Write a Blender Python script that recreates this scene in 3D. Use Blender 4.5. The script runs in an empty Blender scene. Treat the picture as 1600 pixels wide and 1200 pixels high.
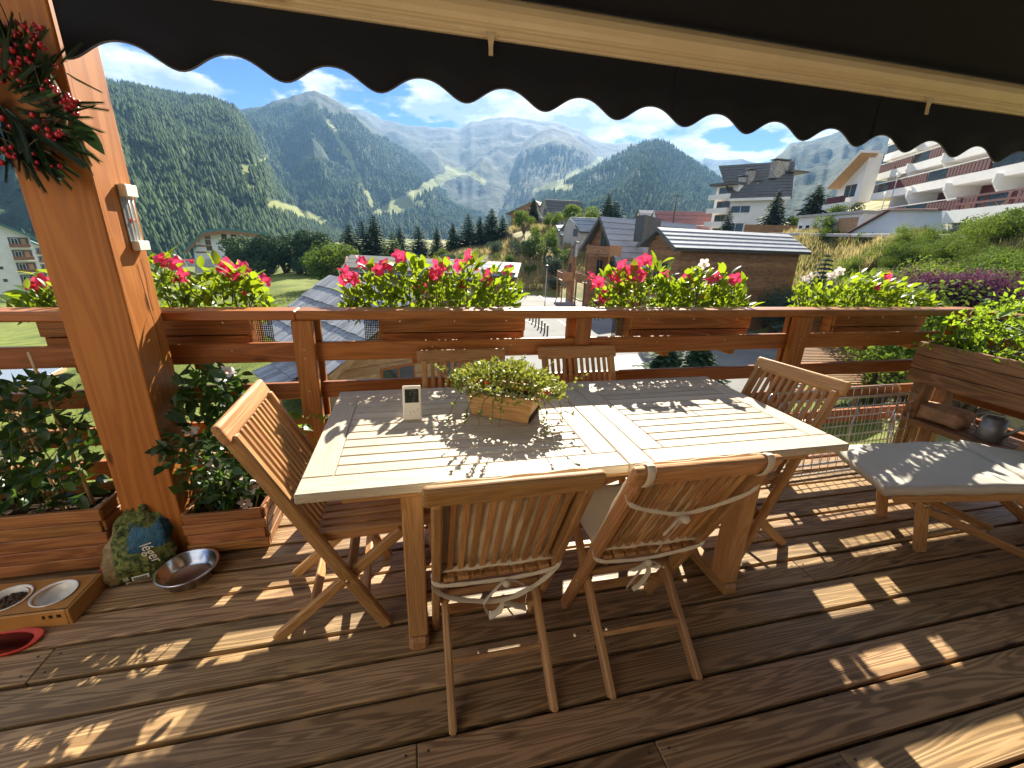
import bpy, bmesh, math, random
import numpy as np
from mathutils import Vector, Matrix, Quaternion, Euler

scene = bpy.context.scene
COL = scene.collection
RAD = math.radians
rnd = random.Random(7)

# ------------------------------------------------------------------ camera
F_PX, PITCH, ROLL, YAW, EYE = 655.0, RAD(18.85), RAD(2.04), RAD(13.65), 1.55
_fw = Vector((math.sin(YAW) * math.cos(PITCH), math.cos(YAW) * math.cos(PITCH), -math.sin(PITCH)))
_rt = Vector((math.cos(YAW), -math.sin(YAW), 0))
_up = _rt.cross(_fw)
_r2 = _rt * math.cos(ROLL) + _up * math.sin(ROLL)
_u2 = -_rt * math.sin(ROLL) + _up * math.cos(ROLL)
cam_data = bpy.data.cameras.new('camera')
cam = bpy.data.objects.new('camera', cam_data)
COL.objects.link(cam)
cam_data.sensor_width = 36.0
cam_data.lens = F_PX / 1600 * 36.0
cam_data.clip_start = 0.05
cam_data.clip_end = 30000
cam.matrix_world = Matrix(((_r2.x, _u2.x, -_fw.x, 0), (_r2.y, _u2.y, -_fw.y, 0), (_r2.z, _u2.z, -_fw.z, EYE), (0, 0, 0, 1)))
scene.camera = cam
scene.render.resolution_x, scene.render.resolution_y = 1024, 768

# ------------------------------------------------------------------ light
SUN_AZ, SUN_EL = RAD(20.8), RAD(33.4)          # azimuth from +Y towards +X
sun_data = bpy.data.lights.new('sun', 'SUN')
sun_data.energy = 5.0
sun_data.angle = RAD(0.5)
sun_data.color = (1.0, 0.92, 0.76)
sun = bpy.data.objects.new('sun', sun_data)
COL.objects.link(sun)
_sd = Vector((math.sin(SUN_AZ) * math.cos(SUN_EL), math.cos(SUN_AZ) * math.cos(SUN_EL), math.sin(SUN_EL)))
sun.rotation_euler = _sd.to_track_quat('Z', 'Y').to_euler()
sun.location = (0, 0, 60)

world = bpy.data.worlds.new('World')
scene.world = world
world.use_nodes = True
wn, wl = world.node_tree.nodes, world.node_tree.links
wn.clear()


def wnode(t, **k):
    n = wn.new(t)
    for a, v in k.items():
        setattr(n, a, v)
    return n


def wmath(op, a, b=None, c=None, clamp=False):
    n = wn.new('ShaderNodeMath')
    n.operation = op
    n.use_clamp = clamp
    for i, v in enumerate((a, b, c)):
        if v is None:
            continue
        if isinstance(v, (int, float)):
            n.inputs[i].default_value = v
        else:
            wl.new(v, n.inputs[i])
    return n.outputs[0]


sky = wnode('ShaderNodeTexSky', sky_type='NISHITA')
sky.sun_disc = False
sky.sun_elevation = SUN_EL
sky.sun_rotation = SUN_AZ
sky.altitude = 1600
sky.air_density = 1.0
sky.dust_density = 0.15
sky.ozone_density = 2.5
tc = wnode('ShaderNodeTexCoord')
sep = wnode('ShaderNodeSeparateXYZ')
wl.new(tc.outputs['Generated'], sep.inputs[0])
zc = wmath('MAXIMUM', sep.outputs['Z'], 0.0)
den = wmath('ADD', zc, 0.22)
cx = wmath('DIVIDE', sep.outputs['X'], den)
cy = wmath('DIVIDE', sep.outputs['Y'], den)
cmb = wnode('ShaderNodeCombineXYZ')
wl.new(cx, cmb.inputs[0])
wl.new(cy, cmb.inputs[1])
wl.new(wmath('MULTIPLY', zc, 2.2), cmb.inputs[2])


def wnoise(scale, detail, rough, off):
    mp = wnode('ShaderNodeMapping')
    mp.inputs['Location'].default_value = off
    wl.new(cmb.outputs[0], mp.inputs[0])
    n = wnode('ShaderNodeTexNoise')
    n.inputs['Scale'].default_value = scale
    n.inputs['Detail'].default_value = detail
    n.inputs['Roughness'].default_value = rough
    wl.new(mp.outputs[0], n.inputs['Vector'])
    return n.outputs['Fac']


big = wnoise(2.1, 9.0, 0.56, (3.3, 1.1, 0.4))
low = wnoise(0.8, 2.0, 0.5, (1.3, 7.1, 2.4))
mask = wmath('ADD', big, wmath('MULTIPLY', wmath('SUBTRACT', low, 0.5), 0.5))
mr = wnode('ShaderNodeMapRange', interpolation_type='SMOOTHSTEP')
wl.new(mask, mr.inputs['Value'])
mr.inputs['From Min'].default_value = 0.435
mr.inputs['From Max'].default_value = 0.50
shade = wnoise(3.4, 8.0, 0.6, (3.42, 1.02, 0.31))
sh = wnode('ShaderNodeMapRange')
wl.new(shade, sh.inputs['Value'])
sh.inputs['From Min'].default_value = 0.40
sh.inputs['From Max'].default_value = 0.56
ccol = wnode('ShaderNodeMix', data_type='RGBA')
wl.new(sh.outputs[0], ccol.inputs[0])
ccol.inputs[6].default_value = (2.5, 3.0, 3.8, 1)
ccol.inputs[7].default_value = (6.6, 6.5, 6.2, 1)
mixc = wnode('ShaderNodeMix', data_type='RGBA')
wl.new(mr.outputs[0], mixc.inputs[0])
hsv = wnode('ShaderNodeHueSaturation')
hsv.inputs['Hue'].default_value = 0.53
hsv.inputs['Saturation'].default_value = 1.5
hsv.inputs['Value'].default_value = 0.75
wl.new(sky.outputs[0], hsv.inputs['Color'])
wl.new(hsv.outputs[0], mixc.inputs[6])
wl.new(ccol.outputs[2], mixc.inputs[7])
bg = wnode('ShaderNodeBackground')
bg.inputs['Strength'].default_value = 0.057
wl.new(mixc.outputs[2], bg.inputs['Color'])
wo = wnode('ShaderNodeOutputWorld')
wl.new(bg.outputs[0], wo.inputs['Surface'])

scene.view_settings.view_transform = 'Standard'
scene.view_settings.look = 'None'
scene.view_settings.gamma = 1.0
scene.view_settings.use_curve_mapping = False
scene.view_settings.exposure = 1.92
scene.render.engine = 'CYCLES'
try:
    scene.cycles.max_bounces = 8
    scene.cycles.diffuse_bounces = 5
    scene.cycles.transparent_max_bounces = 8
    scene.cycles.volume_bounces = 0
except Exception:
    pass


# ------------------------------------------------------------------ pixel helpers (photo pixels, 1600 x 1200)
def ray(x, y):
    a, b = (x - 800) / F_PX, (y - 600) / F_PX
    return _r2 * a - _u2 * b + _fw


def onz(x, y, z):
    d = ray(x, y)
    return Vector((0, 0, EYE)) + d * ((z - EYE) / d.z)


def ony(x, y, Y):
    d = ray(x, y)
    return Vector((0, 0, EYE)) + d * (Y / d.y)


def onx(x, y, X):
    d = ray(x, y)
    return Vector((0, 0, EYE)) + d * (X / d.x)


def onr(x, y, r):
    """point on the pixel's ray at horizontal range r"""
    d = ray(x, y)
    return Vector((0, 0, EYE)) + d * (r / math.hypot(d.x, d.y))


# ------------------------------------------------------------------ materials
MATS = {}


def new_mat(name):
    m = bpy.data.materials.new(name)
    m.use_nodes = True
    nt = m.node_tree
    nt.nodes.clear()
    MATS[name] = m
    return m, nt.nodes, nt.links


class NB:
    """small node builder"""

    def __init__(self, name):
        self.m, self.n, self.l = new_mat(name)
        self.out = self.n.new('ShaderNodeOutputMaterial')

    def node(self, t, **k):
        n = self.n.new(t)
        for a, v in k.items():
            setattr(n, a, v)
        return n

    def put(self, sock, v):
        if isinstance(v, bpy.types.NodeSocket):
            self.l.new(v, sock)
        else:
            sock.default_value = v

    def math(self, op, a, b=None, c=None, clamp=False):
        n = self.node('ShaderNodeMath', operation=op, use_clamp=clamp)
        for i, v in enumerate((a, b, c)):
            if v is not None:
                self.put(n.inputs[i], v)
        return n.outputs[0]

    def mix(self, f, a, b, blend='MIX'):
        n = self.node('ShaderNodeMix', data_type='RGBA', blend_type=blend)
        self.put(n.inputs[0], f)
        self.put(n.inputs[6], a if isinstance(a, bpy.types.NodeSocket) else (*a[:3], 1))
        self.put(n.inputs[7], b if isinstance(b, bpy.types.NodeSocket) else (*b[:3], 1))
        return n.outputs[2]

    def coord(self, which='Object', scale=(1, 1, 1), loc=None, rot=None):
        t = self.node('ShaderNodeTexCoord')
        mp = self.node('ShaderNodeMapping')
        self.l.new(t.outputs[which], mp.inputs[0])
        mp.inputs['Scale'].default_value = scale
        if rot:
            mp.inputs['Rotation'].default_value = rot
        if loc is not None:
            self.put(mp.inputs['Location'], loc)
        return mp.outputs[0]

    def noise(self, vec, scale, detail=4.0, rough=0.55, dist=0.0):
        n = self.node('ShaderNodeTexNoise')
        self.l.new(vec, n.inputs['Vector'])
        n.inputs['Scale'].default_value = scale
        n.inputs['Detail'].default_value = detail
        n.inputs['Roughness'].default_value = rough
        n.inputs['Distortion'].default_value = dist
        return n.outputs['Fac']

    def rng(self, v, a, b, c=0.0, d=1.0, smooth=True):
        n = self.node('ShaderNodeMapRange')
        if smooth:
            n.interpolation_type = 'SMOOTHSTEP'
        self.put(n.inputs['Value'], v)
        for i, q in zip((1, 2, 3, 4), (a, b, c, d)):
            n.inputs[i].default_value = q
        return n.outputs[0]

    def bump(self, h, strength=0.3, dist=0.01):
        n = self.node('ShaderNodeBump')
        n.inputs['Strength'].default_value = strength
        n.inputs['Distance'].default_value = dist
        self.l.new(h, n.inputs['Height'])
        return n.outputs[0]

    def rand(self):
        return self.node('ShaderNodeObjectInfo').outputs['Random']

    def bsdf(self, col, rough=0.6, metal=0.0, normal=None, spec=0.5, transl=0.0, tcol=None):
        p = self.node('ShaderNodeBsdfPrincipled')
        self.put(p.inputs['Base Color'], col if isinstance(col, bpy.types.NodeSocket) else (*col[:3], 1))
        self.put(p.inputs['Roughness'], rough)
        p.inputs['Metallic'].default_value = metal
        p.inputs['Specular IOR Level'].default_value = spec
        if normal is not None:
            self.l.new(normal, p.inputs['Normal'])
        sh = p.outputs[0]
        if transl > 0:
            t = self.node('ShaderNodeBsdfTranslucent')
            tc_ = tcol if tcol is not None else col
            self.put(t.inputs['Color'], tc_ if isinstance(tc_, bpy.types.NodeSocket) else (*tc_[:3], 1))
            mx = self.node('ShaderNodeMixShader')
            mx.inputs[0].default_value = transl
            self.l.new(sh, mx.inputs[1])
            self.l.new(t.outputs[0], mx.inputs[2])
            sh = mx.outputs[0]
        self.l.new(sh, self.out.inputs['Surface'])
        return self.m


def wood(name, dark, light, rough=0.55, vary=0.35, grain=1.0, knots=0.0, grey=0.0, bump=0.25, spec=0.35, stretch=0.55, stain=0.0, ringw=0.28, freq=120.0):
    """timber whose grain runs along the object's local X"""
    b = NB(name)
    r = b.rand()
    off = b.node('ShaderNodeCombineXYZ')
    b.put(off.inputs[0], b.math('MULTIPLY', r, 37.0))
    b.put(off.inputs[1], b.math('MULTIPLY', r, 91.0))
    b.put(off.inputs[2], b.math('MULTIPLY', r, 53.0))
    v = b.coord('Object', (stretch * grain, 7 * grain, 7 * grain), off.outputs[0])
    base = b.noise(v, 1.0, 3.0, 0.5, 0.35)
    rings = b.math('SINE', b.math('MULTIPLY', base, freq))
    rings = b.rng(rings, -0.6, 1.0)
    fine = b.noise(b.coord('Object', (3, 160, 160), off.outputs[0]), 1.0, 3.0, 0.6)
    patch = b.noise(b.coord('Object', (1.6, 4, 4), off.outputs[0]), 1.0, 3.0, 0.6)
    f = b.math('ADD', b.math('MULTIPLY', rings, ringw), b.math('MULTIPLY', fine, 0.42))
    f = b.math('ADD', f, b.math('MULTIPLY', patch, 0.45))
    f = b.rng(f, 0.2, 0.55 + ringw)
    col = b.mix(f, dark, light)
    if grey > 0:
        g = b.noise(b.coord('Object', (0.9, 3, 3), off.outputs[0]), 1.3, 4.0, 0.6)
        col = b.mix(b.math('MULTIPLY', b.rng(g, 0.35, 0.7), grey), col, (0.30, 0.28, 0.25))
    if knots > 0:
        vo = b.node('ShaderNodeTexVoronoi')
        b.l.new(b.coord('Object', (2.6, 9, 9), off.outputs[0]), vo.inputs['Vector'])
        vo.inputs['Scale'].default_value = 1.0
        k = b.rng(vo.outputs['Distance'], 0.05, 0.16, 1.0, 0.0)
        col = b.mix(b.math('MULTIPLY', k, knots), col, (dark[0] * 0.25, dark[1] * 0.2, dark[2] * 0.2))
    if stain > 0:
        s = b.noise(b.coord('Object', (5, 9, 9), off.outputs[0]), 1.0, 5.0, 0.7)
        col = b.mix(b.math('MULTIPLY', b.rng(s, 0.56, 0.7), stain), col, (dark[0] * 0.35, dark[1] * 0.35, dark[2] * 0.35))
    hv = b.node('ShaderNodeHueSaturation')
    b.put(hv.inputs['Value'], b.math('ADD', 1.0 - vary / 2, b.math('MULTIPLY', r, vary)))
    b.put(hv.inputs['Hue'], b.math('ADD', 0.494, b.math('MULTIPLY', b.math('FRACT', b.math('MULTIPLY', r, 7.3)), 0.012)))
    b.l.new(col, hv.inputs['Color'])
    nrm = b.bump(b.math('ADD', rings, fine), bump, 0.0015)
    rg = b.rng(fine, 0.2, 0.8, rough - 0.1, rough + 0.12)
    return b.bsdf(hv.outputs[0], rg, 0, nrm, spec)


def plain(name, col, rough=0.6, metal=0.0, var=0.12, scale=18.0, bump=0.0, spec=0.5, transl=0.0, tcol=None):
    b = NB(name)
    n = b.noise(b.coord('Object'), scale, 4.0, 0.6)
    c = b.mix(b.rng(n, 0.3, 0.7), tuple(x * (1 - var) for x in col), tuple(min(1, x * (1 + var)) for x in col))
    nm = b.bump(n, bump, 0.003) if bump > 0 else None
    return b.bsdf(c, rough, metal, nm, spec, transl, tcol)


def leaf_mat(name, dark, light, tl, amount=0.45, rough=0.38):
    b = NB(name)
    r = b.rand()
    n = b.noise(b.coord('Object'), 9.0, 3.0, 0.6)
    f = b.math('ADD', b.math('MULTIPLY', r, 0.65), b.math('MULTIPLY', b.rng(n, 0.3, 0.7), 0.35))
    c = b.mix(f, dark, light)
    t = b.mix(f, tuple(x * 0.7 for x in tl), tl)
    return b.bsdf(c, rough, 0, None, 0.45, amount, t)


def stuff_leaf(name, cols, tl, scale=0.5, amount=0.35, rough=0.8, fine=6.0):
    """foliage joined in one mesh: colour varies by object-space noise"""
    b = NB(name)
    n = b.noise(b.coord('Object'), scale, 4.0, 0.6)
    m = b.noise(b.coord('Object'), fine, 2.0, 0.6)
    f = b.rng(b.math('ADD', b.math('MULTIPLY', n, 0.6), b.math('MULTIPLY', m, 0.4)), 0.35, 0.65)
    c = b.mix(f, cols[0], cols[1])
    t = b.mix(f, tuple(x * 0.6 for x in tl), tl)
    return b.bsdf(c, rough, 0, None, 0.08, amount, t)


wood('deck_wood', (0.150, 0.082, 0.032), (0.400, 0.243, 0.112), 0.5, 0.55, 1.0, 0.75, 0.10, 0.35, 0.35, 0.45, 0.3, 0.38, 150.0)
wood('rail_wood', (0.19, 0.058, 0.013), (0.38, 0.135, 0.034), 0.42, 0.25, 0.8, 0.5, 0.0, 0.12, 0.4, 0.5, 0, 0.15)
wood('post_wood', (0.27, 0.086, 0.012), (0.45, 0.175, 0.034), 0.5, 0.1, 0.55, 0.9, 0.0, 0.12, 0.3, 0.35, 0, 0.14)
wood('teak', (0.27, 0.118, 0.034), (0.50, 0.270, 0.108), 0.5, 0.35, 1.6, 0.0, 0.05, 0.2, 0.35, 0.5, 0.0, 0.14)
wood('teak_grey', (0.37, 0.30, 0.215), (0.56, 0.475, 0.36), 0.6, 0.22, 1.6, 0.0, 0.2, 0.25, 0.3, 0.5, 0.0, 0.12)
wood('slate_light', (0.20, 0.21, 0.225), (0.40, 0.41, 0.43), 0.6, 0.3, 0.3, 0.0, 0.0, 0.3, 0.3, 1.2, 0.0, 0.1)
wood('planter_wood', (0.17, 0.062, 0.018), (0.36, 0.150, 0.048), 0.5, 0.35, 0.9, 0.3, 0.0, 0.15, 0.35)
wood('bench_wood', (0.14, 0.070, 0.028), (0.31, 0.170, 0.075), 0.55, 0.3, 0.8, 0.5, 0.1, 0.2, 0.3)
wood('shingle_grey', (0.14, 0.15, 0.165), (0.33, 0.34, 0.36), 0.75, 0.5, 0.35, 0.0, 0.0, 0.5, 0.2, 1.2, 0.0, 0.15)
wood('chalet_wood', (0.15, 0.068, 0.028), (0.36, 0.185, 0.085), 0.65, 0.3, 0.3, 0.0, 0.1, 0.2, 0.2)
wood('pale_wood', (0.30, 0.17, 0.08), (0.50, 0.31, 0.16), 0.6, 0.25, 0.4, 0.2, 0.05, 0.2, 0.2)
wood('pot_wood', (0.30, 0.15, 0.055), (0.50, 0.29, 0.12), 0.55, 0.2, 2.0, 0.5, 0.0, 0.15, 0.3)
plain('awning_cloth', (0.012, 0.014, 0.022), 0.85, 0, 0.15, 300, 0.05, 0.2)
plain('awning_metal', (0.62, 0.50, 0.34), 0.35, 0.0, 0.04, 6, 0, 0.6)
plain('steel', (0.72, 0.72, 0.73), 0.2, 1.0, 0.05)
plain('wire', (0.55, 0.55, 0.55), 0.3, 0.9, 0.05)
plain('brass', (0.55, 0.42, 0.2), 0.35, 0.9)
plain('dark_metal', (0.05, 0.05, 0.05), 0.45, 0.5)
plain('soil', (0.03, 0.02, 0.013), 0.95, 0, 0.5, 60, 0.8, 0.1)
plain('cushion_cream', (0.66, 0.57, 0.43), 0.9, 0, 0.05, 200, 0.1, 0.1)
plain('cushion_grey', (0.50, 0.47, 0.42), 0.9, 0, 0.05, 200, 0.1, 0.1)
plain('white_paint', (0.78, 0.76, 0.72), 0.7, 0, 0.05, 1.0)
plain('house_render', (0.70, 0.60, 0.45), 0.8, 0, 0.05, 2.0)
plain('white_plastic', (0.80, 0.76, 0.66), 0.4, 0, 0.02)
plain('ceramic', (0.78, 0.74, 0.66), 0.2, 0, 0.03)
plain('black_plastic', (0.015, 0.015, 0.016), 0.35)
plain('lcd', (0.03, 0.035, 0.03), 0.15)
plain('glass_dark', (0.03, 0.04, 0.05), 0.08, 0, 0.3, 1.5, 0, 0.8)
plain('red_paint', (0.10, 0.020, 0.022), 0.6, 0, 0.15, 4)
plain('stone', (0.32, 0.30, 0.27), 0.9, 0, 0.4, 3.0, 0.6, 0.2)
plain('concrete', (0.45, 0.43, 0.40), 0.85, 0, 0.12, 2.0, 0.2, 0.2)
plain('asphalt', (0.17, 0.17, 0.165), 0.9, 0, 0.15, 0.35, 0.1, 0.3)
plain('roof_dark', (0.10, 0.10, 0.095), 0.8, 0, 0.12, 1.0)
plain('roof_green', (0.06, 0.17, 0.15), 0.6, 0, 0.1, 1.0)
plain('roof_red', (0.30, 0.13, 0.11), 0.75, 0, 0.12, 1.5)
plain('bark', (0.12, 0.085, 0.055), 0.9, 0, 0.3, 12, 0.5, 0.2)
plain('bamboo', (0.42, 0.28, 0.13), 0.5, 0, 0.2, 12)
plain('stem_green', (0.10, 0.12, 0.04), 0.6)
plain('petal_pink', (0.82, 0.05, 0.17), 0.5, 0, 0.15, 25, 0, 0.3, 0.35, (0.95, 0.08, 0.22))
plain('petal_red', (0.52, 0.015, 0.03), 0.45, 0, 0.2, 25, 0, 0.3, 0.3, (0.7, 0.02, 0.04))
plain('petal_white', (0.82, 0.74, 0.70), 0.55, 0, 0.06, 25, 0, 0.3, 0.35, (0.85, 0.75, 0.68))
plain('petal_orange', (0.75, 0.13, 0.04), 0.5, 0, 0.15, 25, 0, 0.3, 0.3, (0.8, 0.15, 0.04))
plain('berry', (0.36, 0.008, 0.02), 0.18, 0, 0.2, 30, 0, 0.6)
plain('kibble', (0.085, 0.045, 0.02), 0.8, 0, 0.3, 60)
plain('red_mat', (0.50, 0.045, 0.02), 0.55, 0, 0.15, 8)
plain('orange_wood', (0.42, 0.19, 0.045), 0.5, 0, 0.12, 10)
plain('can_metal', (0.30, 0.32, 0.33), 0.45, 0.6)
plain('burlap', (0.40, 0.24, 0.14), 0.9, 0, 0.25, 14, 0.3)
plain('green_cloth', (0.02, 0.13, 0.09), 0.8, 0, 0.2, 14, 0.2)
plain('khaki', (0.12, 0.12, 0.08), 0.9, 0, 0.25, 14, 0.2)
plain('car_white', (0.75, 0.75, 0.75), 0.25, 0, 0.02)
plain('tyre', (0.02, 0.02, 0.02), 0.8)
leaf_mat('leaf_mandevilla', (0.030, 0.085, 0.014), (0.085, 0.17, 0.020), (0.42, 0.55, 0.02), 0.42)
leaf_mat('leaf_dark', (0.016, 0.042, 0.014), (0.035, 0.08, 0.022), (0.14, 0.28, 0.03), 0.3)
leaf_mat('leaf_succulent', (0.08, 0.12, 0.025), (0.19, 0.23, 0.06), (0.42, 0.45, 0.06), 0.3)
leaf_mat('leaf_fir', (0.016, 0.042, 0.018), (0.035, 0.075, 0.03), (0.05, 0.12, 0.03), 0.15)
leaf_mat('leaf_bench', (0.035, 0.105, 0.02), (0.09, 0.19, 0.028), (0.40, 0.58, 0.03), 0.45)
stuff_leaf('conifer', ((0.022, 0.052, 0.026), (0.065, 0.115, 0.045)), (0.08, 0.14, 0.03), 0.35, 0.12, 0.7)
stuff_leaf('broadleaf', ((0.035, 0.075, 0.016), (0.10, 0.16, 0.030)), (0.20, 0.30, 0.03), 0.6, 0.3)
stuff_leaf('shrub_green', ((0.05, 0.10, 0.018), (0.14, 0.21, 0.04)), (0.26, 0.36, 0.04), 0.7, 0.35)
stuff_leaf('shrub_blue', ((0.04, 0.07, 0.05), (0.10, 0.14, 0.10)), (0.10, 0.16, 0.08), 0.7, 0.2)
stuff_leaf('shrub_purple', ((0.060, 0.022, 0.045), (0.17, 0.085, 0.13)), (0.22, 0.07, 0.13), 0.9, 0.25)
stuff_leaf('dry_grass', ((0.16, 0.14, 0.05), (0.42, 0.34, 0.16)), (0.50, 0.42, 0.18), 0.5, 0.4, 0.7, 3.0)
stuff_leaf('green_grass', ((0.07, 0.11, 0.02), (0.16, 0.20, 0.04)), (0.28, 0.34, 0.05), 0.3, 0.4, 0.7, 3.0)


# ------------------------------------------------------------------ object helpers
_LOCAL = {}


def frame_M(o):
    return _LOCAL[o.name]


def link(name, data, mat=None, parent=None, M=None):
    o = bpy.data.objects.new(name, data)
    _LOCAL[o.name] = M
    COL.objects.link(o)
    if mat is not None and data is not None and not data.materials:
        data.materials.append(MATS[mat] if isinstance(mat, str) else mat)
    if parent is not None:
        o.parent = parent
    if M is not None:
        o.matrix_local = M
    return o


def tag(o, label=None, cat=None, group=None, kind=None):
    if label:
        o['label'] = label
    if cat:
        o['category'] = cat
    if group:
        o['group'] = group
    if kind:
        o['kind'] = kind
    return o


def thing(name, label, cat, loc=(0, 0, 0), rz=0.0, group=None):
    o = bpy.data.objects.new(name, None)
    o.empty_display_size = 0.1
    COL.objects.link(o)
    o.location = loc
    o.rotation_euler = (0, 0, rz)
    return tag(o, label, cat, group)


def copy_tree(o, parent=None):
    c = o.copy()
    COL.objects.link(c)
    if parent is not None:
        c.parent = parent
    for ch in list(o.children):
        copy_tree(ch, c)
    return c


def mesh(name, verts, faces, smooth=False):
    me = bpy.data.meshes.new(name)
    me.from_pydata([tuple(v) for v in verts], [], faces)
    me.update()
    if smooth:
        me.polygons.foreach_set('use_smooth', [True] * len(me.polygons))
    return me


def npmesh(name, V, Fc, smooth=False):
    """V (n,3), Fc (m,k) arrays"""
    V = np.asarray(V, np.float32)
    Fc = np.asarray(Fc, np.int32)
    me = bpy.data.meshes.new(name)
    me.vertices.add(len(V))
    me.vertices.foreach_set('co', V.ravel())
    k = Fc.shape[1]
    me.loops.add(Fc.size)
    me.loops.foreach_set('vertex_index', Fc.ravel())
    me.polygons.add(len(Fc))
    me.polygons.foreach_set('loop_start', np.arange(0, Fc.size, k, dtype=np.int32))
    me.polygons.foreach_set('loop_total', np.full(len(Fc), k, np.int32))
    if smooth:
        me.polygons.foreach_set('use_smooth', np.ones(len(Fc), bool))
    me.update(calc_edges=True)
    return me


_BOX = {}


def box_mesh(l, w, t, bev=0.004, seg=1, matname=None):
    key = (round(l, 4), round(w, 4), round(t, 4), round(bev, 4), seg, matname)
    if key in _BOX:
        return _BOX[key]
    bm = bmesh.new()
    bmesh.ops.create_cube(bm, size=1.0)
    bmesh.ops.scale(bm, vec=(l, w, t), verts=bm.verts)
    if bev > 0:
        bmesh.ops.bevel(bm, geom=list(bm.edges), offset=min(bev, 0.45 * min(l, w, t)), segments=seg, affect='EDGES', profile=0.5)
    me = bpy.data.meshes.new('bar')
    bm.to_mesh(me)
    bm.free()
    if matname:
        me.materials.append(MATS[matname])
    _BOX[key] = me
    return me


def frame(p, q, up=(0, 0, 1)):
    """matrix with local X from p to q, local Z near up, origin halfway"""
    p, q, up = Vector(p), Vector(q), Vector(up)
    x = (q - p).normalized()
    y = up.cross(x)
    if y.length < 1e-5:
        y = Vector((0, 1, 0)).cross(x)
    y.normalize()
    z = x.cross(y)
    m = Matrix((x, y, z)).transposed().to_4x4()
    m.translation = (p + q) / 2
    return m


def bar(name, p, q, w, t, mat, parent=None, up=(0, 0, 1), bev=0.004, seg=1):
    """timber bar from p to q; w is its width across 'up', t its thickness along 'up'"""
    l = (Vector(q) - Vector(p)).length
    return link(name, box_mesh(l, w, t, bev, seg, mat), None, parent, frame(p, q, up))


def blk(name, lo, hi, mat, parent=None, bev=0.004, axis='X', seg=1):
    """axis aligned block lo..hi; grain along axis"""
    lo, hi = Vector(lo), Vector(hi)
    c, s = (lo + hi) / 2, hi - lo
    if axis == 'X':
        return bar(name, (lo.x, c.y, c.z), (hi.x, c.y, c.z), s.y, s.z, mat, parent, (0, 0, 1), bev, seg)
    if axis == 'Y':
        return bar(name, (c.x, lo.y, c.z), (c.x, hi.y, c.z), s.x, s.z, mat, parent, (0, 0, 1), bev, seg)
    return bar(name, (c.x, c.y, lo.z), (c.x, c.y, hi.z), s.x, s.y, mat, parent, (0, 1, 0), bev, seg)


class MB:
    """collects shapes into one mesh"""

    def __init__(self):
        self.v, self.f = [], []

    def add(self, vs, fs, M=None):
        n = len(self.v)
        self.v += [(M @ Vector(v)) if M is not None else Vector(v) for v in vs]
        self.f += [tuple(i + n for i in f) for f in fs]
        return self

    def box(self, lo, hi, M=None):
        x0, y0, z0 = lo
        x1, y1, z1 = hi
        vs = [(x0, y0, z0), (x1, y0, z0), (x1, y1, z0), (x0, y1, z0), (x0, y0, z1), (x1, y0, z1), (x1, y1, z1), (x0, y1, z1)]
        return self.add(vs, [(0, 3, 2, 1), (4, 5, 6, 7), (0, 1, 5, 4), (1, 2, 6, 5), (2, 3, 7, 6), (3, 0, 4, 7)], M)

    def prism(self, poly, d, M=None):
        """polygon (list of 3-D points) extruded by vector d"""
        n = len(poly)
        d = Vector(d)
        vs = [Vector(p) for p in poly] + [Vector(p) + d for p in poly]
        fs = [tuple(range(n))[::-1], tuple(range(n, 2 * n))] + [(i, (i + 1) % n, n + (i + 1) % n, n + i) for i in range(n)]
        return self.add(vs, fs, M)

    def tube(self, pts, r, n=8, caps=True, flat=1.0):
        pts = [Vector(p) for p in pts]
        rs = r if isinstance(r, (list, tuple)) else [r] * len(pts)
        vs, fs = [], []
        prev = None
        for i, p in enumerate(pts):
            d = (pts[min(i + 1, len(pts) - 1)] - pts[max(i - 1, 0)])
            d = d.normalized() if d.length > 1e-9 else Vector((0, 0, 1))
            if prev is None:
                a = d.cross(Vector((0, 0, 1)))
                if a.length < 1e-3:
                    a = d.cross(Vector((0, 1, 0)))
            else:
                a = prev - d * prev.dot(d)
            a.normalize()
            prev = a
            b = d.cross(a)
            for k in range(n):
                t = 2 * math.pi * k / n
                vs.append(p + a * (math.cos(t) * rs[i]) + b * (math.sin(t) * rs[i] * flat))
        for i in range(len(pts) - 1):
            for k in range(n):
                fs.append((i * n + k, i * n + (k + 1) % n, (i + 1) * n + (k + 1) % n, (i + 1) * n + k))
        if caps:
            fs.append(tuple(range(n))[::-1])
            fs.append(tuple((len(pts) - 1) * n + k for k in range(n)))
        return self.add(vs, fs)

    def lathe(self, prof, n=24, M=None):
        vs, fs = [], []
        for r, z in prof:
            for k in range(n):
                t = 2 * math.pi * k / n
                vs.append((r * math.cos(t), r * math.sin(t), z))
        for i in range(len(prof) - 1):
            for k in range(n):
                fs.append((i * n + k, i * n + (k + 1) % n, (i + 1) * n + (k + 1) % n, (i + 1) * n + k))
        return self.add(vs, fs, M)

    def obj(self, name, mat, parent=None, smooth=False, M=None):
        me = mesh(name, self.v, self.f, smooth)
        return link(name, me, mat, parent, M)


# numpy value noise ---------------------------------------------------------
_rs = np.random.RandomState(11)
_PERM = _rs.rand(256, 256)


def vnoise(x, y):
    xi, yi = np.floor(x).astype(int), np.floor(y).astype(int)
    fx, fy = x - xi, y - yi
    fx, fy = fx * fx * (3 - 2 * fx), fy * fy * (3 - 2 * fy)
    a = _PERM[xi % 256, yi % 256]
    b = _PERM[(xi + 1) % 256, yi % 256]
    c = _PERM[xi % 256, (yi + 1) % 256]
    d = _PERM[(xi + 1) % 256, (yi + 1) % 256]
    return (a * (1 - fx) + b * fx) * (1 - fy) + (c * (1 - fx) + d * fx) * fy - 0.5


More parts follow.
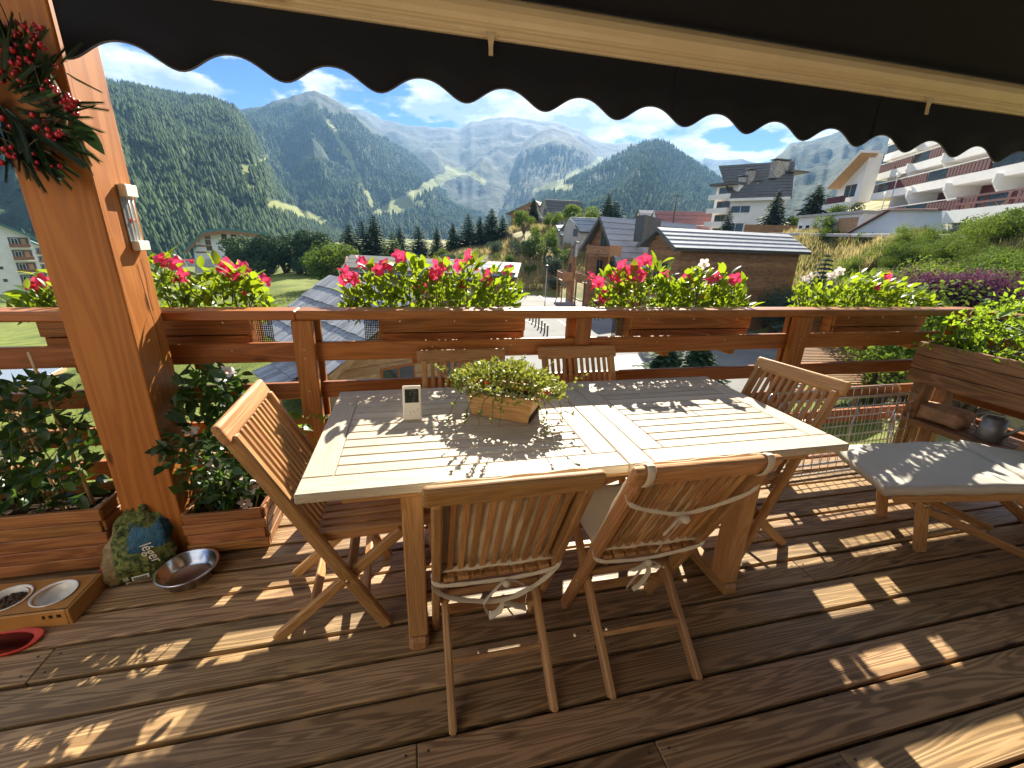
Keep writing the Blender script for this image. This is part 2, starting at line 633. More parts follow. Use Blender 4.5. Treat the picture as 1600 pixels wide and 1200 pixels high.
def fbm(x, y, oct=5, ridged=False):
    s, a = 0, 1.0
    for i in range(oct):
        n = vnoise(x * 2 ** i + 17.3 * i, y * 2 ** i + 5.1 * i)
        s = s + a * ((0.25 - np.abs(n)) * 2 if ridged else n)
        a *= 0.5
    return s
# ================================================================== terrain
def az_of(px):
    y = 347.7 + (404.7 - 347.7) * px / 1600
    d = ray(px, y)
    return math.atan2(d.x, d.y)


GCOL = [
    (-900, [(2, -5.5), (30, -9), (80, -18), (220, -36), (600, -45), (3000, -60)]),
    (0, [(2, -5.5), (12, -5.6), (30, -8), (80, -15), (220, -33), (600, -42), (3000, -40)]),
    (250, [(2, -5.5), (12, -5.5), (40, -7), (100, -9), (170, -12), (400, -22), (3000, -30)]),
    (450, [(2, -5.2), (12, -5.2), (40, -5.4), (60, -5.2), (100, -5.0), (200, -8), (400, -10), (3000, -10)]),
    (650, [(2, -5.2), (12, -5.2), (40, -5.2), (56, -5.0), (75, -3.2), (150, -3), (400, -4), (3000, 0)]),
    (740, [(2, -5.2), (12, -5.2), (50, -5.2), (58, -4.2), (70, -1.0), (90, 0.5), (150, 0), (400, 0), (3000, 0)]),
    (830, [(2, -5.2), (12, -5.2), (56, -5.2), (63, -2.6), (80, 3.2), (95, 5.2), (130, 4), (300, 2), (3000, 0)]),
    (930, [(2, -5.2), (12, -5.2), (55, -5.2), (65, -2.5), (90, 4.0), (130, 4.5), (300, 4), (3000, 0)]),
    (1100, [(2, -5.2), (12, -5.2), (52, -5.2), (66, -1.5), (80, 2.5), (110, 4), (300, 8), (3000, 10)]),
    (1190, [(2, -5.2), (12, -5.2), (51, -5.2), (58, -1.4), (66, 3.0), (80, 4), (120, 6), (300, 14), (3000, 20)]),
    (1270, [(2, -5.2), (12, -5.2), (40, -5.2), (51, -1.0), (60, 3.1), (72, 4.2), (120, 8), (300, 18), (3000, 40)]),
    (1400, [(2, -5.2), (10, -5.2), (29, -5.1), (38, -1.2), (48, 3.2), (55, 3.5), (75, 5), (200, 22), (3000, 60)]),
    (1600, [(2, -5.2), (9, -5.0), (20, -4.6), (30, -1.0), (39, 3.0), (48, 3.5), (70, 6), (200, 24), (3000, 60)]),
    (2600, [(2, -5.2), (9, -5.0), (20, -4.6), (30, -1.0), (39, 3.0), (48, 3.5), (70, 6), (200, 24), (3000, 60)]),
]
_GAZ = np.array([az_of(p) if -400 < p < 2000 else (RAD(-75) if p < 0 else RAD(100)) for p, _ in GCOL])


def ground_z(x, y):
    x, y = np.asarray(x, float), np.asarray(y, float)
    az = np.arctan2(x, y)
    lr = np.log(np.maximum(np.hypot(x, y), 2.0))
    tab = np.array([np.interp(lr, np.log([a for a, _ in c]), [b for _, b in c]) for _, c in GCOL])
    az = np.clip(az, _GAZ[0], _GAZ[-1])
    i = np.clip(np.searchsorted(_GAZ, az) - 1, 0, len(_GAZ) - 2)
    t = (az - _GAZ[i]) / (_GAZ[i + 1] - _GAZ[i])
    t = t * t * (3 - 2 * t)
    a = np.take_along_axis(tab, i[None, ...], 0)[0]
    b = np.take_along_axis(tab, (i + 1)[None, ...], 0)[0]
    return a * (1 - t) + b * t


def gz(x, y):
    return float(ground_z(np.array([x]), np.array([y]))[0])


def gpt(px, r):
    """ground point in the direction of photo column px at range r"""
    a = az_of(px)
    x, y = r * math.sin(a), r * math.cos(a)
    return Vector((x, y, gz(x, y)))


NA, NR = 300, 130
azs = np.linspace(-math.pi, math.pi, NA + 1)[:-1]
rs = np.exp(np.linspace(math.log(2.0), math.log(9000), NR))
A, R_ = np.meshgrid(azs, rs, indexing='ij')
GX, GY = R_ * np.sin(A), R_ * np.cos(A)
GZ = ground_z(GX, GY)
bumps = fbm(GX / 9, GY / 9, 4) * np.clip((R_ - 20) / 60, 0, 1) * 0.9 * np.clip(1 + (GZ + 4.5), 0.05, 1)
GZ = GZ + np.where(GZ > -5.0, bumps, bumps * 0.3)
V = np.stack([GX, GY, GZ], -1).reshape(-1, 3)
idx = np.arange(NA * NR).reshape(NA, NR)
q = np.stack([idx, np.roll(idx, -1, 0)], 0)
Fq = np.stack([q[0][:, :-1], q[0][:, 1:], q[1][:, 1:], q[1][:, :-1]], -1).reshape(-1, 4)
me = npmesh('ground', V, Fq, True)
dry = np.clip((A - az_of(640)) / 0.12, 0, 1) * np.clip((V[:, 2].reshape(NA, NR) + 5.0) / 0.6, 0, 1)
at = me.attributes.new('dry', 'FLOAT', 'POINT')
at.data.foreach_set('value', dry.ravel().astype(np.float32))
b = NB('ground_mat')
g1 = b.noise(b.coord('Object'), 0.25, 6.0, 0.65)
g2 = b.noise(b.coord('Object'), 2.6, 5.0, 0.7)
g3 = b.noise(b.coord('Object'), 0.035, 4.0, 0.6)
mow = b.noise(b.coord('Object', (0.5, 3.0, 1)), 0.8, 3.0, 0.6)
lawn = b.mix(b.rng(g1, 0.35, 0.68), (0.075, 0.105, 0.018), (0.175, 0.205, 0.042))
lawn = b.mix(b.math('MULTIPLY', b.rng(g2, 0.45, 0.75), 0.5), lawn, (0.24, 0.23, 0.075))
lawn = b.mix(b.math('MULTIPLY', b.rng(mow, 0.4, 0.7), 0.3), lawn, (0.06, 0.09, 0.02))
lawn = b.mix(b.math('MULTIPLY', b.rng(g3, 0.42, 0.6), 0.35), lawn, (0.20, 0.22, 0.05))
dryc = b.mix(b.rng(g1, 0.35, 0.65), (0.15, 0.135, 0.055), (0.38, 0.31, 0.15))
dryc = b.mix(b.rng(g2, 0.5, 0.7), dryc, (0.12, 0.14, 0.04))
attr = b.node('ShaderNodeAttribute', attribute_name='dry')
c = b.mix(attr.outputs['Fac'], lawn, dryc)
nm = b.bump(b.math('ADD', g2, g1), 0.5, 0.12)
b.bsdf(c, 0.9, 0, nm, 0.15)
tag(link('ground', me, 'ground_mat'), kind='structure')


# ------------------------------------------------------------------ mountains
# open pastures, ski runs and lift cuttings, traced as strips (photo pixels, half width)
RUNS = [([(722, 266), (700, 276), (672, 292), (650, 303), (622, 318), (590, 334)], 6.5), ([(700, 262), (735, 272), (755, 284)], 4), ([(428, 322), (455, 333), (478, 339), (505, 347)], 8),
        ([(194, 233), (236, 247), (262, 262)], 4.5), ([(296, 288), (322, 300), (348, 312)], 4), ([(384, 262), (386, 285), (398, 296)], 5), ([(388, 268), (410, 252), (418, 248)], 4),
        ([(512, 188), (530, 216), (548, 252), (566, 290), (582, 322)], 3.2), ([(528, 236), (545, 243)], 4), ([(835, 300), (870, 285), (905, 268), (940, 250)], 4), ([(860, 296), (890, 292)], 5), ([(610, 330), (660, 320)], 5)]


def run_mask(P):
    """1 inside an open strip, for world points P (n,3)"""
    D = P - np.array([0, 0, EYE])
    dz = D @ np.array(_fw)
    x = 800 + F_PX * (D @ np.array(_r2)) / dz
    y = 600 - F_PX * (D @ np.array(_u2)) / dz
    x = x + 5 * fbm(x / 14, y / 14, 3)
    y = y + 5 * fbm(x / 14 + 40, y / 14, 3)
    m = np.zeros(len(P))
    for pl, w in RUNS:
        for (x0, y0), (x1, y1) in zip(pl[:-1], pl[1:]):
            t = np.clip(((x - x0) * (x1 - x0) + (y - y0) * (y1 - y0)) / ((x1 - x0) ** 2 + (y1 - y0) ** 2), 0, 1)
            d = np.hypot(x - x0 - t * (x1 - x0), y - y0 - t * (y1 - y0))
            m = np.maximum(m, np.clip(1.6 - d / w, 0, 1))
    return m


def mountain(name, ridge, Rr, Rf, zfoot, amp, mat, ncol=260, nrow=46, power=1.0, gul=0.012, seed=0):
    """ridge: photo polyline of the skyline; Rr / Rf: range of crest and foot in metres"""
    pts = []
    for px, py in ridge:
        d = ray(px, py)
        pts.append((math.atan2(d.x, d.y), d.z / math.hypot(d.x, d.y)))
    pts.sort()
    pa, pe = np.array([p[0] for p in pts]), np.array([p[1] for p in pts])
    az = np.linspace(pa[0], pa[-1], ncol)
    rr = np.interp(az, pa, Rr if hasattr(Rr, '__len__') else [Rr] * len(pa)) if not callable(Rr) else Rr(az)
    rf = np.interp(az, pa, Rf if hasattr(Rf, '__len__') else [Rf] * len(pa))
    el = np.interp(az, pa, pe)
    zr = EYE + rr * el
    t = np.concatenate([np.linspace(0, 1, nrow), [1.04, 1.12, 1.25]])
    T, AZ = np.meshgrid(t, az)
    RR = rf[:, None] + (rr - rf)[:, None] * T
    back = np.clip(T - 1, 0, 1)
    Tc = np.clip(T, 0, 1)
    X, Y = RR * np.sin(AZ), RR * np.cos(AZ)
    Z = zfoot + (zr - zfoot)[:, None] * (Tc ** power - back * 1.6)
    hh = np.maximum((zr - zfoot)[:, None], 30)
    w = np.clip(Tc * (1 - Tc) * 4, 0, 1) ** 0.7
    sc = max(rr.mean() * 0.16, 60)
    Z = Z + hh * amp * w * (fbm(AZ * rr.mean() / sc + seed, RR / sc / 1.7 + seed, 5, True) - 0.35)
    Z = Z + hh * gul * (0.25 + w) * fbm(X / (sc * 0.2) + seed, Y / (sc * 0.2), 4) * (Tc < 0.999)
    Z = Z + hh * 0.012 * fbm(AZ * rr.mean() / (sc * 0.12) + seed, AZ * 0 + 3.3, 4) * (Tc >= 0.93)
    V = np.stack([X, Y, Z], -1).reshape(-1, 3)
    nr = len(t)
    idx = np.arange(ncol * nr).reshape(ncol, nr)
    Fq = np.stack([idx[:-1, :-1], idx[:-1, 1:], idx[1:, 1:], idx[1:, :-1]], -1).reshape(-1, 4)
    me = npmesh(name, V, Fq, True)
    at = me.attributes.new('open', 'FLOAT', 'POINT')
    at.data.foreach_set('value', run_mask(V).astype(np.float32))
    o = link(name, me, mat)
    tag(o, kind='structure')
    return V.reshape(ncol, nr, 3)


def slope_mat(name, forest, meadow, rock, thr, zrock, zsoft):
    b = NB(name)
    co = b.coord('Object')
    n1 = b.noise(co, 0.0035, 6.0, 0.6)
    n2 = b.noise(co, 0.03, 5.0, 0.7)
    n3 = b.noise(co, 0.012, 6.0, 0.65)
    fo = b.mix(b.rng(n2, 0.35, 0.65), tuple(x * 0.6 for x in forest), tuple(x * 1.35 for x in forest))
    m = b.rng(b.math('ADD', b.math('MULTIPLY', n1, 0.65), b.math('MULTIPLY', n3, 0.35)), thr, thr + 0.06)
    c = b.mix(m, fo, b.mix(b.rng(n2, 0.3, 0.7), meadow, tuple(x * 0.7 for x in meadow)))
    op = b.node('ShaderNodeAttribute', attribute_name='open')
    sp = b.node('ShaderNodeSeparateXYZ')
    b.l.new(co, sp.inputs[0])
    hz = b.rng(b.math('ADD', sp.outputs['Z'], b.math('MULTIPLY', b.math('SUBTRACT', n3, 0.5), zsoft * 3)), zrock, zrock + zsoft)
    rk = b.mix(b.rng(n3, 0.4, 0.62), rock, tuple(x * 0.45 for x in rock))
    rk = b.mix(b.rng(n2, 0.45, 0.6), rk, tuple(x * 0.65 for x in meadow))
    c = b.mix(hz, c, rk)
    c = b.mix(b.rng(op.outputs['Fac'], 0.3, 0.7), c, b.mix(n2, (0.13, 0.165, 0.045), (0.25, 0.26, 0.09)))
    b.bsdf(c, 0.95, 0, b.bump(b.math('ADD', n2, n3), 0.6, 14.0), 0.1)


slope_mat('slope_forest', (0.022, 0.042, 0.020), (0.17, 0.18, 0.055), (0.20, 0.18, 0.12), 0.62, 900, 120)
slope_mat('slope_peak', (0.024, 0.046, 0.022), (0.08, 0.10, 0.04), (0.085, 0.085, 0.058), 0.575, 470, 160)
slope_mat('slope_far', (0.024, 0.042, 0.026), (0.055, 0.070, 0.034), (0.058, 0.062, 0.048), 0.52, 520, 220)

M_A = mountain('mountain', [(-900, 60), (-300, 100), (0, 118), (80, 120), (170, 130), (250, 147), (330, 162), (368, 174), (390, 200), (408, 232), (424, 268), (446, 304), (486, 338), (560, 366)],
               1300, 330, -42, 0.16, 'slope_forest', 300, 60, 0.95, 0.012, 1.7)
M_B = mountain('mountain', [(180, 270), (300, 200), (360, 173), (410, 166), (440, 155), (470, 147), (480, 142), (492, 140), (508, 147), (540, 166), (575, 196), (612, 222), (650, 248), (672, 268), (690, 292), (740, 322), (840, 345), (900, 372)],
               2500, 900, -20, 0.20, 'slope_peak', 300, 60, 1.0, 0.014, 5.2)
M_C = mountain('mountain', [(420, 200), (520, 170), (560, 171), (600, 187), (640, 196), (690, 199), (718, 201), (735, 191), (770, 184), (800, 181), (835, 187), (870, 191), (905, 203), (935, 222), (960, 225), (990, 222), (1050, 236), (1120, 280), (1200, 330)],
               4000, 1500, 0, 0.12, 'slope_far', 300, 54, 1.05, 0.011, 9.1)
M_C2 = mountain('mountain', [(690, 345), (740, 318), (790, 262), (815, 226), (838, 206), (862, 199), (885, 204), (915, 226), (950, 262), (1000, 300), (1060, 340)],
                3000, 1400, 0, 0.12, 'slope_far', 160, 48, 1.0, 0.011, 3.3)
M_D = mountain('mountain', [(760, 352), (820, 322), (870, 291), (930, 262), (985, 232), (1008, 222), (1025, 219), (1045, 226), (1075, 247), (1110, 272), (1160, 306), (1230, 345), (1300, 392)],
               1700, 620, -5, 0.16, 'slope_forest', 220, 50, 1.0, 0.014, 12.4)
M_E = mountain('mountain', [(1020, 330), (1060, 272), (1090, 256), (1100, 247), (1122, 250), (1160, 248), (1185, 256), (1230, 300), (1290, 340)],
               4600, 2200, 0, 0.25, 'slope_far', 140, 40, 1.0, 0.02, 15.0)
M_F = mountain('mountain', [(1130, 330), (1180, 276), (1212, 246), (1235, 230), (1262, 222), (1295, 214), (1330, 203), (1400, 190), (1500, 200), (1600, 185), (1800, 200), (2200, 260)],
               2800, 700, 40, 0.20, 'slope_far', 220, 48, 1.0, 0.02, 19.0)


def forest(name, grids, n, h, mat, keep=None, seed=1, tmax=0.97, tmin=0.0, dens=0.5):
    """far conifer wood as one mass of small real trees"""
    rs_ = np.random.RandomState(seed)
    Vs, Fs = [], []
    base = 0
    K = 5
    for G, cnt in zip(grids, n):
        nc, nr = G.shape[0], G.shape[1] - 3
        u = rs_.rand(cnt) * (nc - 1.001)
        v = (tmin + (tmax - tmin) * rs_.rand(cnt) ** 0.75) * (nr - 1.001)
        i, j = u.astype(int), v.astype(int)
        fu, fv = (u - i)[:, None], (v - j)[:, None]
        P = (G[i, j] * (1 - fu) + G[i + 1, j] * fu) * (1 - fv) + (G[i, j + 1] * (1 - fu) + G[i + 1, j + 1] * fu) * fv
        mk = fbm(P[:, 0] / 260 + 4, P[:, 1] / 260, 4)
        P = P[mk > dens - 0.5 - 0.25]
        P = P[run_mask(P) < 0.35]
        if keep is not None:
            P = P[keep(P)]
        m = len(P)
        hh = h * (0.55 + 0.75 * rs_.rand(m))
        ww = hh * (0.17 + 0.10 * rs_.rand(m))
        ph = rs_.rand(m) * 6.28
        for lvl, (za, zb, wk) in enumerate(((0.05, 0.62, 1.0), (0.42, 1.0, 0.66))):
            ring = []
            for k in range(K):
                a = ph + 2 * math.pi * k / K + lvl
                jit = 0.75 + 0.5 * rs_.rand(m)
                ring.append(np.stack([P[:, 0] + np.cos(a) * ww * wk * jit, P[:, 1] + np.sin(a) * ww * wk * jit, P[:, 2] + hh * za * (0.8 + 0.4 * rs_.rand(m))], -1))
            top = np.stack([P[:, 0], P[:, 1], P[:, 2] + hh * zb], -1)
            VV = np.stack(ring + [top], 1)
            ids = base + np.arange(m)[:, None] * (K + 1)
            for k in range(K):
                Fs.append(np.concatenate([ids + k, ids + (k + 1) % K, ids + K], 1))
            Vs.append(VV.reshape(-1, 3))
            base += m * (K + 1)
    o = link(name, npmesh(name, np.concatenate(Vs), np.concatenate(Fs)), mat)
    return o


b = NB('forest_far')
n1 = b.noise(b.coord('Object'), 0.02, 5.0, 0.7)
n2 = b.noise(b.coord('Object'), 0.12, 3.0, 0.7)
c = b.mix(b.rng(b.math('ADD', b.math('MULTIPLY', n1, 0.5), b.math('MULTIPLY', n2, 0.5)), 0.35, 0.65), (0.026, 0.054, 0.024), (0.080, 0.122, 0.045))
b.bsdf(c, 0.9, 0, None, 0.1, 0.12, (0.07, 0.11, 0.03))
fo = forest('conifer_forest', [M_A], [44000], 12.5, 'forest_far', None, 3, 1.0, 0.0, 0.34)
tag(fo, 'dense conifer forest covering the near valley slope', 'forest', None, 'stuff')
fo = forest('conifer_forest', [M_B], [26000], 16, 'forest_far', lambda P: P[:, 2] < 520 + 90 * fbm(P[:, 0] / 300, P[:, 1] / 300, 3), 4, 0.92, 0.0, 0.42)
tag(fo, 'conifer forest on the flanks of the pointed peak', 'forest', None, 'stuff')
fo = forest('conifer_forest', [M_D, M_C2], [12000, 4500], 14, 'forest_far', lambda P: P[:, 2] < 480, 5, 1.0, 0.0, 0.40)
tag(fo, 'conifer forest on the rounded hill across the valley', 'forest', None, 'stuff')

# ------------------------------------------------------------------ road and parking
def sheet(name, pts, z, mat):
    vs = [(p.x, p.y, z) for p in pts]
    bm = bmesh.new()
    f = bm.faces.new([bm.verts.new(v) for v in vs])
    bmesh.ops.triangulate(bm, faces=[f])
    me = bpy.data.meshes.new(name)
    bm.to_mesh(me)
    bm.free()
    return tag(link(name, me, mat), kind='structure')


rp = [onz(*p, -5.13) for p in ((700, 640), (790, 520), (806, 470), (822, 444), (872, 452), (905, 470), (1010, 486), (1130, 478), (1238, 482), (1262, 500), (1262, 580), (1200, 700), (950, 720))]
sheet('road', rp, -5.13, 'asphalt')
# lighter concrete bays and painted lines
sheet('parking_bay', [onz(*p, -5.1) for p in ((846, 465), (893, 466), (905, 472), (868, 474))], -5.10, 'concrete')
sheet('parking_bay', [onz(*p, -5.1) for p in ((960, 556), (1000, 553), (1022, 590), (960, 596))], -5.10, 'concrete')
plain('line_paint', (0.75, 0.75, 0.72), 0.7)
for a, b2 in (((838, 458), (858, 474)), ((872, 500), (902, 520)), ((815, 498), (850, 512))):
    p, q2 = onz(*a, -5.1), onz(*b2, -5.1)
    d = (q2 - p).normalized()
    s = Vector((-d.y, d.x, 0)) * 0.06
    sheet('road_marking', [p - s, q2 - s, q2 + s, p + s], -5.094, 'line_paint')


def kerb(pts, name='kerb', w=0.16, h=0.14):
    for a, b2 in zip(pts[:-1], pts[1:]):
        p, q2 = onz(*a, -5.1), onz(*b2, -5.1)
        p.z = q2.z = -5.13 + h / 2
        tag(bar(name, p, q2, w, h, 'concrete', None, (0, 0, 1), 0.02), kind='structure')


kerb([(806, 470), (822, 444), (872, 452), (905, 470), (1010, 486)])
kerb([(1238, 482), (1262, 500), (1262, 580)])

# ------------------------------------------------------------------ haze
HAZE_TOP = max(float(g_[..., 2].max()) for g_ in (M_A, M_B, M_C, M_C2, M_D, M_E, M_F)) + 40
hz = MB().box((-9500, -9500, -70), (9500, 9500, HAZE_TOP)).obj('haze', None)
hm = bpy.data.materials.new('haze_air')
hm.use_nodes = True
hn, hl = hm.node_tree.nodes, hm.node_tree.links
hn.clear()
ho_ = hn.new('ShaderNodeOutputMaterial')
pv = hn.new('ShaderNodeVolumePrincipled')
pv.inputs['Color'].default_value = (0.24, 0.46, 0.82, 1)
pv.inputs['Density'].default_value = 0.00013
pv.inputs['Anisotropy'].default_value = 0.2
hl.new(pv.outputs[0], ho_.inputs['Volume'])
hz.data.materials.append(hm)
tag(hz, kind='stuff')
# ================================================================== buildings
UP = Vector((0, 0, 1))


def flat(v):
    return Vector((v.x, v.y, 0))


class Facade:
    """vertical plane through p (bottom left, seen from outside) and q (bottom right)"""

    def __init__(self, p, q):
        self.p, self.q = Vector(p), Vector(q)
        d = flat(self.q - self.p)
        self.w = d.length
        self.u = d.normalized()
        self.n = Vector((self.u.y, -self.u.x, 0))       # outwards (towards the viewer's side)

    def at(self, s, z, out=0.0):
        return Vector((self.p.x, self.p.y, 0)) + self.u * s + self.n * out + UP * z

    def slab(self, name, s0, s1, z0, z1, o0, o1, mat, parent, bev=0.0):
        a, b_ = self.at(s0, (z0 + z1) / 2, (o0 + o1) / 2), self.at(s1, (z0 + z1) / 2, (o0 + o1) / 2)
        loc = parent.matrix_world.translation if parent is not None else Vector()
        loc = parent.location if parent is not None else Vector()
        return bar(name, a - loc, b_ - loc, abs(o1 - o0), z1 - z0, mat, parent, UP, bev)

    def window(self, s, z, w, h, parent, frame='chalet_wood', pane='glass_dark', out=0.0, fr=0.09):
        f = self.slab('window', s - w / 2, s + w / 2, z, z + h, out - 0.1, out + 0.05, frame, parent)
        Mi = frame_M(f).inverted()
        loc = parent.location
        a, b_ = Mi @ (self.at(s - w / 2 + fr, z + h / 2, out + 0.058) - loc), Mi @ (self.at(s + w / 2 - fr, z + h / 2, out + 0.058) - loc)
        up = (Mi.to_3x3() @ UP)
        if w > 1.0:
            m = (a + b_) / 2
            d = (b_ - a).normalized() * (fr / 2)
            bar('pane', a, m - d, 0.02, h - 2 * fr, pane, f, up, 0.0)
            bar('pane', m + d, b_, 0.02, h - 2 * fr, pane, f, up, 0.0)
        else:
            bar('pane', a, b_, 0.02, h - 2 * fr, pane, f, up, 0.0)
        return f


def poly_prism(name, pts, d, mat, parent):
    loc = parent.location
    m = MB().prism([Vector(p) - loc for p in pts], d)
    return m.obj(name, mat, parent)


def roof_plane(root, e0, e1, r0, r1, courses, mat, thick=0.12, planks=0, name='shingle', base='roof', lift0=0.085):
    """roof slope: eave e0-e1, ridge r0-r1. Courses overlap like slates; planks > 0 splits each course."""
    e0, e1, r0, r1 = map(Vector, (e0, e1, r0, r1))
    n = (e1 - e0).cross(r0 - e0).normalized()
    if n.z < 0:
        n = -n
    loc = root.location
    rf = MB().prism([p - loc - n * 0.03 for p in (e0, e1, r1, r0)], -n * thick).obj(base, 'roof_dark', root)
    for k in range(courses):
        ta, tb_ = k / courses, (k + 1.12) / courses
        tb_ = min(tb_, 1.0)
        a0, a1 = e0.lerp(r0, ta), e1.lerp(r1, ta)
        b0, b1 = e0.lerp(r0, tb_), e1.lerp(r1, tb_)
        np_ = max(1, planks)
        for i in range(np_):
            fa, fb_ = i / np_, (i + 1) / np_
            p0, p1 = a0.lerp(a1, fa), a0.lerp(a1, fb_)
            q0, q1 = b0.lerp(b1, fa), b0.lerp(b1, fb_)
            lift = 0.07 + (rnd.uniform(-0.008, 0.008) if np_ > 1 else 0)
            mid_a, mid_b = (p0 + p1) / 2 + n * lift, (q0 + q1) / 2 + n * 0.012
            wdt = (p1 - p0).length - (0.012 if np_ > 1 else 0)
            if np_ > 1:
                mid_a = mid_a - (mid_b - mid_a).normalized() * rnd.uniform(0, 0.05)
                bar(name, mid_a - loc, mid_b - loc, wdt, 0.028, mat, root, n, 0.0)
            else:
                MB().prism([p0 + n * lift0 - loc, p1 + n * lift0 - loc, q1 + n * 0.012 - loc, q0 + n * 0.012 - loc], -n * 0.05).obj(name, mat, root)
    return rf


# ---- neighbour's house below, left: weathered shingle roof
A_, B_, C_ = Vector((-7.422, 22.619, -3.0)), Vector((-2.838, 14.674, -3.0)), Vector((-4.212, 24.458, -0.5))
D_ = C_ + (B_ - A_)
nh = thing('neighbour_house', 'timber house with big weathered grey shingle roof below the railing', 'house', (A_.x, A_.y, -5.2))
roof_plane(nh, A_, B_, C_, D_, 5, 'shingle_grey', 0.16, 44)
E0, E1 = A_ + (C_ - A_) * 2, B_ + (D_ - B_) * 2
E0.z = E1.z = -3.0
roof_plane(nh, E1, E0, D_, C_, 5, 'shingle_grey', 0.16, 0, 'shingle_course')
u_ = (B_ - A_).normalized()
v_ = flat(C_ - A_).normalized()
wA, wB = A_ + u_ * 0.5 + v_ * 0.7, B_ - u_ * 0.9 + v_ * 0.7
gl, gr = wB.copy(), B_ - u_ * 0.9 + v_ * (2 * 3.7 - 0.7)
fac = Facade(gl, gr)
for k in range(13):
    z0 = -5.2 + k * 0.33
    s0, s1 = 0.0, fac.w
    if z0 + 0.33 > -2.75:
        cut = (z0 + 0.33 + 2.75) / (2.5 / 3.7)
        s0, s1 = cut, fac.w - cut
    if s1 - s0 < 0.3:
        break
    fac.slab('board', s0, s1, z0 + 0.004, z0 + 0.326, -0.1, 0.0 + 0.006 * (k % 2), 'pale_wood', nh, 0.01)
fac.window(2.3, -4.35, 1.5, 0.95, nh, 'rail_wood')
fac.window(5.0, -4.35, 1.2, 0.95, nh, 'rail_wood')
fs2 = Facade(wA, wB)
for k in range(8):
    fs2.slab('board', 0, fs2.w, -5.2 + k * 0.29, -5.2 + k * 0.29 + 0.284, -0.1, 0.006 * (k % 2), 'pale_wood', nh, 0.01)
bar('bargeboard', B_ + UP * -0.13 - nh.location, D_ + UP * -0.13 - nh.location, 0.06, 0.24, 'pale_wood', nh)
bar('bargeboard', D_ + UP * -0.13 - nh.location, E1 + UP * -0.13 - nh.location, 0.06, 0.24, 'pale_wood', nh)
# low porch roof in front of its long side
pc = onz(455, 590, -4.1)
po0, po1 = pc - v_ * 1.0 - u_ * 1.6, pc - v_ * 1.0 + u_ * 1.3
roof_plane(nh, po0, po1, pc + v_ * 1.2 - u_ * 1.6 + UP * 0.8, pc + v_ * 1.2 + u_ * 1.3 + UP * 0.8, 3, 'shingle_grey', 0.1, 12, 'shingle', 'porch_roof')
for s in (-1.4, 1.1):
    q = pc - v_ * 0.8 + u_ * s
    bar('porch_post', Vector((q.x, q.y, -5.4)) - nh.location, Vector((q.x, q.y, -4.15)) - nh.location, 0.14, 0.14, 'pale_wood', nh)


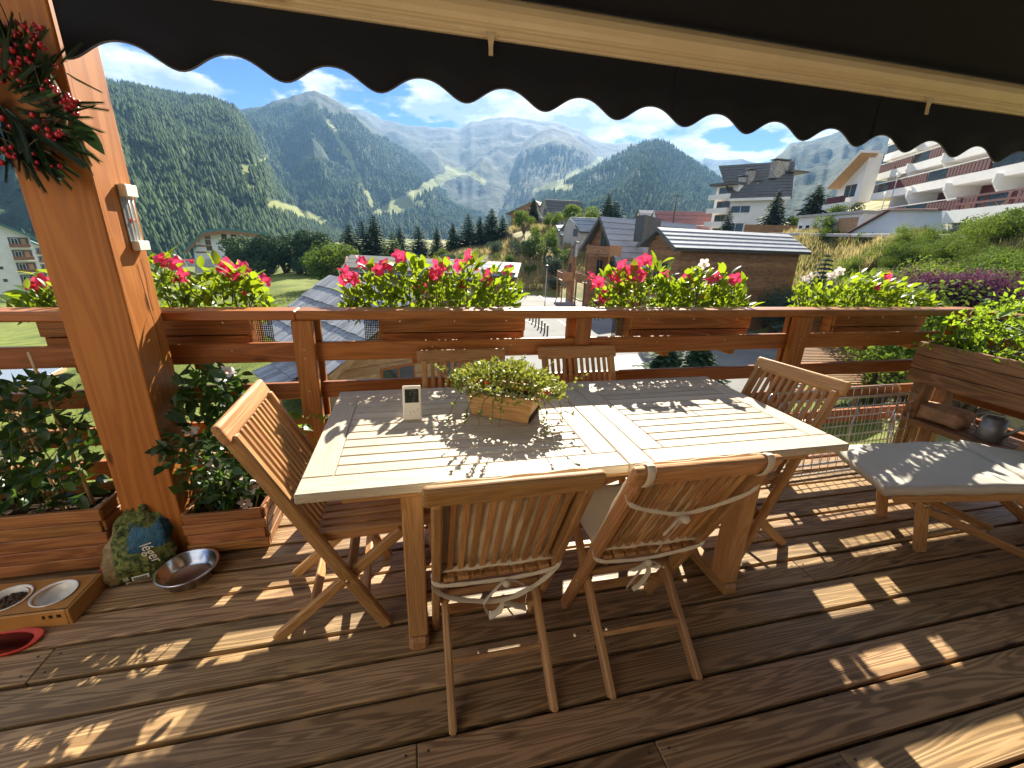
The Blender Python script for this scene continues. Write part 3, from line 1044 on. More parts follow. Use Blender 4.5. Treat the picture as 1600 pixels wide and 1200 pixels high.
# ---- generic gabled chalet seen with its gable on the left and its long slope facing us
def chalet(name, label, apex, left, right, back, z0, courses, wallmat, roofmat='slate_light', wins=(), swins=(), balconies=(), over=1.0, cat='house', planks=0, boards=True, lift=0.085):
    """apex, left, right: front roof edge points; back: vector along the ridge; z0 ground"""
    apex, left, right, back = map(Vector, (apex, left, right, back))
    root = thing(name, label, cat, (apex.x, apex.y, z0))
    roof_plane(root, right, right + back, apex, apex + back, courses, roofmat, 0.15, planks, 'shingle_course' if planks == 0 else 'shingle', 'roof', lift)
    roof_plane(root, left + back, left, apex + back, apex, max(3, courses - 2), roofmat, 0.15, 0, 'shingle_course')
    loc = root.location
    for p in (left, right):
        bar('bargeboard', p - loc - UP * 0.12, apex - loc - UP * 0.12, 0.07, 0.26, 'roof_dark', root)
    bd = back.normalized()
    ins = bd * over
    l2, r2, a2 = left.lerp(apex, 0.16) + ins, right.lerp(apex, 0.16) + ins, apex + ins - UP * 0.15
    gf = Facade((l2.x, l2.y, z0), (r2.x, r2.y, z0))
    wide = gf.w
    sa = flat(a2 - l2).dot(gf.u)
    n_b = int((a2.z - z0) / 0.36) if boards else 1
    if boards:
        for k in range(n_b):
            za, zb = z0 + k * 0.36, z0 + k * 0.36 + 0.352
            s0 = 0.0 if zb < l2.z else sa * (zb - l2.z) / (a2.z - l2.z)
            s1 = wide if zb < r2.z else wide - (wide - sa) * (zb - r2.z) / (a2.z - r2.z)
            if s1 - s0 < 0.2:
                break
            gf.slab('board', s0, s1, za, zb, -0.12, 0.008 * (k % 2), wallmat, root)
    else:
        MB().prism([gf.at(0, z0) - loc, gf.at(wide, z0) - loc, gf.at(wide, r2.z) - loc, gf.at(sa, a2.z) - loc, gf.at(0, l2.z) - loc], -gf.n * 0.2).obj('wall', wallmat, root)
    for (s, z, w, h) in wins:
        gf.window(s * wide, z0 + z, w, h, root, out=0.02)
    L = back.length - 2 * over
    sf = Facade((r2.x, r2.y, z0), (r2 + bd * L).to_tuple())
    if boards:
        for k in range(int((r2.z - z0 + 0.3) / 0.36)):
            sf.slab('board', 0, sf.w, z0 + k * 0.36, z0 + k * 0.36 + 0.352, -0.12, 0.008 * (k % 2), wallmat, root)
    else:
        sf.slab('wall', 0, sf.w, z0, r2.z + 0.2, -0.2, 0, wallmat, root)
    for (s, z, w, h) in swins:
        sf.window(s * sf.w, z0 + z, w, h, root, out=0.02)
    # far side and back, plain
    bf = Facade((l2 + bd * L).to_tuple(), l2.to_tuple())
    bf.slab('wall', 0, bf.w, z0, l2.z + 0.1, -0.2, 0, wallmat, root)
    for (s0, s1, z, d) in balconies:
        bl = gf.slab('balcony', s0 * wide, s1 * wide, z0 + z - 0.12, z0 + z, 0.02, d, wallmat, root)
        for (a, b_) in ((s0 * wide, s1 * wide),):
            gf.slab('balcony_parapet', a, b_, z0 + z + 0.08, z0 + z + 0.85, d - 0.06, d, 'chalet_wood', root)
            gf.slab('balcony_side', a, a + 0.06, z0 + z, z0 + z + 0.95, 0.02, d - 0.07, 'pale_wood', root)
            gf.slab('balcony_side', b_ - 0.06, b_, z0 + z, z0 + z + 0.95, 0.02, d - 0.07, 'pale_wood', root)
            gf.slab('balcony_post', a, a + 0.14, z0, z0 + z - 0.12, d - 0.2, d - 0.06, wallmat, root)
            gf.slab('balcony_post', b_ - 0.14, b_, z0, z0 + z - 0.12, d - 0.2, d - 0.06, wallmat, root)
    return root, gf, sf


# middle chalet (steep roof, gable to the left)
ap = onr(937, 338, 47)
rt_ = onr(967, 424, 43)
lt_ = onr(905, 391, 49)
bk_ = onz(1062, 349, ap.z) - ap
bk_.z = 0
bk_ = bk_.normalized() * 17
c2, g2, s2 = chalet('chalet', 'tall timber chalet with steep slate roof and stacked gable balconies', ap, lt_, rt_, bk_, -5.2, 9, 'chalet_wood',
                    wins=((0.45, 6.4, 1.2, 1.7), (0.4, 3.3, 1.2, 1.9), (0.72, 3.3, 1.0, 1.9), (0.45, 0.4, 1.6, 2.0)), swins=((0.25, 1.2, 1.1, 1.2), (0.5, 1.2, 1.1, 1.2)),
                    balconies=((0.3, 0.95, 5.7, 1.5), (0.1, 0.98, 2.8, 1.8)))
# chimney dormer on the slope
dm = onr(1012, 352, 47)
MB().prism([Vector(p) for p in ((-0.9, -0.9, -1.6), (0.9, -0.9, -1.6), (0.9, -0.9, 0.6), (-0.9, -0.9, 0.9))], (0, 1.8, 0)).obj('chimney', 'roof_dark', c2, False, Matrix.Translation(dm - c2.location))
# right hand chalet
ap = onr(1027, 355, 36)
rt_ = onr(1055, 388, 33.5)
lt_ = onr(995, 383, 36.5)
bk_ = onz(1153, 362, ap.z) - ap
bk_.z = 0
bk_ = bk_.normalized() * 14.5
c3, g3_, s3 = chalet('chalet', 'timber chalet with low slate roof and tall gable window, beside the bushy bank', ap, lt_, rt_, bk_, -5.2, 5, 'chalet_wood',
                     wins=((0.52, 3.4, 1.7, 2.2), (0.52, 0.5, 1.4, 1.6)), swins=((0.15, 0.6, 1.0, 1.1),), over=0.9)
# small chalet on the left of the group
ap = onr(900, 377, 52)
rt_ = onr(897, 402, 49.5)
lt_ = onr(886, 402, 54)
bk_ = onz(934, 381, ap.z) - ap
bk_.z = 0
bk_ = bk_.normalized() * 7
c1, g1_, s1_ = chalet('chalet', 'small timber chalet with balconies at the left of the slate roofed group', ap, lt_, rt_, bk_, -5.2, 4, 'chalet_wood',
                      wins=((0.5, 2.9, 1.1, 1.6),), swins=((0.35, 2.2, 1.0, 1.4),), balconies=((0.0, 1.0, 2.6, 1.3),), over=0.6)
# stone barn with metal roof above them
ap = onr(892, 339, 76)
rt_ = onr(906, 362, 73)
lt_ = onr(874, 361, 76)
bk_ = onz(940, 341, ap.z) - ap
bk_.z = 0
plain('roof_metal', (0.22, 0.26, 0.28), 0.45, 0.2, 0.2, 0.8)
gb = gpt(890, 76)
chalet('stone_barn', 'old stone barn with grey metal roof and dark plank gable', ap, lt_, rt_, bk_.normalized() * 9, gb.z - 2.5, 4, 'concrete', 'roof_metal', wins=((0.72, 4.0, 1.0, 1.2),), swins=((0.3, 3.2, 0.9, 1.3),), over=0.4, boards=False)
# lean-to left of the barn
ap = onr(868, 352, 78)
chalet('stone_shed', 'low stone shed with grey roof joined to the barn', ap, onr(858, 366, 79), onr(876, 368, 76), (onr(880, 351, 80) - ap).normalized() * 4, gb.z - 3.0, 3, 'stone', 'roof_metal', wins=((0.4, 2.8, 0.8, 1.2),), over=0.3, boards=False)
# houses on the knoll
gk = gpt(850, 98)
ap = onr(850, 311, 98)
chalet('stone_house', 'grey stone house with chimney on top of the grassy knoll', ap, onr(838, 334, 99), onr(862, 336, 95), (onz(888, 313, ap.z) - ap).normalized() * 8, gk.z - 2, 5, 'stone', 'roof_dark', wins=((0.5, 4.0, 1.0, 1.3),), swins=((0.4, 3.5, 1.0, 1.3),), over=0.3, boards=False)
ap = onr(836, 313, 108)
chalet('timber_house', 'pale timber house with dark sloping roof behind the stone house', ap, onr(790, 334, 108), onr(850, 330, 104), Vector((6, 9, 0)), gk.z - 3, 4, 'chalet_wood', 'roof_dark', wins=((0.3, 3.6, 1.2, 1.2), (0.6, 3.6, 1.2, 1.2)), over=0.6)
# pink roofed house and white roofed house beyond the chalets
gp = gpt(1040, 92)
ap = onr(1023, 329, 92)
chalet('pink_roof_house', 'house with dull red roof behind the slate chalets', ap, onr(1010, 348, 93), onr(1030, 356, 88), (onz(1066, 330, ap.z) - ap).normalized() * 11, gp.z - 3, 4, 'white_paint', 'roof_red', swins=((0.5, 3.4, 1.0, 1.2),), over=0.5, boards=False)
ap = onr(998, 328, 98)
chalet('white_roof_house', 'house with pale sunlit roof beside the red roofed house', ap, onr(990, 340, 99), onr(1002, 344, 95), (onz(1024, 329, ap.z) - ap).normalized() * 9, gp.z - 3, 3, 'white_paint', 'concrete', over=0.4, boards=False)
# low barns behind the flowers
gq = gpt(590, 48)
ap = onr(548, 398, 50)
chalet('barn', 'long low barn with rusty and grey roof at the edge of the meadow', ap, onr(538, 402, 52), onr(530, 424, 46), (onz(690, 405, ap.z) - ap).normalized() * 15, -5.3, 4, 'chalet_wood', 'roof_dark', over=0.3, boards=False, lift=0.03)
ap = onr(690, 404, 46)
chalet('barn', 'low barn with pale banded roof below the dry grass mound', ap, onr(676, 408, 48), onr(676, 424, 43), (onz(760, 408, ap.z) - ap).normalized() * 9, -5.3, 4, 'chalet_wood', 'roof_metal', over=0.3, boards=False, lift=0.03)

# ---- white apartment house with dark roof
gw = gpt(1180, 85)
t = thing('apartment_house', 'white apartment house with broad dark roof, chimneys and stacked side balconies', 'building', (gw.x, gw.y, gw.z - 3))
RW = 85
e0, e1 = onr(1141, 311, RW), onr(1236, 313, RW - 2)
e1.z = e0.z
r0, r1 = onr(1123, 259, RW + 7), onr(1241, 258, RW + 5)
r1.z = r0.z
roof_plane(t, e0, e1, r0, r1, 12, 'roof_dark', 0.3, 0, 'roof_course')
f0, f1 = e0.lerp(e1, 0.02), e0.lerp(e1, 0.90)
fa = Facade((f0.x, f0.y, 0), (f1.x, f1.y, 0))
zb = gw.z - 3
fa.slab('wall', 0, fa.w, zb, e0.z - 0.15, -0.9, -0.5, 'white_paint', t)
fa.slab('eave_board', -0.3, fa.w * 1.1, e0.z - 0.35, e0.z + 0.05, 0.05, 0.3, 'white_paint', t)
fa.window(1.6, e0.z - 2.2, 3.0, 1.2, t, 'white_paint', out=-0.48)
fa.window(1.3, e0.z - 5.2, 2.6, 1.5, t, 'white_paint', out=-0.48)
fa.slab('balcony_parapet', 0.0, 2.8, e0.z - 6.2, e0.z - 5.2, -0.3, 0.3, 'white_paint', t)
fa.window(1.3, e0.z - 8.6, 2.6, 1.7, t, 'white_paint', out=-0.48)
# stepped left side with balconies
l0 = onr(1111, 300, RW + 3)
fl = Facade((l0.x, l0.y, 0), (f0.x, f0.y, 0))
fl.slab('wall', 0, fl.w, zb, e0.z + 2.4, -3.0, -1.2, 'white_paint', t)
fl.slab('side_roof', -0.3, fl.w * 1.02, e0.z + 2.3, e0.z + 2.7, -3.2, 0.3, 'roof_dark', t)
for k in range(5):
    z = e0.z + 1.0 - k * 2.2
    fl.slab('balcony', -0.2, fl.w * 0.9, z - 0.9, z - 0.1, -0.2, 0.2, 'white_paint', t)
    fl.window(fl.w * 0.45, z - 0.1, fl.w * 0.6, 1.2, t, 'chalet_wood', out=-1.2)
for (px, py, w, h, m_) in ((1172, 275, 1.1, 1.5, 'stone'), (1161, 284, 1.1, 1.3, 'concrete'), (1187, 294, 2.0, 1.6, 'concrete'), (1218, 262, 2.6, 1.8, 'stone')):
    p = onr(px, py, RW + 2.5)
    ch_ = blk('chimney', p - t.location + Vector((-w / 2, -0.5, -1.6)), p - t.location + Vector((w / 2, 0.6, h / 2)), m_, t, 0.02, 'Z')
    blk('chimney_cap', p - t.location + Vector((-w / 2 - 0.15, -0.65, h / 2 + 0.15)), p - t.location + Vector((w / 2 + 0.15, 0.75, h / 2 + 0.3)), 'roof_dark', t, 0.02)
pr = onr(1237, 268, RW + 4)
blk('dormer_roof', pr - t.location + Vector((-1.6, -1.5, -0.3)), pr - t.location + Vector((2.0, 2, 0.0)), 'roof_dark', t, 0.02)

# ---- terraced apartment block on the right
W1, W2 = onr(1362, 330, 66), onr(1640, 330, 46)
fa = Facade((W1.x, W1.y, 0), (W2.x, W2.y, 0))
t = thing('terraced_apartments', 'long white terraced apartment block with red panels and glass balconies', 'building', (W1.x, W1.y, 2))
EDGE = [(1365, 342), (1362, 303), (1371, 272), (1383, 242), (1390, 215)]       # left end of each balcony edge, lowest first
STEP = -0.9
z_of, st0 = [], []
for k, (x, y) in enumerate(EDGE):
    d = ray(x, y)
    o_ = Vector((0, 0, EYE))
    q0 = fa.at(0, 0, STEP * k)
    P_ = o_ + d * ((q0 - o_).dot(fa.n) / d.dot(fa.n))
    z_of.append(P_.z)
    st0.append(flat(P_ - fa.p).dot(fa.u))
W = fa.w
for k in range(5):
    z, s0, back = z_of[k], st0[k], STEP * k
    fa.slab('balcony', s0, W, z - 0.75, z, back - 3.2, back, 'white_paint', t)
    fa.slab('balcony_rail', s0, W, z + 0.95, z + 1.02, back - 0.12, back - 0.04, 'white_paint', t)
    # alternating red slatted panels and smoked glass
    s, i = s0 + 0.1, k
    while s < W - 0.5:
        ln = (5.2, 3.2, 6.4, 2.6)[i % 4]
        e = min(s + ln, W - 0.1)
        if i % 2 == 0:
            n_ = int((e - s) / 0.42)
            for j in range(n_):
                fa.slab('red_slat', s + j * 0.42, s + j * 0.42 + 0.33, z + 0.08, z + 0.86, back - 0.14, back - 0.06, 'red_paint', t)
        else:
            fa.slab('glass_panel', s, e, z + 0.05, z + 0.9, back - 0.12, back - 0.08, 'glass_dark', t)
        s = e + 0.08
        i += 1
    fa.slab('back_wall', s0, W, z, z + 2.6, back - 3.5, back - 3.2, 'red_paint', t)
    s = s0 + 1.2 + 0.7 * k
    while s < W - 3:
        fa.window(s + 1.0, z + 0.15, 2.0, 2.0, t, 'white_paint', out=back - 3.18)
        # slanting white fins between the flats
        lo = t.location
        MB().prism([fa.at(s + 2.6, z, back - 3.2) - lo, fa.at(s + 2.6, z + 2.5, back - 3.2) - lo, fa.at(s + 2.6, z + 2.5, back - 0.5) - lo, fa.at(s + 2.6, z + 1.9, back - 0.5) - lo, fa.at(s + 2.6, z, back - 1.9) - lo], fa.u * 0.22).obj('fin', 'white_paint', t)
        s += 5.6
zt = z_of[-1] + 2.6
lo = t.location
for k in range(5):
    fa.slab('end_wall', st0[k] - 0.2, st0[k], z_of[k] - 0.55, z_of[k] + 2.3, STEP * k - 3.4, STEP * k - 1.2, 'white_paint', t)
fa.slab('roof', st0[-1] - 0.5, W, zt, zt + 0.3, -12, -2.4, 'chalet_wood', t)
# lower wing with timber soffit at its left
p0, p1 = onr(1310, 296, 74), onr(1352, 268, 70)
fw_ = Facade((p0.x, p0.y, 0), (p1.x, p1.y, 0))
zlow = onr(1320, 318, 72).z
MB().prism([fw_.at(0, zlow) - lo, fw_.at(fw_.w, zlow) - lo, fw_.at(fw_.w, onr(1352, 240, 70).z) - lo, fw_.at(0, p0.z) - lo], -fw_.n * 1.5).obj('gable_wall', 'white_paint', t)
ra, rb = onr(1306, 292, 73.5), onr(1360, 236, 69.5)
bar('roof_edge', ra - lo, rb - lo, 2.2, 0.30, 'white_paint', t)
bar('soffit', ra - lo - UP * 0.25, rb - lo - UP * 0.25, 1.9, 0.12, 'pale_wood', t)
fw_.window(fw_.w * 0.6, zlow + 0.6, 2.4, 1.6, t, 'white_paint', out=0.02)
fw_.slab('balcony', -0.5, fw_.w, zlow - 0.6, zlow, 0.02, 1.2, 'white_paint', t)
for j in range(9):
    fw_.slab('red_slat', 0.0 + j * 0.45, 0.36 + j * 0.45, zlow + 0.02, zlow + 0.8, 1.05, 1.15, 'red_paint', t)

# ---- garages and sloping white ramp wall below the block
t = thing('garage_building', 'low white garage building with planted flat roof and beige door', 'building', (onr(1290, 366, 61).x, onr(1290, 366, 61).y, 3))
g0, g1 = onr(1243, 366, 65), onr(1340, 366, 57)
fg = Facade((g0.x, g0.y, 0), (g1.x, g1.y, 0))
zt_ = onr(1290, 337, 61).z
fg.slab('wall', 0, fg.w, 2.4, zt_, -5, 0, 'white_paint', t)
fg.slab('roof_slab', -0.2, fg.w + 0.1, zt_ + 0.003, zt_ + 0.25, -5.2, 0.25, 'concrete', t)
fg.slab('garage_door', fg.w * 0.68, fg.w * 0.96, 2.9, zt_ - 0.35, -0.05, 0.03, 'pale_wood', t)
for k in range(3):
    fg.window(fg.w * (0.07 + 0.13 * k), zt_ - 1.3, 0.7, 0.45, t, 'white_paint', out=0.0, fr=0.06)
fg.window(fg.w * 0.56, zt_ - 1.4, 1.0, 0.8, t, 'white_paint', out=0.0, fr=0.06)
t = thing('ramp_wall', 'smooth bluish white sloping ramp wall with red coping', 'wall', (onr(1420, 366, 49).x, onr(1420, 366, 49).y, 3))
lo = t.location
w0, w1, w2, w3 = onr(1322, 368, 57), onr(1470, 368, 45.5), onr(1472, 329, 45.5), onr(1392, 329, 51)
nn = Facade(w0, w1).n
plain('ramp_white', (0.62, 0.66, 0.74), 0.6, 0, 0.05, 0.6)
MB().prism([p - lo for p in (w0, w1, w2, w3)], -nn * 0.4).obj('wall', 'ramp_white', t)
bar('coping', w0 - lo + UP * 0.06 + nn * 0.02, w3 - lo + UP * 0.06 + nn * 0.02, 0.5, 0.12, 'red_paint', t)
bar('coping', w3 - lo + UP * 0.06 + nn * 0.02, w2 - lo + UP * 0.06 + nn * 0.02, 0.5, 0.12, 'red_paint', t)
# planted terrace wall with trellises
t = thing('terrace_wall', 'white terrace front with windows, trellises and red handrail', 'building', (w1.x, w1.y, 3))
lo = t.location
v1 = onr(1680, 370, 37)
ft = Facade((w1.x, w1.y, 0), (v1.x, v1.y, 0))
zt_ = onr(1472, 329, 45.5).z
ft.slab('wall', 0.1, ft.w, 2.4, zt_ - 0.9, -0.6, -0.3, 'ramp_white', t)
ft.slab('parapet', 0.1, ft.w, zt_ - 0.9, zt_ - 0.05, -0.6, 0.25, 'white_paint', t)
for k in range(2):
    ft.slab('handrail', 0.1, ft.w, zt_ + 0.30 + 0.45 * k, zt_ + 0.42 + 0.45 * k, -0.2, -0.1, 'red_paint', t)
for k in range(9):
    ft.slab('handrail_post', 0.4 + 2.2 * k, 0.55 + 2.2 * k, zt_ - 0.05, zt_ + 0.8, -0.3, -0.19, 'red_paint', t)
for k in range(4):
    sx = 0.5 + 3.1 * k
    tr = MB()
    for j in range(7):
        for sg in (-1, 1):
            a, b_ = ft.at(sx + 0.5 - 0.5 * sg, 2.7 + j * 0.28, -0.2) - lo, ft.at(sx + 0.5 + 0.5 * sg, 3.3 + j * 0.28, -0.2) - lo
            tr.tube([a, b_], 0.025, 4)
    tr.obj('trellis', 'chalet_wood', t)
    if k:
        ft.window(sx - 1.0, 2.9, 1.5, 1.5, t, 'white_paint', out=-0.3)
# road edge with guard rail along the top of the bank
t = thing('guard_rail', 'grey guard rail along the top of the bushy bank', 'guard rail', (onr(1400, 370, 50).x, onr(1400, 370, 50).y, 3))
lo = t.location
gr_ = [onr(px, py, r) for px, py, r in ((1200, 366, 65), (1250, 366, 61), (1330, 368, 54), (1420, 368, 47), (1500, 370, 43), (1600, 371, 38.5), (1700, 374, 36))]
for a, b_ in zip(gr_[:-1], gr_[1:]):
    bar('beam', a - lo, b_ - lo, 0.08, 0.30, 'concrete', t, UP, 0.03)
    for f_ in (0.0, 0.5):
        p = a.lerp(b_, f_)
        bar('stake', p - lo + UP * 0.05, p - lo - UP * 1.1, 0.12, 0.12, 'chalet_wood', t)
tag(bar('board_fence', onr(1163, 357, 72), onr(1243, 360, 67), 0.1, 1.1, 'chalet_wood', None, UP), 'dark brown board fence in front of the white apartment house', 'fence')

# ---- hotels on the left
def hotel(p, q, z0, floors, fh, bays, roof_apex, label, roofm):
    t = thing('hotel', label, 'building', (p.x, p.y, z0))
    lo = t.location
    f = Facade(p, q)
    top = z0 + floors * fh
    zc = top + roof_apex
    MB().prism([f.at(0, z0) - lo, f.at(f.w, z0) - lo, f.at(f.w, top) - lo, f.at(f.w * 0.4, zc) - lo, f.at(0, top) - lo], -f.n * 14).obj('wall', 'white_paint', t)
    for (sa, za, sb, zb2) in ((-0.1, top - 0.6, 0.4, zc + 0.2), (1.12, top - 1.0, 0.4, zc + 0.2)):
        a, b_ = f.at(f.w * sa, za, 1.5) - lo, f.at(f.w * sb, zb2, 1.5) - lo
        MB().prism([a, b_, b_ + UP * 0.5, a + UP * 0.5], -f.n * 17).obj('roof', roofm, t)
    bw = f.w / bays
    for k in range(floors):
        z = z0 + k * fh
        for i in range(bays):
            if i % 2 == 0:
                f.slab('balcony', i * bw + 0.4, (i + 1) * bw * 1.0 - 0.3, z + 0.2, z + 0.36, 0.0, 1.4, 'white_paint', t)
                f.slab('balcony_parapet', i * bw + 0.4, (i + 1) * bw - 0.3, z + 0.40, z + 1.25, 1.25, 1.4, 'chalet_wood', t)
                f.slab('dark_panel', i * bw + 0.5, (i + 1) * bw - 0.4, z + 0.45, z + fh - 0.25, 0.0, 0.05, 'roof_dark', t)  # flat dark panel on the wall behind each balcony, no hollow
                f.window(i * bw + bw * 0.35, z + 0.6, bw * 0.28, fh - 1.1, t, 'white_paint', out=0.06)
                f.window(i * bw + bw * 0.7, z + 0.6, bw * 0.22, fh - 1.1, t, 'chalet_wood', 'pale_wood', out=0.06)
            else:
                f.window(i * bw + bw * 0.5, z + 1.1, 0.9, 0.9, t, 'white_paint', out=0.02)
    return t


hp, hq = onr(-45, 468, 165), onr(72, 452, 165)
hz0 = hq.z
hp.z = hz0
hotel(hp, hq, hz0 - 2, 5, 3.0, 3, 4.5, 'white hotel with dark wooden balconies behind the timber post', 'roof_green')
hp, hq = onr(20, 412, 240), onr(75, 402, 240)
hp.z = hq.z
hotel(hp, hq, hq.z - 8, 4, 2.9, 3, 3.0, 'pale hotel with green roof further down the valley', 'roof_green')
# big white chalet with green sweeping roof beyond the meadow
Rm = 150
t = thing('white_chalet', 'broad white chalet building with green roof at the far side of the meadow', 'building', tuple(gpt(320, Rm)))
lo = t.location
pp = [onr(x, y, Rm) for x, y in ((300, 404), (372, 401), (395, 372), (340, 363), (316, 368), (304, 392))]
fcw = Facade(pp[0], pp[1])
pj = [fcw.at(flat(p - pp[0]).dot(fcw.u), p.z) for p in pp]
pj[0].z -= 4
pj[1].z -= 4
MB().prism([p - lo for p in pj], -fcw.n * 12).obj('wall', 'white_paint', t)
rr_ = [onr(x, y, Rm - 2) for x, y in ((290, 392), (316, 364), (350, 359.5), (420, 367))]
for a, b_ in zip(rr_[:-1], rr_[1:]):
    MB().prism([a - lo, b_ - lo, b_ - lo + UP * 0.6, a - lo + UP * 0.6], -fcw.n * 15).obj('roof', 'roof_green', t)
    MB().prism([a - lo - UP * 0.05, b_ - lo - UP * 0.05, b_ - lo - UP * 0.9, a - lo - UP * 0.9], -fcw.n * 0.4).obj('fascia', 'chalet_wood', t)
for (x, y) in ((324, 369), (325, 378), (327, 387), (350, 369), (352, 378), (365, 370)):
    p = onr(x, y, Rm)
    fcw.window(flat(p - pp[0]).dot(fcw.u), p.z - 0.8, 1.3, 1.4, t, 'chalet_wood', out=0.02)
for z_ in (384, 394):
    a = onr(306, z_, Rm)
    fcw.slab('floor_band', flat(a - pp[0]).dot(fcw.u), flat(onr(326, z_, Rm) - pp[0]).dot(fcw.u), a.z - 0.2, a.z + 0.2, 0, 0.1, 'chalet_wood', t)
fcw.slab('garden_wall', -14, 12, pj[0].z + 2.0, pj[0].z + 4.0, 2.0, 2.4, 'concrete', t)

# ---- neighbour's slatted roof below on the right, with stone edged terrace
t = thing('slatted_roof_shed', 'shed with brown slatted roof and pale parapet below the railing', 'shed', tuple(onz(1300, 575, -4.8)))
lo = t.location
s00, s01, s10, s11 = onz(1225, 600, -3.6), onz(1345, 600, -3.6), onz(1255, 543, -3.1), onz(1357, 541, -3.1)
for k in range(22):
    a, b_ = s00.lerp(s10, k / 21), s01.lerp(s11, k / 21)
    bar('slat', a - lo, b_ - lo, 0.15, 0.05, 'bench_wood', t, UP, 0.008)
for f_ in (0.02, 0.5, 0.98):
    bar('rafter', s00.lerp(s01, f_) - lo - UP * 0.08, s10.lerp(s11, f_) - lo - UP * 0.08, 0.1, 0.1, 'chalet_wood', t)
pa, pb = onz(1350, 541, -3.2), onz(1420, 580, -3.2)
for a, b_ in ((pa, pb), (s11 - UP * 0.15, s11 + (pa - s11) * 0.95 - UP * 0.1)):
    bar('parapet', a - lo, b_ - lo, 0.5, 0.4, 'concrete', t, UP, 0.02)
for q in (s00, s01, s10, s11):
    bar('shed_post', Vector((q.x, q.y, -5.3)) - lo, Vector((q.x, q.y, q.z - 0.08)) - lo, 0.16, 0.16, 'chalet_wood', t)
# retaining wall in rough stone by the road
w0, w1 = onz(1000, 553, -5.1), onz(1062, 578, -5.1)
tag(bar('stone_wall', w0 + UP * 0.55, w1 + UP * 0.55, 0.4, 1.3, 'stone', None, UP, 0.03), 'rough grey stone retaining wall beside the road', 'wall')
# far left corner roof
q0, q1 = onz(-20, 612, -2.4), onz(46, 580, -2.4)
t = thing('carport_roof', 'corner of pale roof with white metal edge beyond the left planter', 'roof', tuple(q0))
bar('roof_board', q0 - q0, q1 - q0, 1.6, 0.10, 'pale_wood', t, UP, 0.01)
bar('metal_edge', q0 - q0 + UP * 0.075, q1 - q0 + UP * 0.075, 1.62, 0.04, 'steel', t, UP, 0.01)
bar('roof_post', Vector((0.3, 0.1, -0.05)), Vector((0.3, 0.1, -3.2)), 0.14, 0.14, 'pale_wood', t)


# ---- lamps, poles, car
def lamp(px, r, h, label, globe=False):
    g = gpt(px, r)
    t = thing('street_lamp', label, 'street lamp', tuple(g))
    MB().tube([(0, 0, -0.2), (0, 0, h)], [0.06, 0.045], 8).obj('pole', 'concrete', t, True)
    if globe:
        MB().lathe([(0.001, h - 0.02), (0.16, h + 0.08), (0.22, h + 0.22), (0.16, h + 0.38), (0.001, h + 0.45)], 12).obj('globe', 'white_plastic', t, True)
    else:
        MB().lathe([(0.02, h - 0.02), (0.30, h + 0.02), (0.34, h + 0.10), (0.05, h + 0.22), (0.001, h + 0.22)], 14).obj('lamp_head', 'dark_metal', t, True)
    return t


lamp(857, 47, 4.2, 'grey street lamp with flat round head beside the parking bays')
lamp(1357, 62, 3.4, 'lamp post with white globe in front of the terraced flats', True)
lamp(1367, 64, 5.2, 'taller lamp post with white globe in front of the terraced flats', True)
g = gpt(1046, 80)
t = thing('utility_pole', 'tall thin utility pole standing behind the slate chalets', 'pole', tuple(g))
MB().tube([(0, 0, -0.5), (0, 0, onr(1047, 302, 80).z - g.z)], [0.14, 0.09], 8).obj('shaft', 'bark', t, True)
MB().tube([(-0.6, 0, onr(1047, 306, 80).z - g.z), (0.6, 0, onr(1047, 306, 80).z - g.z)], 0.05, 6).obj('crossarm', 'bark', t, True)
g = onz(1066, 590, -5.1)
tag(MB().tube([(g.x, g.y, -5.2), (g.x, g.y, onr(1070, 538, math.hypot(g.x, g.y)).z)], 0.07, 8).obj('bollard_post', 'white_paint', None, True), 'plain white post in front of the spruce by the road', 'post')
g = gpt(826, 54)
t = thing('boundary_marker', 'thin wooden snow marker pole behind the rail', 'pole', tuple(g))
MB().tube([(0, 0, -0.2), (0, 0, 1.6)], 0.05, 6).obj('shaft', 'bark', t, True)
for k in range(7):
    p = onz(828 + 4.5 * k, 499 + 4.2 * k, -5.12)
    f = thing('fence_post', 'short dark post of the row along the parking edge', 'post', tuple(p), 0, 'posts along the parking edge')
    MB().box((-0.05, -0.05, -0.05), (0.05, 0.05, 0.75)).obj('stake', 'bark', f)
    MB().box((-0.06, -0.06, 0.752), (0.06, 0.06, 0.80)).obj('cap', 'dark_metal', f)


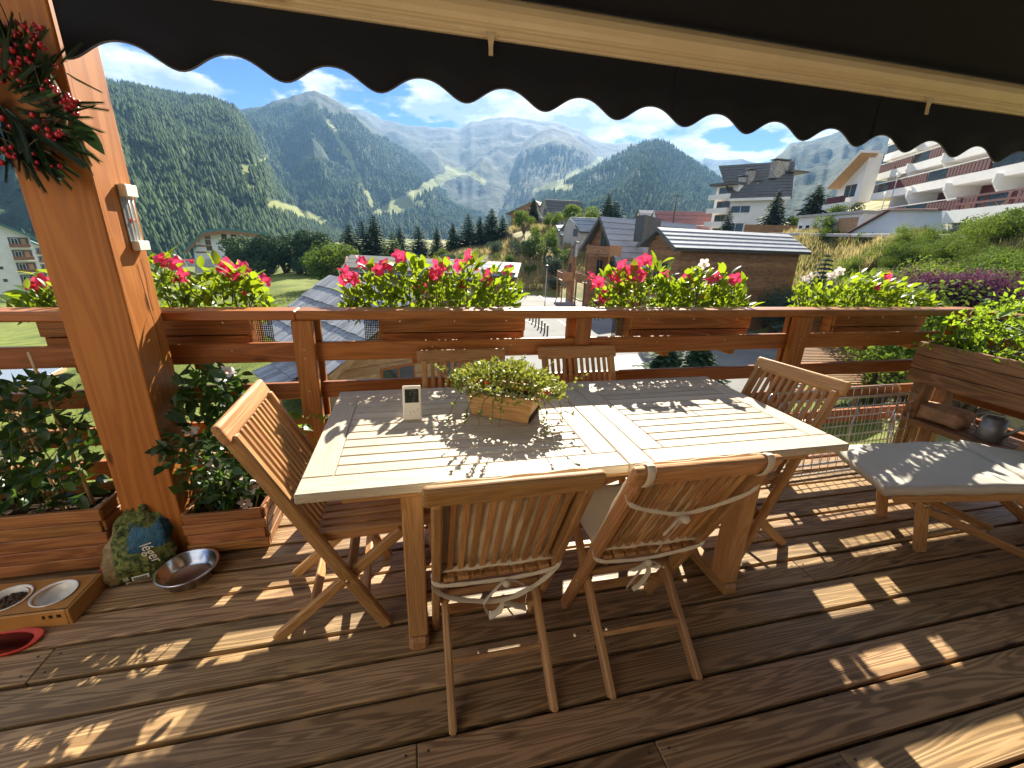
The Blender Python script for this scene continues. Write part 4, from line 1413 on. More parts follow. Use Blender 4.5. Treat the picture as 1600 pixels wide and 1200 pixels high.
def car(loc, rz, label):
    t = thing('parked_car', label, 'car', loc, rz)
    prof = [(-2.1, 0.35), (-2.15, 0.62), (-2.05, 0.92), (-1.75, 1.0), (-1.35, 1.42), (-0.6, 1.52), (0.4, 1.50), (1.05, 1.02), (1.95, 0.86), (2.12, 0.62), (2.1, 0.35)]
    m = MB().prism([(x, -0.85, z) for x, z in prof], (0, 1.7, 0))
    o = m.obj('body', 'car_white', t)
    bvm = o.modifiers.new('bevel', 'BEVEL')
    bvm.width, bvm.segments = 0.09, 3
    for sy in (-1, 1):
        MB().prism([(-1.5, sy * 0.858, 1.02), (-1.2, sy * 0.858, 1.36), (-0.55, sy * 0.858, 1.44), (0.36, sy * 0.858, 1.42), (0.85, sy * 0.858, 1.03)], (0, sy * 0.012, 0)).obj('side_window', 'glass_dark', t)
        MB().box((1.95, sy * 0.62 - 0.18, 0.66), (2.13, sy * 0.62 + 0.18, 0.80)).obj('headlight', 'white_plastic', t)
        MB().box((-2.18, sy * 0.66 - 0.14, 0.70), (-2.08, sy * 0.66 + 0.14, 0.92)).obj('tail_light', 'red_paint', t)
    MB().prism([(0.42, -0.72, 1.475), (0.42, 0.72, 1.475), (1.03, 0.76, 1.06), (1.03, -0.76, 1.06)], (0.03, 0, 0.03)).obj('windscreen', 'glass_dark', t)
    MB().prism([(-1.37, -0.72, 1.40), (-1.37, 0.72, 1.40), (-1.75, 0.76, 1.03), (-1.75, -0.76, 1.03)], (-0.03, 0, 0.03)).obj('rear_window', 'glass_dark', t)
    for x in (-1.35, 1.3):
        for sy in (-1, 1):
            w = MB().tube([(x, sy * 0.68, 0.33), (x, sy * 0.87, 0.33)], 0.33, 18).obj('wheel', 'tyre', t)
            MB().tube([(x, sy * 0.86, 0.33), (x, sy * 0.88, 0.33)], 0.21, 14).obj('rim', 'steel', w)


p = onz(806, 463, -5.13)
car((p.x, p.y, -5.13), RAD(-105), 'white parked car at the edge of the parking area')
p = onz(1236, 520, -5.13)
car((p.x + 0.4, p.y, -5.13), RAD(-60), 'white parked car partly hidden behind the railing post')
# ================================================================== trees and shrubs
def conifer_meshes(seed, h=1.0, whorls=20, per=10, wide=0.22, droop=0.35, dens=6):
    """unit-height conifer: trunk mesh and crown mesh of many needle sprays"""
    r = np.random.RandomState(seed)
    V, Fc = [], []
    n = 0
    for w in range(whorls):
        t = (w + 0.3) / whorls
        z = 0.06 + 0.92 * t
        L0 = wide * (1 - t) ** 0.8 * (0.85 + 0.3 * r.rand()) + 0.012
        for k in range(per):
            a = 2 * math.pi * (k + r.rand() * 0.8) / per + w * 0.9
            L = L0 * (0.55 + 0.6 * r.rand())
            ca, sa = math.cos(a), math.sin(a)
            for d in range(dens):
                u = (d + 0.4 + 0.5 * r.rand()) / dens
                bz = z - droop * L * u * u + 0.05 * L * u
                px, py = ca * L * u, sa * L * u
                s = L * (0.36 - 0.18 * u) * (0.7 + 0.6 * r.rand()) + 0.006
                tw = r.uniform(-0.6, 0.6)
                fx, fy = ca * math.cos(tw) - sa * math.sin(tw), sa * math.cos(tw) + ca * math.sin(tw)
                for sg in (-1, 1):
                    ox, oy = -fy * sg, fx * sg
                    V += [(px - fx * s * 0.3, py - fy * s * 0.3, bz + 0.012),
                          (px + ox * s * 0.75 + fx * s * 0.3, py + oy * s * 0.75 + fy * s * 0.3, bz - 0.35 * s - 0.006 + 0.02 * r.rand()),
                          (px + fx * s * 1.15, py + fy * s * 1.15, bz - 0.10 * s)]
                    Fc.append((n, n + 1, n + 2))
                    n += 3
    crown = npmesh('crown', np.array(V), np.array(Fc))
    tr = MB().tube([(0, 0, -0.03), (0.004, 0.002, 0.45), (0, 0, 0.97)], [0.022, 0.013, 0.002], 7)
    return crown, mesh('trunk', tr.v, tr.f, True)


def lumps(seed, nl, sx, sz, n, leaf, base=0.15, zlo=0.25):
    """unit crown: leaves spread through several lumps; returns arrays"""
    r = np.random.RandomState(seed)
    C = np.stack([r.uniform(-1, 1, nl) * sx * 0.62, r.uniform(-1, 1, nl) * sx * 0.62, base + (1 - base) * (zlo + (0.80 - zlo) * r.rand(nl))], 1)
    rad = (0.30 + 0.22 * r.rand(nl)) * sx
    i = r.randint(0, nl, n)
    d = r.normal(size=(n, 3))
    d /= np.linalg.norm(d, axis=1)[:, None]
    rr_ = rad[i] * (0.35 + 0.65 * r.rand(n) ** 0.4)
    P = C[i] + d * rr_[:, None] * np.array([1, 1, sz])
    P[:, 2] = np.maximum(P[:, 2], 0.02)
    nrm = d + r.normal(size=(n, 3)) * 0.5
    nrm /= np.linalg.norm(nrm, axis=1)[:, None]
    t = np.cross(nrm, r.normal(size=(n, 3)))
    t /= np.linalg.norm(t, axis=1)[:, None] + 1e-9
    b_ = np.cross(nrm, t)
    s = leaf * (0.6 + 0.8 * r.rand(n))[:, None]
    Q = np.stack([P - t * s, P + b_ * s * 0.55 + nrm * s * 0.1, P + t * s, P - b_ * s * 0.55 + nrm * s * 0.1], 1)
    Fc = np.arange(n * 4).reshape(n, 4)
    return Q.reshape(-1, 3), Fc, C


def bush_meshes(seed, nl=7, n=1800, leaf=0.035, sz=1.0, sx=0.6, zlo=0.25):
    V, Fc, C = lumps(seed, nl, sx, sz, n, leaf, 0.15 if zlo > 0.1 else 0.05, zlo)
    cr = npmesh('crown', V, Fc)
    tr = MB()
    for c in C:
        tr.tube([(0, 0, -0.03), (c[0] * 0.35, c[1] * 0.35, 0.25 * c[2] + 0.08), tuple(c)], [0.03, 0.018, 0.005], 6)
    return cr, mesh('trunk', tr.v, tr.f, True)


CON = [conifer_meshes(s, wide=w, droop=d, whorls=wh) for s, w, d, wh in ((1, 0.27, 0.35, 26), (2, 0.33, 0.2, 22), (3, 0.24, 0.4, 28))]
PINE = [conifer_meshes(s, wide=w, droop=-0.15, whorls=14, per=9, dens=6) for s, w in ((5, 0.42), (6, 0.36))]
BUSH = [bush_meshes(s) for s in (21, 22, 23)]
FINE = [bush_meshes(s, 9, 9000, 0.014, 1.0, 0.6) for s in (41, 42)]
TOP = [bush_meshes(s, 10, 9000, 0.013, 0.9, 0.40, 0.76) for s in (61, 62)]
SPREAD = [bush_meshes(s, 12, 5200, 0.022, 1.0, 0.5, 0.06) for s in (51, 52, 53)]
TREE = [bush_meshes(s, 9, 2600, 0.028, 1.0, 0.5) for s in (31, 32)]
_mcache = {}


def plant_at(name, label, cat, meshes, mat, loc, h, wide=1.0, group=None, rz=None):
    t = thing(name, label, cat, loc, rnd.uniform(0, 6.28) if rz is None else rz, group)
    for me, nm, mt in ((meshes[0], 'crown', mat), (meshes[1], 'trunk', 'bark')):
        key = (me.name, mt)
        if key not in _mcache:
            m2 = me.copy()
            m2.materials.append(MATS[mt])
            _mcache[key] = m2
        o = link(nm, _mcache[key], None, t, Matrix.Diagonal((h * wide, h * wide, h, 1)))
    return t


def tree_px(name, label, cat, meshes, mat, px, ytop, r, wide=1.0, group=None, sink=0.2):
    g = gpt(px, r)
    top = onr(px, ytop, r).z
    h = max(top - g.z, 1.0) + sink
    return plant_at(name, label, cat, meshes, mat, (g.x, g.y, g.z - sink), h, wide, group)


MEADOW = 'dark conifers along the far edge of the meadow'
for i, (px, yt, r, w, k) in enumerate(((372, 364, 100, 1.5, 'P'), (393, 360, 92, 1.7, 'P'), (416, 362, 88, 1.8, 'P'), (438, 368, 86, 1.6, 'P'), (460, 354, 84, 1.5, 'P'), (482, 355, 82, 1.6, 'P'), (503, 368, 84, 1.6, 'P'))):
    tree_px('pine_tree', 'dark spreading pine in the row at the far edge of the meadow', 'tree', SPREAD[i % 3], 'conifer', px, yt, r, w * 0.8, MEADOW)
for i, (px, yt, r, w, lab) in enumerate((
        (545, 347, 84, 1.25, 'dark bushy pine left of the pair of pointed spruces'),
        (567, 341, 82, 1.0, 'slim dark spruce between the bushy pine and the tallest spruce'),
        (585, 333, 80, 1.15, 'tallest dark pointed spruce beside the meadow'),
        (625, 352, 100, 1.1, 'dark spruce behind the light green birch'),
        (654, 350, 110, 1.2, 'rounded dark fir standing alone on the dry slope'),
        (683, 352, 84, 0.9, 'narrow dark fir at the left of the fir grove'),
        (708, 346, 82, 1.0, 'pale topped fir in the grove under the knoll'),
        (732, 331, 82, 1.1, 'tall fir in the middle of the grove under the knoll'),
        (750, 336, 80, 1.05, 'broad fir beside the tallest of the grove'),
        (768, 323, 83, 1.2, 'tallest fir of the grove under the knoll'),
        (785, 335, 80, 1.1, 'fir at the right end of the grove'),
        (831, 308, 92, 1.2, 'dark fir between the timber house and the stone house'),
        (944, 300, 82, 0.9, 'pointed spruce above the steep slate roof'),
        (956, 312, 80, 1.2, 'rounded fir right behind the steep slate roof'),
        (1198, 296, 73, 1.15, 'dark spruce in front of the white apartment house'),
        (1256, 287, 80, 1.3, 'dark round fir on the bank beside the terraced flats'),
        (1130, 322, 78, 0.7, 'thin spruce left of the white apartment house'))):
    tree_px('spruce_tree', lab, 'tree', CON[i % 3], 'conifer', px, yt, r, w * 1.35)
tree_px('larch_tree', 'light green larch leaning in front of the tallest spruce', 'tree', CON[1], 'shrub_green', 612, 358, 76, 1.3)
tree_px('broadleaf_tree', 'round dark green tree at the corner of the shingle roof', 'tree', SPREAD[0], 'broadleaf', 522, 372, 60, 1.35)
tree_px('broadleaf_tree', 'bright green tree on the knoll below the stone house', 'tree', TREE[1], 'shrub_green', 818, 328, 80, 1.2)
for px, yt, r, w, lab in ((858, 330, 84, 1.0, 'green bush tree between the stone house and the barn'), (885, 320, 86, 1.3, 'leafy green tree over the roof of the stone barn'),
                          (912, 316, 84, 1.3, 'broad green tree behind the metal barn roof'), (850, 350, 68, 1.0, 'light leafed tree at the corner of the stone shed')):
    tree_px('broadleaf_tree', lab, 'tree', TREE[int(px) % 2], 'shrub_green', px, yt, r, w)
# spruces near the road, seen through the rails
g = onz(1035, 590, -5.15)
plant_at('spruce_tree', 'young green spruce beside the white post at the road', 'tree', CON[1], 'conifer', (g.x, g.y, -5.2), 2.6, 1.6)
g = onz(1085, 600, -5.15)
plant_at('spruce_tree', 'wide young spruce seen between the rails beside the stone wall', 'tree', CON[0], 'conifer', (g.x, g.y, -5.2), 2.9, 1.7)
tree_px('spruce_tree', 'bluish spruce growing on the bushy bank', 'tree', CON[1], 'shrub_blue', 1295, 392, 37, 0.9)
tree_px('spruce_tree', 'young spruce tip rising before the low slate roof chalet', 'tree', CON[2], 'conifer', 1062, 425, 30, 1.2)
# the bank on the right
def bank_r(px, r):
    return r * float(np.interp(px, (1180, 1230, 1300, 1400, 1500, 1600), (1.78, 1.75, 1.55, 1.32, 1.24, 1.2)))


BANK = 'green shrubs on the bank'
for i, (px, yt, r, w, mt) in enumerate(((1198, 402, 30, 0.62, 'broadleaf'), (1222, 446, 24, 0.7, 'broadleaf'), (1186, 452, 28, 0.6, 'shrub_blue'), (1275, 425, 24, 0.8, 'shrub_blue'), (1330, 395, 30, 1.0, 'shrub_green'),
                                        (1400, 388, 33, 1.5, 'shrub_green'), (1440, 380, 33, 1.6, 'broadleaf'), (1480, 378, 32, 1.7, 'shrub_green'), (1520, 376, 31, 1.7, 'shrub_green'),
                                        (1560, 380, 29, 1.7, 'broadleaf'), (1600, 380, 28, 1.7, 'shrub_green'), (1425, 405, 27, 1.6, 'shrub_green'), (1470, 408, 25, 1.5, 'broadleaf'), (1520, 405, 24, 1.6, 'shrub_green'),
                                        (1570, 410, 22, 1.6, 'shrub_green'), (1390, 430, 22, 1.4, 'broadleaf'), (1440, 440, 20, 1.4, 'shrub_green'), (1500, 440, 19, 1.5, 'shrub_green'), (1600, 430, 18, 1.6, 'shrub_green'), (1640, 400, 24, 1.7, 'broadleaf'))):
    r = bank_r(px, r)
    p = gpt(px, r)
    h = max(onr(px, yt, r).z - p.z, 1.3) + 0.3
    plant_at('bank_shrub', {'shrub_green': 'bright green leafy shrub in the mass covering the bank', 'broadleaf': 'darker green shrub among the bright ones on the bank', 'shrub_blue': 'grey green shrub on the dry side of the bank'}[mt], 'shrub', FINE[i % 2], mt, (p.x, p.y, p.z - 0.3), h, w * (0.75 if r < 33 else 1), BANK)
rb_ = random.Random(31)
for i in range(34):
    px = rb_.uniform(1385, 1650)
    r0_ = float(np.interp(px, (1385, 1600), (32, 23)))
    r = r0_ + (float(np.interp(px, (1385, 1600), (48, 38))) - r0_) * rb_.random()
    p = gpt(px, r)
    mt = ('shrub_green', 'shrub_green', 'broadleaf')[i % 3]
    plant_at('bank_shrub', {'shrub_green': 'bright green leafy shrub in the mass covering the bank', 'broadleaf': 'darker green shrub among the bright ones on the bank'}[mt], 'shrub', FINE[i % 2], mt, (p.x, p.y, p.z - 0.3), rb_.uniform(1.5, 2.5), rb_.uniform(1.1, 1.7), BANK)
for i, (px, yt, r, w) in enumerate(((1452, 434, 23, 0.5), (1485, 420, 23, 0.55), (1515, 414, 23, 0.55), (1546, 420, 22.5, 0.5), (1574, 436, 22, 0.45))):
    p = gpt(px, r)
    h = max(onr(px, yt, r).z - p.z, 1.0) + 0.2
    plant_at('plum_shrub', 'purple leaved plum shrub beyond the corner planter', 'shrub', TOP[i % 2], 'shrub_purple', (p.x, p.y, p.z - 0.2), h, w, 'purple leaved shrubs')
for i, (px, r, h) in enumerate(((1290, 58, 1.8), (1345, 53, 1.5), (1450, 44.5, 1.5), (1510, 41.4, 2.1), (1560, 39, 1.9), (1590, 38, 2.0), (1275, 60, 2.4), (1300, 69, 3.4), (1235, 69, 2.4))):
    p = gpt(px, r)
    plant_at('garden_shrub', 'dark garden shrub below the terraced flats', 'shrub', BUSH[i % 3], 'broadleaf', (p.x, p.y, p.z - 0.2), h, 1.0, 'garden shrubs')
for i, (px, r, h) in enumerate(((700, 66, 2.6), (790, 64, 2.4), (815, 68, 3.0), (842, 66, 3.2), (865, 62, 3.0), (880, 66, 3.0), (770, 70, 2.4), (690, 74, 2.4), (655, 78, 2.2), (640, 72, 2.6), (870, 58, 2.0), (830, 62, 1.7))):
    p = gpt(px, r)
    plant_at('scrub_bush', 'rough grey green bush on the dry grass knoll', 'shrub', BUSH[i % 3], ('shrub_blue', 'broadleaf')[i % 2], (p.x, p.y, p.z - 0.3), h, 1.2, 'bushes on the dry knoll')


# tall dry grass on the knoll and the bank: real blades, one mass
def grass(name, label, mat, px0, px1, r0, r1, n, h, seed, thr=-0.2):
    rs_ = np.random.RandomState(seed)
    a0, a1 = az_of(px0), az_of(px1)
    az = a0 + (a1 - a0) * rs_.rand(n)
    r = np.sqrt(r0 ** 2 + (r1 ** 2 - r0 ** 2) * rs_.rand(n))
    x, y = r * np.sin(az), r * np.cos(az)
    k = fbm(x / 4, y / 4, 3) > thr
    x, y = x[k], y[k]
    if 'dry' in name or 'mixed' in label:
        k = ground_z(x, y) > -5.05
        x, y = x[k], y[k]
    z = ground_z(x, y) + np.where(ground_z(x, y) > -5, 0.1, -0.05)
    m = len(x)
    ph = rs_.rand(m) * 6.28
    hh = h * (0.5 + rs_.rand(m))
    w = hh * 0.09
    lean = hh * 0.45
    ca, sa = np.cos(ph), np.sin(ph)
    lx, ly = np.cos(ph + 1.3) * lean * rs_.rand(m), np.sin(ph + 1.3) * lean * rs_.rand(m)
    V = np.stack([np.stack([x - ca * w, y - sa * w, z - 0.1], -1), np.stack([x + ca * w, y + sa * w, z - 0.1], -1), np.stack([x + lx, y + ly, z + hh], -1)], 1)
    o = link(name, npmesh(name, V.reshape(-1, 3), np.arange(m * 3).reshape(m, 3)), mat)
    return tag(o, label, 'grass', None, 'stuff')


grass('dry_grass', 'tall straw coloured grass on the bank', 'dry_grass', 1120, 1640, 27, 66, 90000, 0.7, 1, -0.1)
grass('dry_grass', 'dry grass on the knoll behind the parking area', 'dry_grass', 620, 960, 57, 92, 45000, 0.7, 2, -0.05)
grass('green_grass', 'green grass mixed into the bank', 'green_grass', 1150, 1700, 24, 62, 60000, 0.6, 3, 0.0)
grass('meadow_grass', 'short grass of the sloping meadow', 'green_grass', -200, 560, 9, 60, 90000, 0.16, 4, -0.6)
# ================================================================== balcony: deck, railing, post, awning
PITCH_B, GAP_B, ROW0 = 0.1536, 0.017, 0.799
deck = thing('deck', None, None)
tag(deck, kind='structure')
DX0, DX1 = -4.6, 4.25
r_ = random.Random(3)
fixed_joint = {0: [-0.045], -1: [0.72], 1: [], 2: [0.70]}
for k in range(-15, 10):
    y0 = ROW0 + k * PITCH_B + GAP_B / 2
    y1 = y0 + PITCH_B - GAP_B
    cuts = list(fixed_joint.get(k, []))
    if k not in fixed_joint:
        cuts.append(r_.choice([-3.0, -2.4, 1.9, 2.5, 3.1, -1.8]))
    cuts.append(r_.choice([-3.4, 3.6]) if abs(cuts[0] if cuts else 0) < 2 else 0.1 * r_.choice([-14, -8, 13, 16]))
    xs = sorted([DX0] + cuts + [DX1])
    for a, b in zip(xs[:-1], xs[1:]):
        dz = r_.uniform(-0.0012, 0.0012)
        blk('plank', (a + 0.0015, y0, -0.028 + dz), (b - 0.0015, y1, dz), 'deck_wood', deck, 0.003)
        for sx in (a + 0.035, b - 0.035):
            for sy in (y0 + 0.03, y1 - 0.03):
                if sy > 0.5:
                    m = MB().lathe([(0.0001, dz + 0.0012), (0.0045, dz + 0.0012), (0.0045, dz - 0.004)], 8)
                    m.obj('screw', 'dark_metal', deck, True, Matrix.Translation((sx, sy, 0)))
for x in np.arange(DX0 + 0.1, DX1, 0.6):
    blk('joist', (x - 0.03, -1.6, -0.19), (x + 0.03, 2.36, -0.031), 'bench_wood', deck, 0.003, 'Y')
blk('fascia', (DX0, 2.362, -0.24), (DX1, 2.395, -0.004), 'rail_wood', deck, 0.004)

# ------------------------------------------------------------------ railing
RY = 2.30
rail = thing('balcony_railing', 'reddish brown wooden railing with broad flat cap and horizontal boards', 'railing', (0, RY, 0))
RZ = [(0.908, 1.010), (0.698, 0.789), (0.494, 0.588), (0.300, 0.404)]


def rl(name, lo, hi, axis='X', bev=0.005, mat='rail_wood'):
    o = Vector((0, RY, 0))
    return blk(name, Vector(lo) - o, Vector(hi) - o, mat, rail, bev, axis)


rl('cap', (-4.6, 2.265, 1.138), (-0.5714, 2.40, 1.185), bev=0.007)
rl('cap', (-0.571, 2.265, 1.138), (4.05, 2.40, 1.185), bev=0.007)
for za, zb in RZ:
    rl('rail', (-4.6, 2.327, za), (-0.530, 2.362, zb))
    rl('rail', (-0.527, 2.327, za), (3.92, 2.362, zb))
for xa, xb in ((-3.4, -3.30), (-2.25, -2.15), (-0.598, -0.500), (2.494, 2.613)):
    rl('baluster_post', (xa, 2.272, -0.2), (xb, 2.324, 1.136), 'Z')
    rl('backing_post', (xa + 0.02, 2.364, -0.2), (xb + 0.02, 2.398, 1.136), 'Z')
rl('tie_plank', (0.941, 2.307, 0.93), (1.038, 2.3255, 1.136), 'Z')
rl('backing_post', (0.905, 2.364, -0.2), (0.985, 2.398, 1.136), 'Z')
for x, z in ((0.955, 0.948), (1.024, 0.948), (-0.55, 0.985), (-0.55, 0.94), (2.55, 0.985), (2.55, 0.94), (-0.55, 0.76), (2.55, 0.76)):
    yy = 2.3055 if 0.5 < x < 2 else 2.2705
    MB().lathe([(0.0001, 0.002), (0.0045, 0.0015), (0.005, 0)], 10).obj(
        'screw', 'brass', rail, True, Matrix.Translation((x, yy - RY, z)) @ Matrix.Rotation(RAD(90), 4, 'X'))
for x in (0.10, 0.55, 1.5, 2.0, 3.2, -0.9):
    MB().lathe([(0.0001, 0.002), (0.0045, 0.0015), (0.005, 0)], 10).obj(
        'screw', 'brass', rail, True, Matrix.Translation((x, 2.3265 - RY, 0.975)) @ Matrix.Rotation(RAD(90), 4, 'X'))
# side railing on the right, running back along the deck edge
side = thing('balcony_railing', 'side railing running back behind the raised planter bench', 'railing', (4.10, 0.6, 0))
for za, zb in RZ:
    blk('rail', (-0.02, -2.2, za), (0.02, 1.70, zb), 'rail_wood', side, 0.005, 'Y')
blk('cap', (-0.048, -2.2, 1.138), (0.075, 1.80, 1.185), 'rail_wood', side, 0.007, 'Y')
for y in (1.72, 0.4, -1.2):
    blk('baluster_post', (-0.09, y - 0.05, -0.2), (-0.024, y + 0.05, 1.136), 'rail_wood', side, 0.005, 'Z')

# ------------------------------------------------------------------ timber post
PX0, PX1, PY0, PY1 = -1.367, -1.136, 2.025, 2.2625
post = blk('support_post', (PX0, PY0, -0.002), (PX1, PY1, 3.35), 'post_wood', None, 0.006, 'Z', 2)
tag(post, 'massive square orange timber post with dark knots beside the railing', 'post')

for zz, pts in ((0.9, ((2.19, 0.0), (2.186, 0.1), (2.192, 0.2), (2.18, 0.3), (2.172, 0.42), (2.165, 0.5))), (1.2, ((2.20, 0.0), (2.196, 0.06), (2.206, 0.14), (2.2, 0.22)))):
    m_ = MB()
    for (ya, za), (yb, zb_) in zip(pts[:-1], pts[1:]):
        w_ = 0.0014
        m_.add([(PX1 + 0.0008, ya - w_, zz + za), (PX1 + 0.0008, ya + w_, zz + za), (PX1 + 0.0008, yb + w_, zz + zb_), (PX1 + 0.0008, yb - w_, zz + zb_)], [(0, 1, 2, 3)])
    cr_o = m_.obj('crack', 'black_plastic', None)
    cr_o.parent = post
    cr_o.matrix_local = frame_M(post).inverted()
# ------------------------------------------------------------------ awning
aw = thing('awning', 'extended patio awning with black cloth, beige front bar and scalloped valance', 'awning', (0, 2.046, 2.322))
AX0, AX1 = -1.131, 4.9
# front bar profile (y, z) about the valance plane, y negative towards the viewer
prof = [(0.012, 0.0), (-0.018, 0.0), (-0.022, 0.008), (-0.018, 0.018), (-0.030, 0.020), (-0.034, 0.030), (-0.030, 0.040),
        (-0.046, 0.046), (-0.062, 0.062), (-0.072, 0.085), (-0.072, 0.112), (-0.060, 0.135), (-0.038, 0.150), (-0.005, 0.154), (0.03, 0.146), (0.05, 0.12), (0.05, 0.03)]
m = MB()
m.prism([(AX0, y * 0.88, z * 0.88) for y, z in prof], (AX1 - AX0, 0, 0))
fb = m.obj('front_bar', 'awning_metal', aw)
bv = fb.modifiers.new('bevel', 'BEVEL')
bv.width = 0.004
bv.segments = 2
bv.limit_method = 'ANGLE'
# valance
N = 680
vs, fs = [], []
for i in range(N + 1):
    x = AX0 + (AX1 - AX0) * i / N
    ph = 2 * math.pi * (x + 1.132) / 0.3463
    zb = 2.1330 - 0.0345 * math.cos(ph) - 0.0035 * math.cos(2 * ph) - 0.0035 * max(0, x) - 2.322
    sway = 0.004 * math.sin(x * 3.1) + 0.003 * math.sin(x * 7.7)
    for dy in (0.0, 0.0035):
        vs += [(x, dy + sway, zb), (x, dy + sway * 0.4, zb * 0.5), (x, dy, 0.012)]
for i in range(N):
    a, b = i * 6, (i + 1) * 6
    for k in (0, 1):
        fs.append((a + k, b + k, b + k + 1, a + k + 1))
        fs.append((a + 3 + k, a + 4 + k, b + 4 + k, b + 3 + k))
    fs.append((a, a + 3, b + 3, b))
link('valance', mesh('valance', vs, fs, True), 'awning_cloth', aw)
hem_glow = MB()  # edge binding, paler than the cloth to paint in its backlit glow
hem_glow.tube([(vs[i * 6][0], 0.0018 + vs[i * 6][1], vs[i * 6][2]) for i in range(0, N + 1, 2)], 0.0032, 6)
plain('hem_glow_grey', (0.10, 0.10, 0.11), 0.7)
hem_glow.obj('hem_glow', 'hem_glow_grey', aw, True)
for xs_ in (0.02, 1.22, 2.42, 3.62):
    i = int((xs_ - AX0) / (AX1 - AX0) * N)
    MB().box((vs[i * 6][0] - 0.006, -0.0022, vs[i * 6][2] + 0.004), (vs[i * 6][0] + 0.006, -0.0008, 0.0)).obj('seam', 'awning_cloth', aw)
# roof cloth, sagging slightly between bar and house
vs, fs = [], []
NU, NV = 24, 16
for t in (0, 1):
    for i in range(NU + 1):
        for j in range(NV + 1):
            x = AX0 + (AX1 - AX0) * i / NU
            v = j / NV
            y = 0.0 - 4.0 * v
            z = 0.140 + 0.95 * v - 0.05 * math.sin(math.pi * v) + 0.006 * t
            vs.append((x, y, z))
st = (NU + 1) * (NV + 1)
for t in (0, 1):
    for i in range(NU):
        for j in range(NV):
            q = [t * st + i * (NV + 1) + j, t * st + (i + 1) * (NV + 1) + j, t * st + (i + 1) * (NV + 1) + j + 1, t * st + i * (NV + 1) + j + 1]
            fs.append(tuple(q if t else q[::-1]))
link('cloth', mesh('cloth', vs, fs, True), 'awning_cloth', aw)
for x in (0.352, 2.70):
    h = MB()
    h.box((-0.028, -0.030, 0.000), (0.028, -0.0225, 0.020))
    h.prism([(-0.017, -0.036, 0.010), (0.017, -0.036, 0.010), (0.0095, -0.036, -0.035), (0.0095, -0.040, -0.072), (-0.0095, -0.040, -0.072), (-0.0095, -0.036, -0.035)], (0, 0.009, 0))
    ho = h.obj('hook', 'awning_metal', aw, False, Matrix.Translation((x, 0, 0)) @ Matrix.Scale(0.88, 4))
    for sx in (-0.021, 0.021):
        MB().lathe([(0.0001, 0.002), (0.004, 0.0015), (0.0045, 0)], 10).obj('screw', 'steel', ho, True, Matrix.Translation((sx, -0.0302, 0.010)) @ Matrix.Rotation(RAD(90), 4, 'X'))
# folding arm: elbow bracket at the bar and the arm going back to the house
bar('arm', (-0.46, -0.02, 0.055), (-0.30, -1.9, 0.45), 0.075, 0.05, 'awning_metal', aw, (0, 0, 1), 0.012, 2)
bar('arm', (-0.30, -1.9, 0.45), (-1.0, -3.9, 0.78), 0.075, 0.05, 'awning_metal', aw, (0, 0, 1), 0.012, 2)
blk('arm_bracket', (-0.53, -0.078, 0.012), (-0.40, -0.02, 0.085), 'awning_metal', aw, 0.012, 'X', 2)
bar('arm', (4.6, -0.02, 0.055), (4.3, -1.9, 0.45), 0.075, 0.05, 'awning_metal', aw, (0, 0, 1), 0.012, 2)
blk('arm_bracket', (4.52, -0.085, 0.012), (4.66, -0.02, 0.092), 'awning_metal', aw, 0.012, 'X', 2)

base = thing('house_base', 'ground floor of the house under the deck', 'building', (0, 0, -5.3))
MB().box((-4.5, -7, 0), (4.2, 2.1, 5.05)).obj('wall', 'bench_wood', base)

# the house wall behind the terrace, with its glazed door (out of view, but it shades and reflects)
hw_ = thing('house_wall', 'rendered house wall with glazed terrace door carrying the awning', 'wall', (0, -2.0, 0))
for (x0, x1, z0, z1) in ((-4.6, -1.3, 0, 3.4), (1.9, 4.2, 0, 3.4), (-1.298, 1.898, 2.25, 3.4)):
    MB().box((x0, -0.3, z0), (x1, 0.0, z1)).obj('wall', 'house_render', hw_)
for k in range(3):
    x0 = -1.296 + k * 1.064
    f_ = MB()
    for (a0, a1, b0, b1) in ((0, 1.06, 0, 0.09), (0, 1.06, 2.16, 2.248), (0, 0.08, 0.091, 2.159), (0.98, 1.06, 0.091, 2.159)):
        f_.box((x0 + a0, -0.12, b0), (x0 + a1, -0.05, b1))
    df = f_.obj('door_frame', 'rail_wood', hw_)
    MB().box((x0 + 0.082, -0.10, 0.092), (x0 + 0.978, -0.08, 2.158)).obj('pane', 'glass_dark', df)
# ================================================================== dining table
TZ = 0.81
table = thing('dining_table', 'long extending teak dining table with slatted weathered top', 'table', (0.677, 1.645, 0))


def tb(name, lo, hi, axis='X', mat='teak_grey', bev=0.004):
    o = Vector((0.677, 1.645, 0))
    return blk(name, Vector(lo) - o, Vector(hi) - o, mat, table, bev, axis)


XL, XR, YF, YB = -0.370, 1.724, 1.188, 2.101
XC0, XC1 = 0.733, 0.830


def leaf(xa, xb):
    fw = 0.097
    tb('frame_board', (xa, YF, TZ - 0.034), (xb, YF + fw, TZ), 'X')
    tb('frame_board', (xa, YB - fw, TZ - 0.034), (xb, YB, TZ), 'X')
    tb('frame_board', (xa, YF + fw + 0.0015, TZ - 0.034), (xa + fw, YB - fw - 0.0015, TZ - 0.0005), 'Y')
    tb('frame_board', (xb - fw, YF + fw + 0.0015, TZ - 0.034), (xb, YB - fw - 0.0015, TZ - 0.0005), 'Y')
    n = 11
    ya, yb = YF + fw, YB - fw
    p = (yb - ya) / n
    for i in range(n):
        tb('slat', (xa + fw + 0.002, ya + i * p + 0.0028, TZ - 0.024), (xb - fw - 0.002, ya + (i + 1) * p - 0.0028, TZ - 0.001), 'X', bev=0.003)


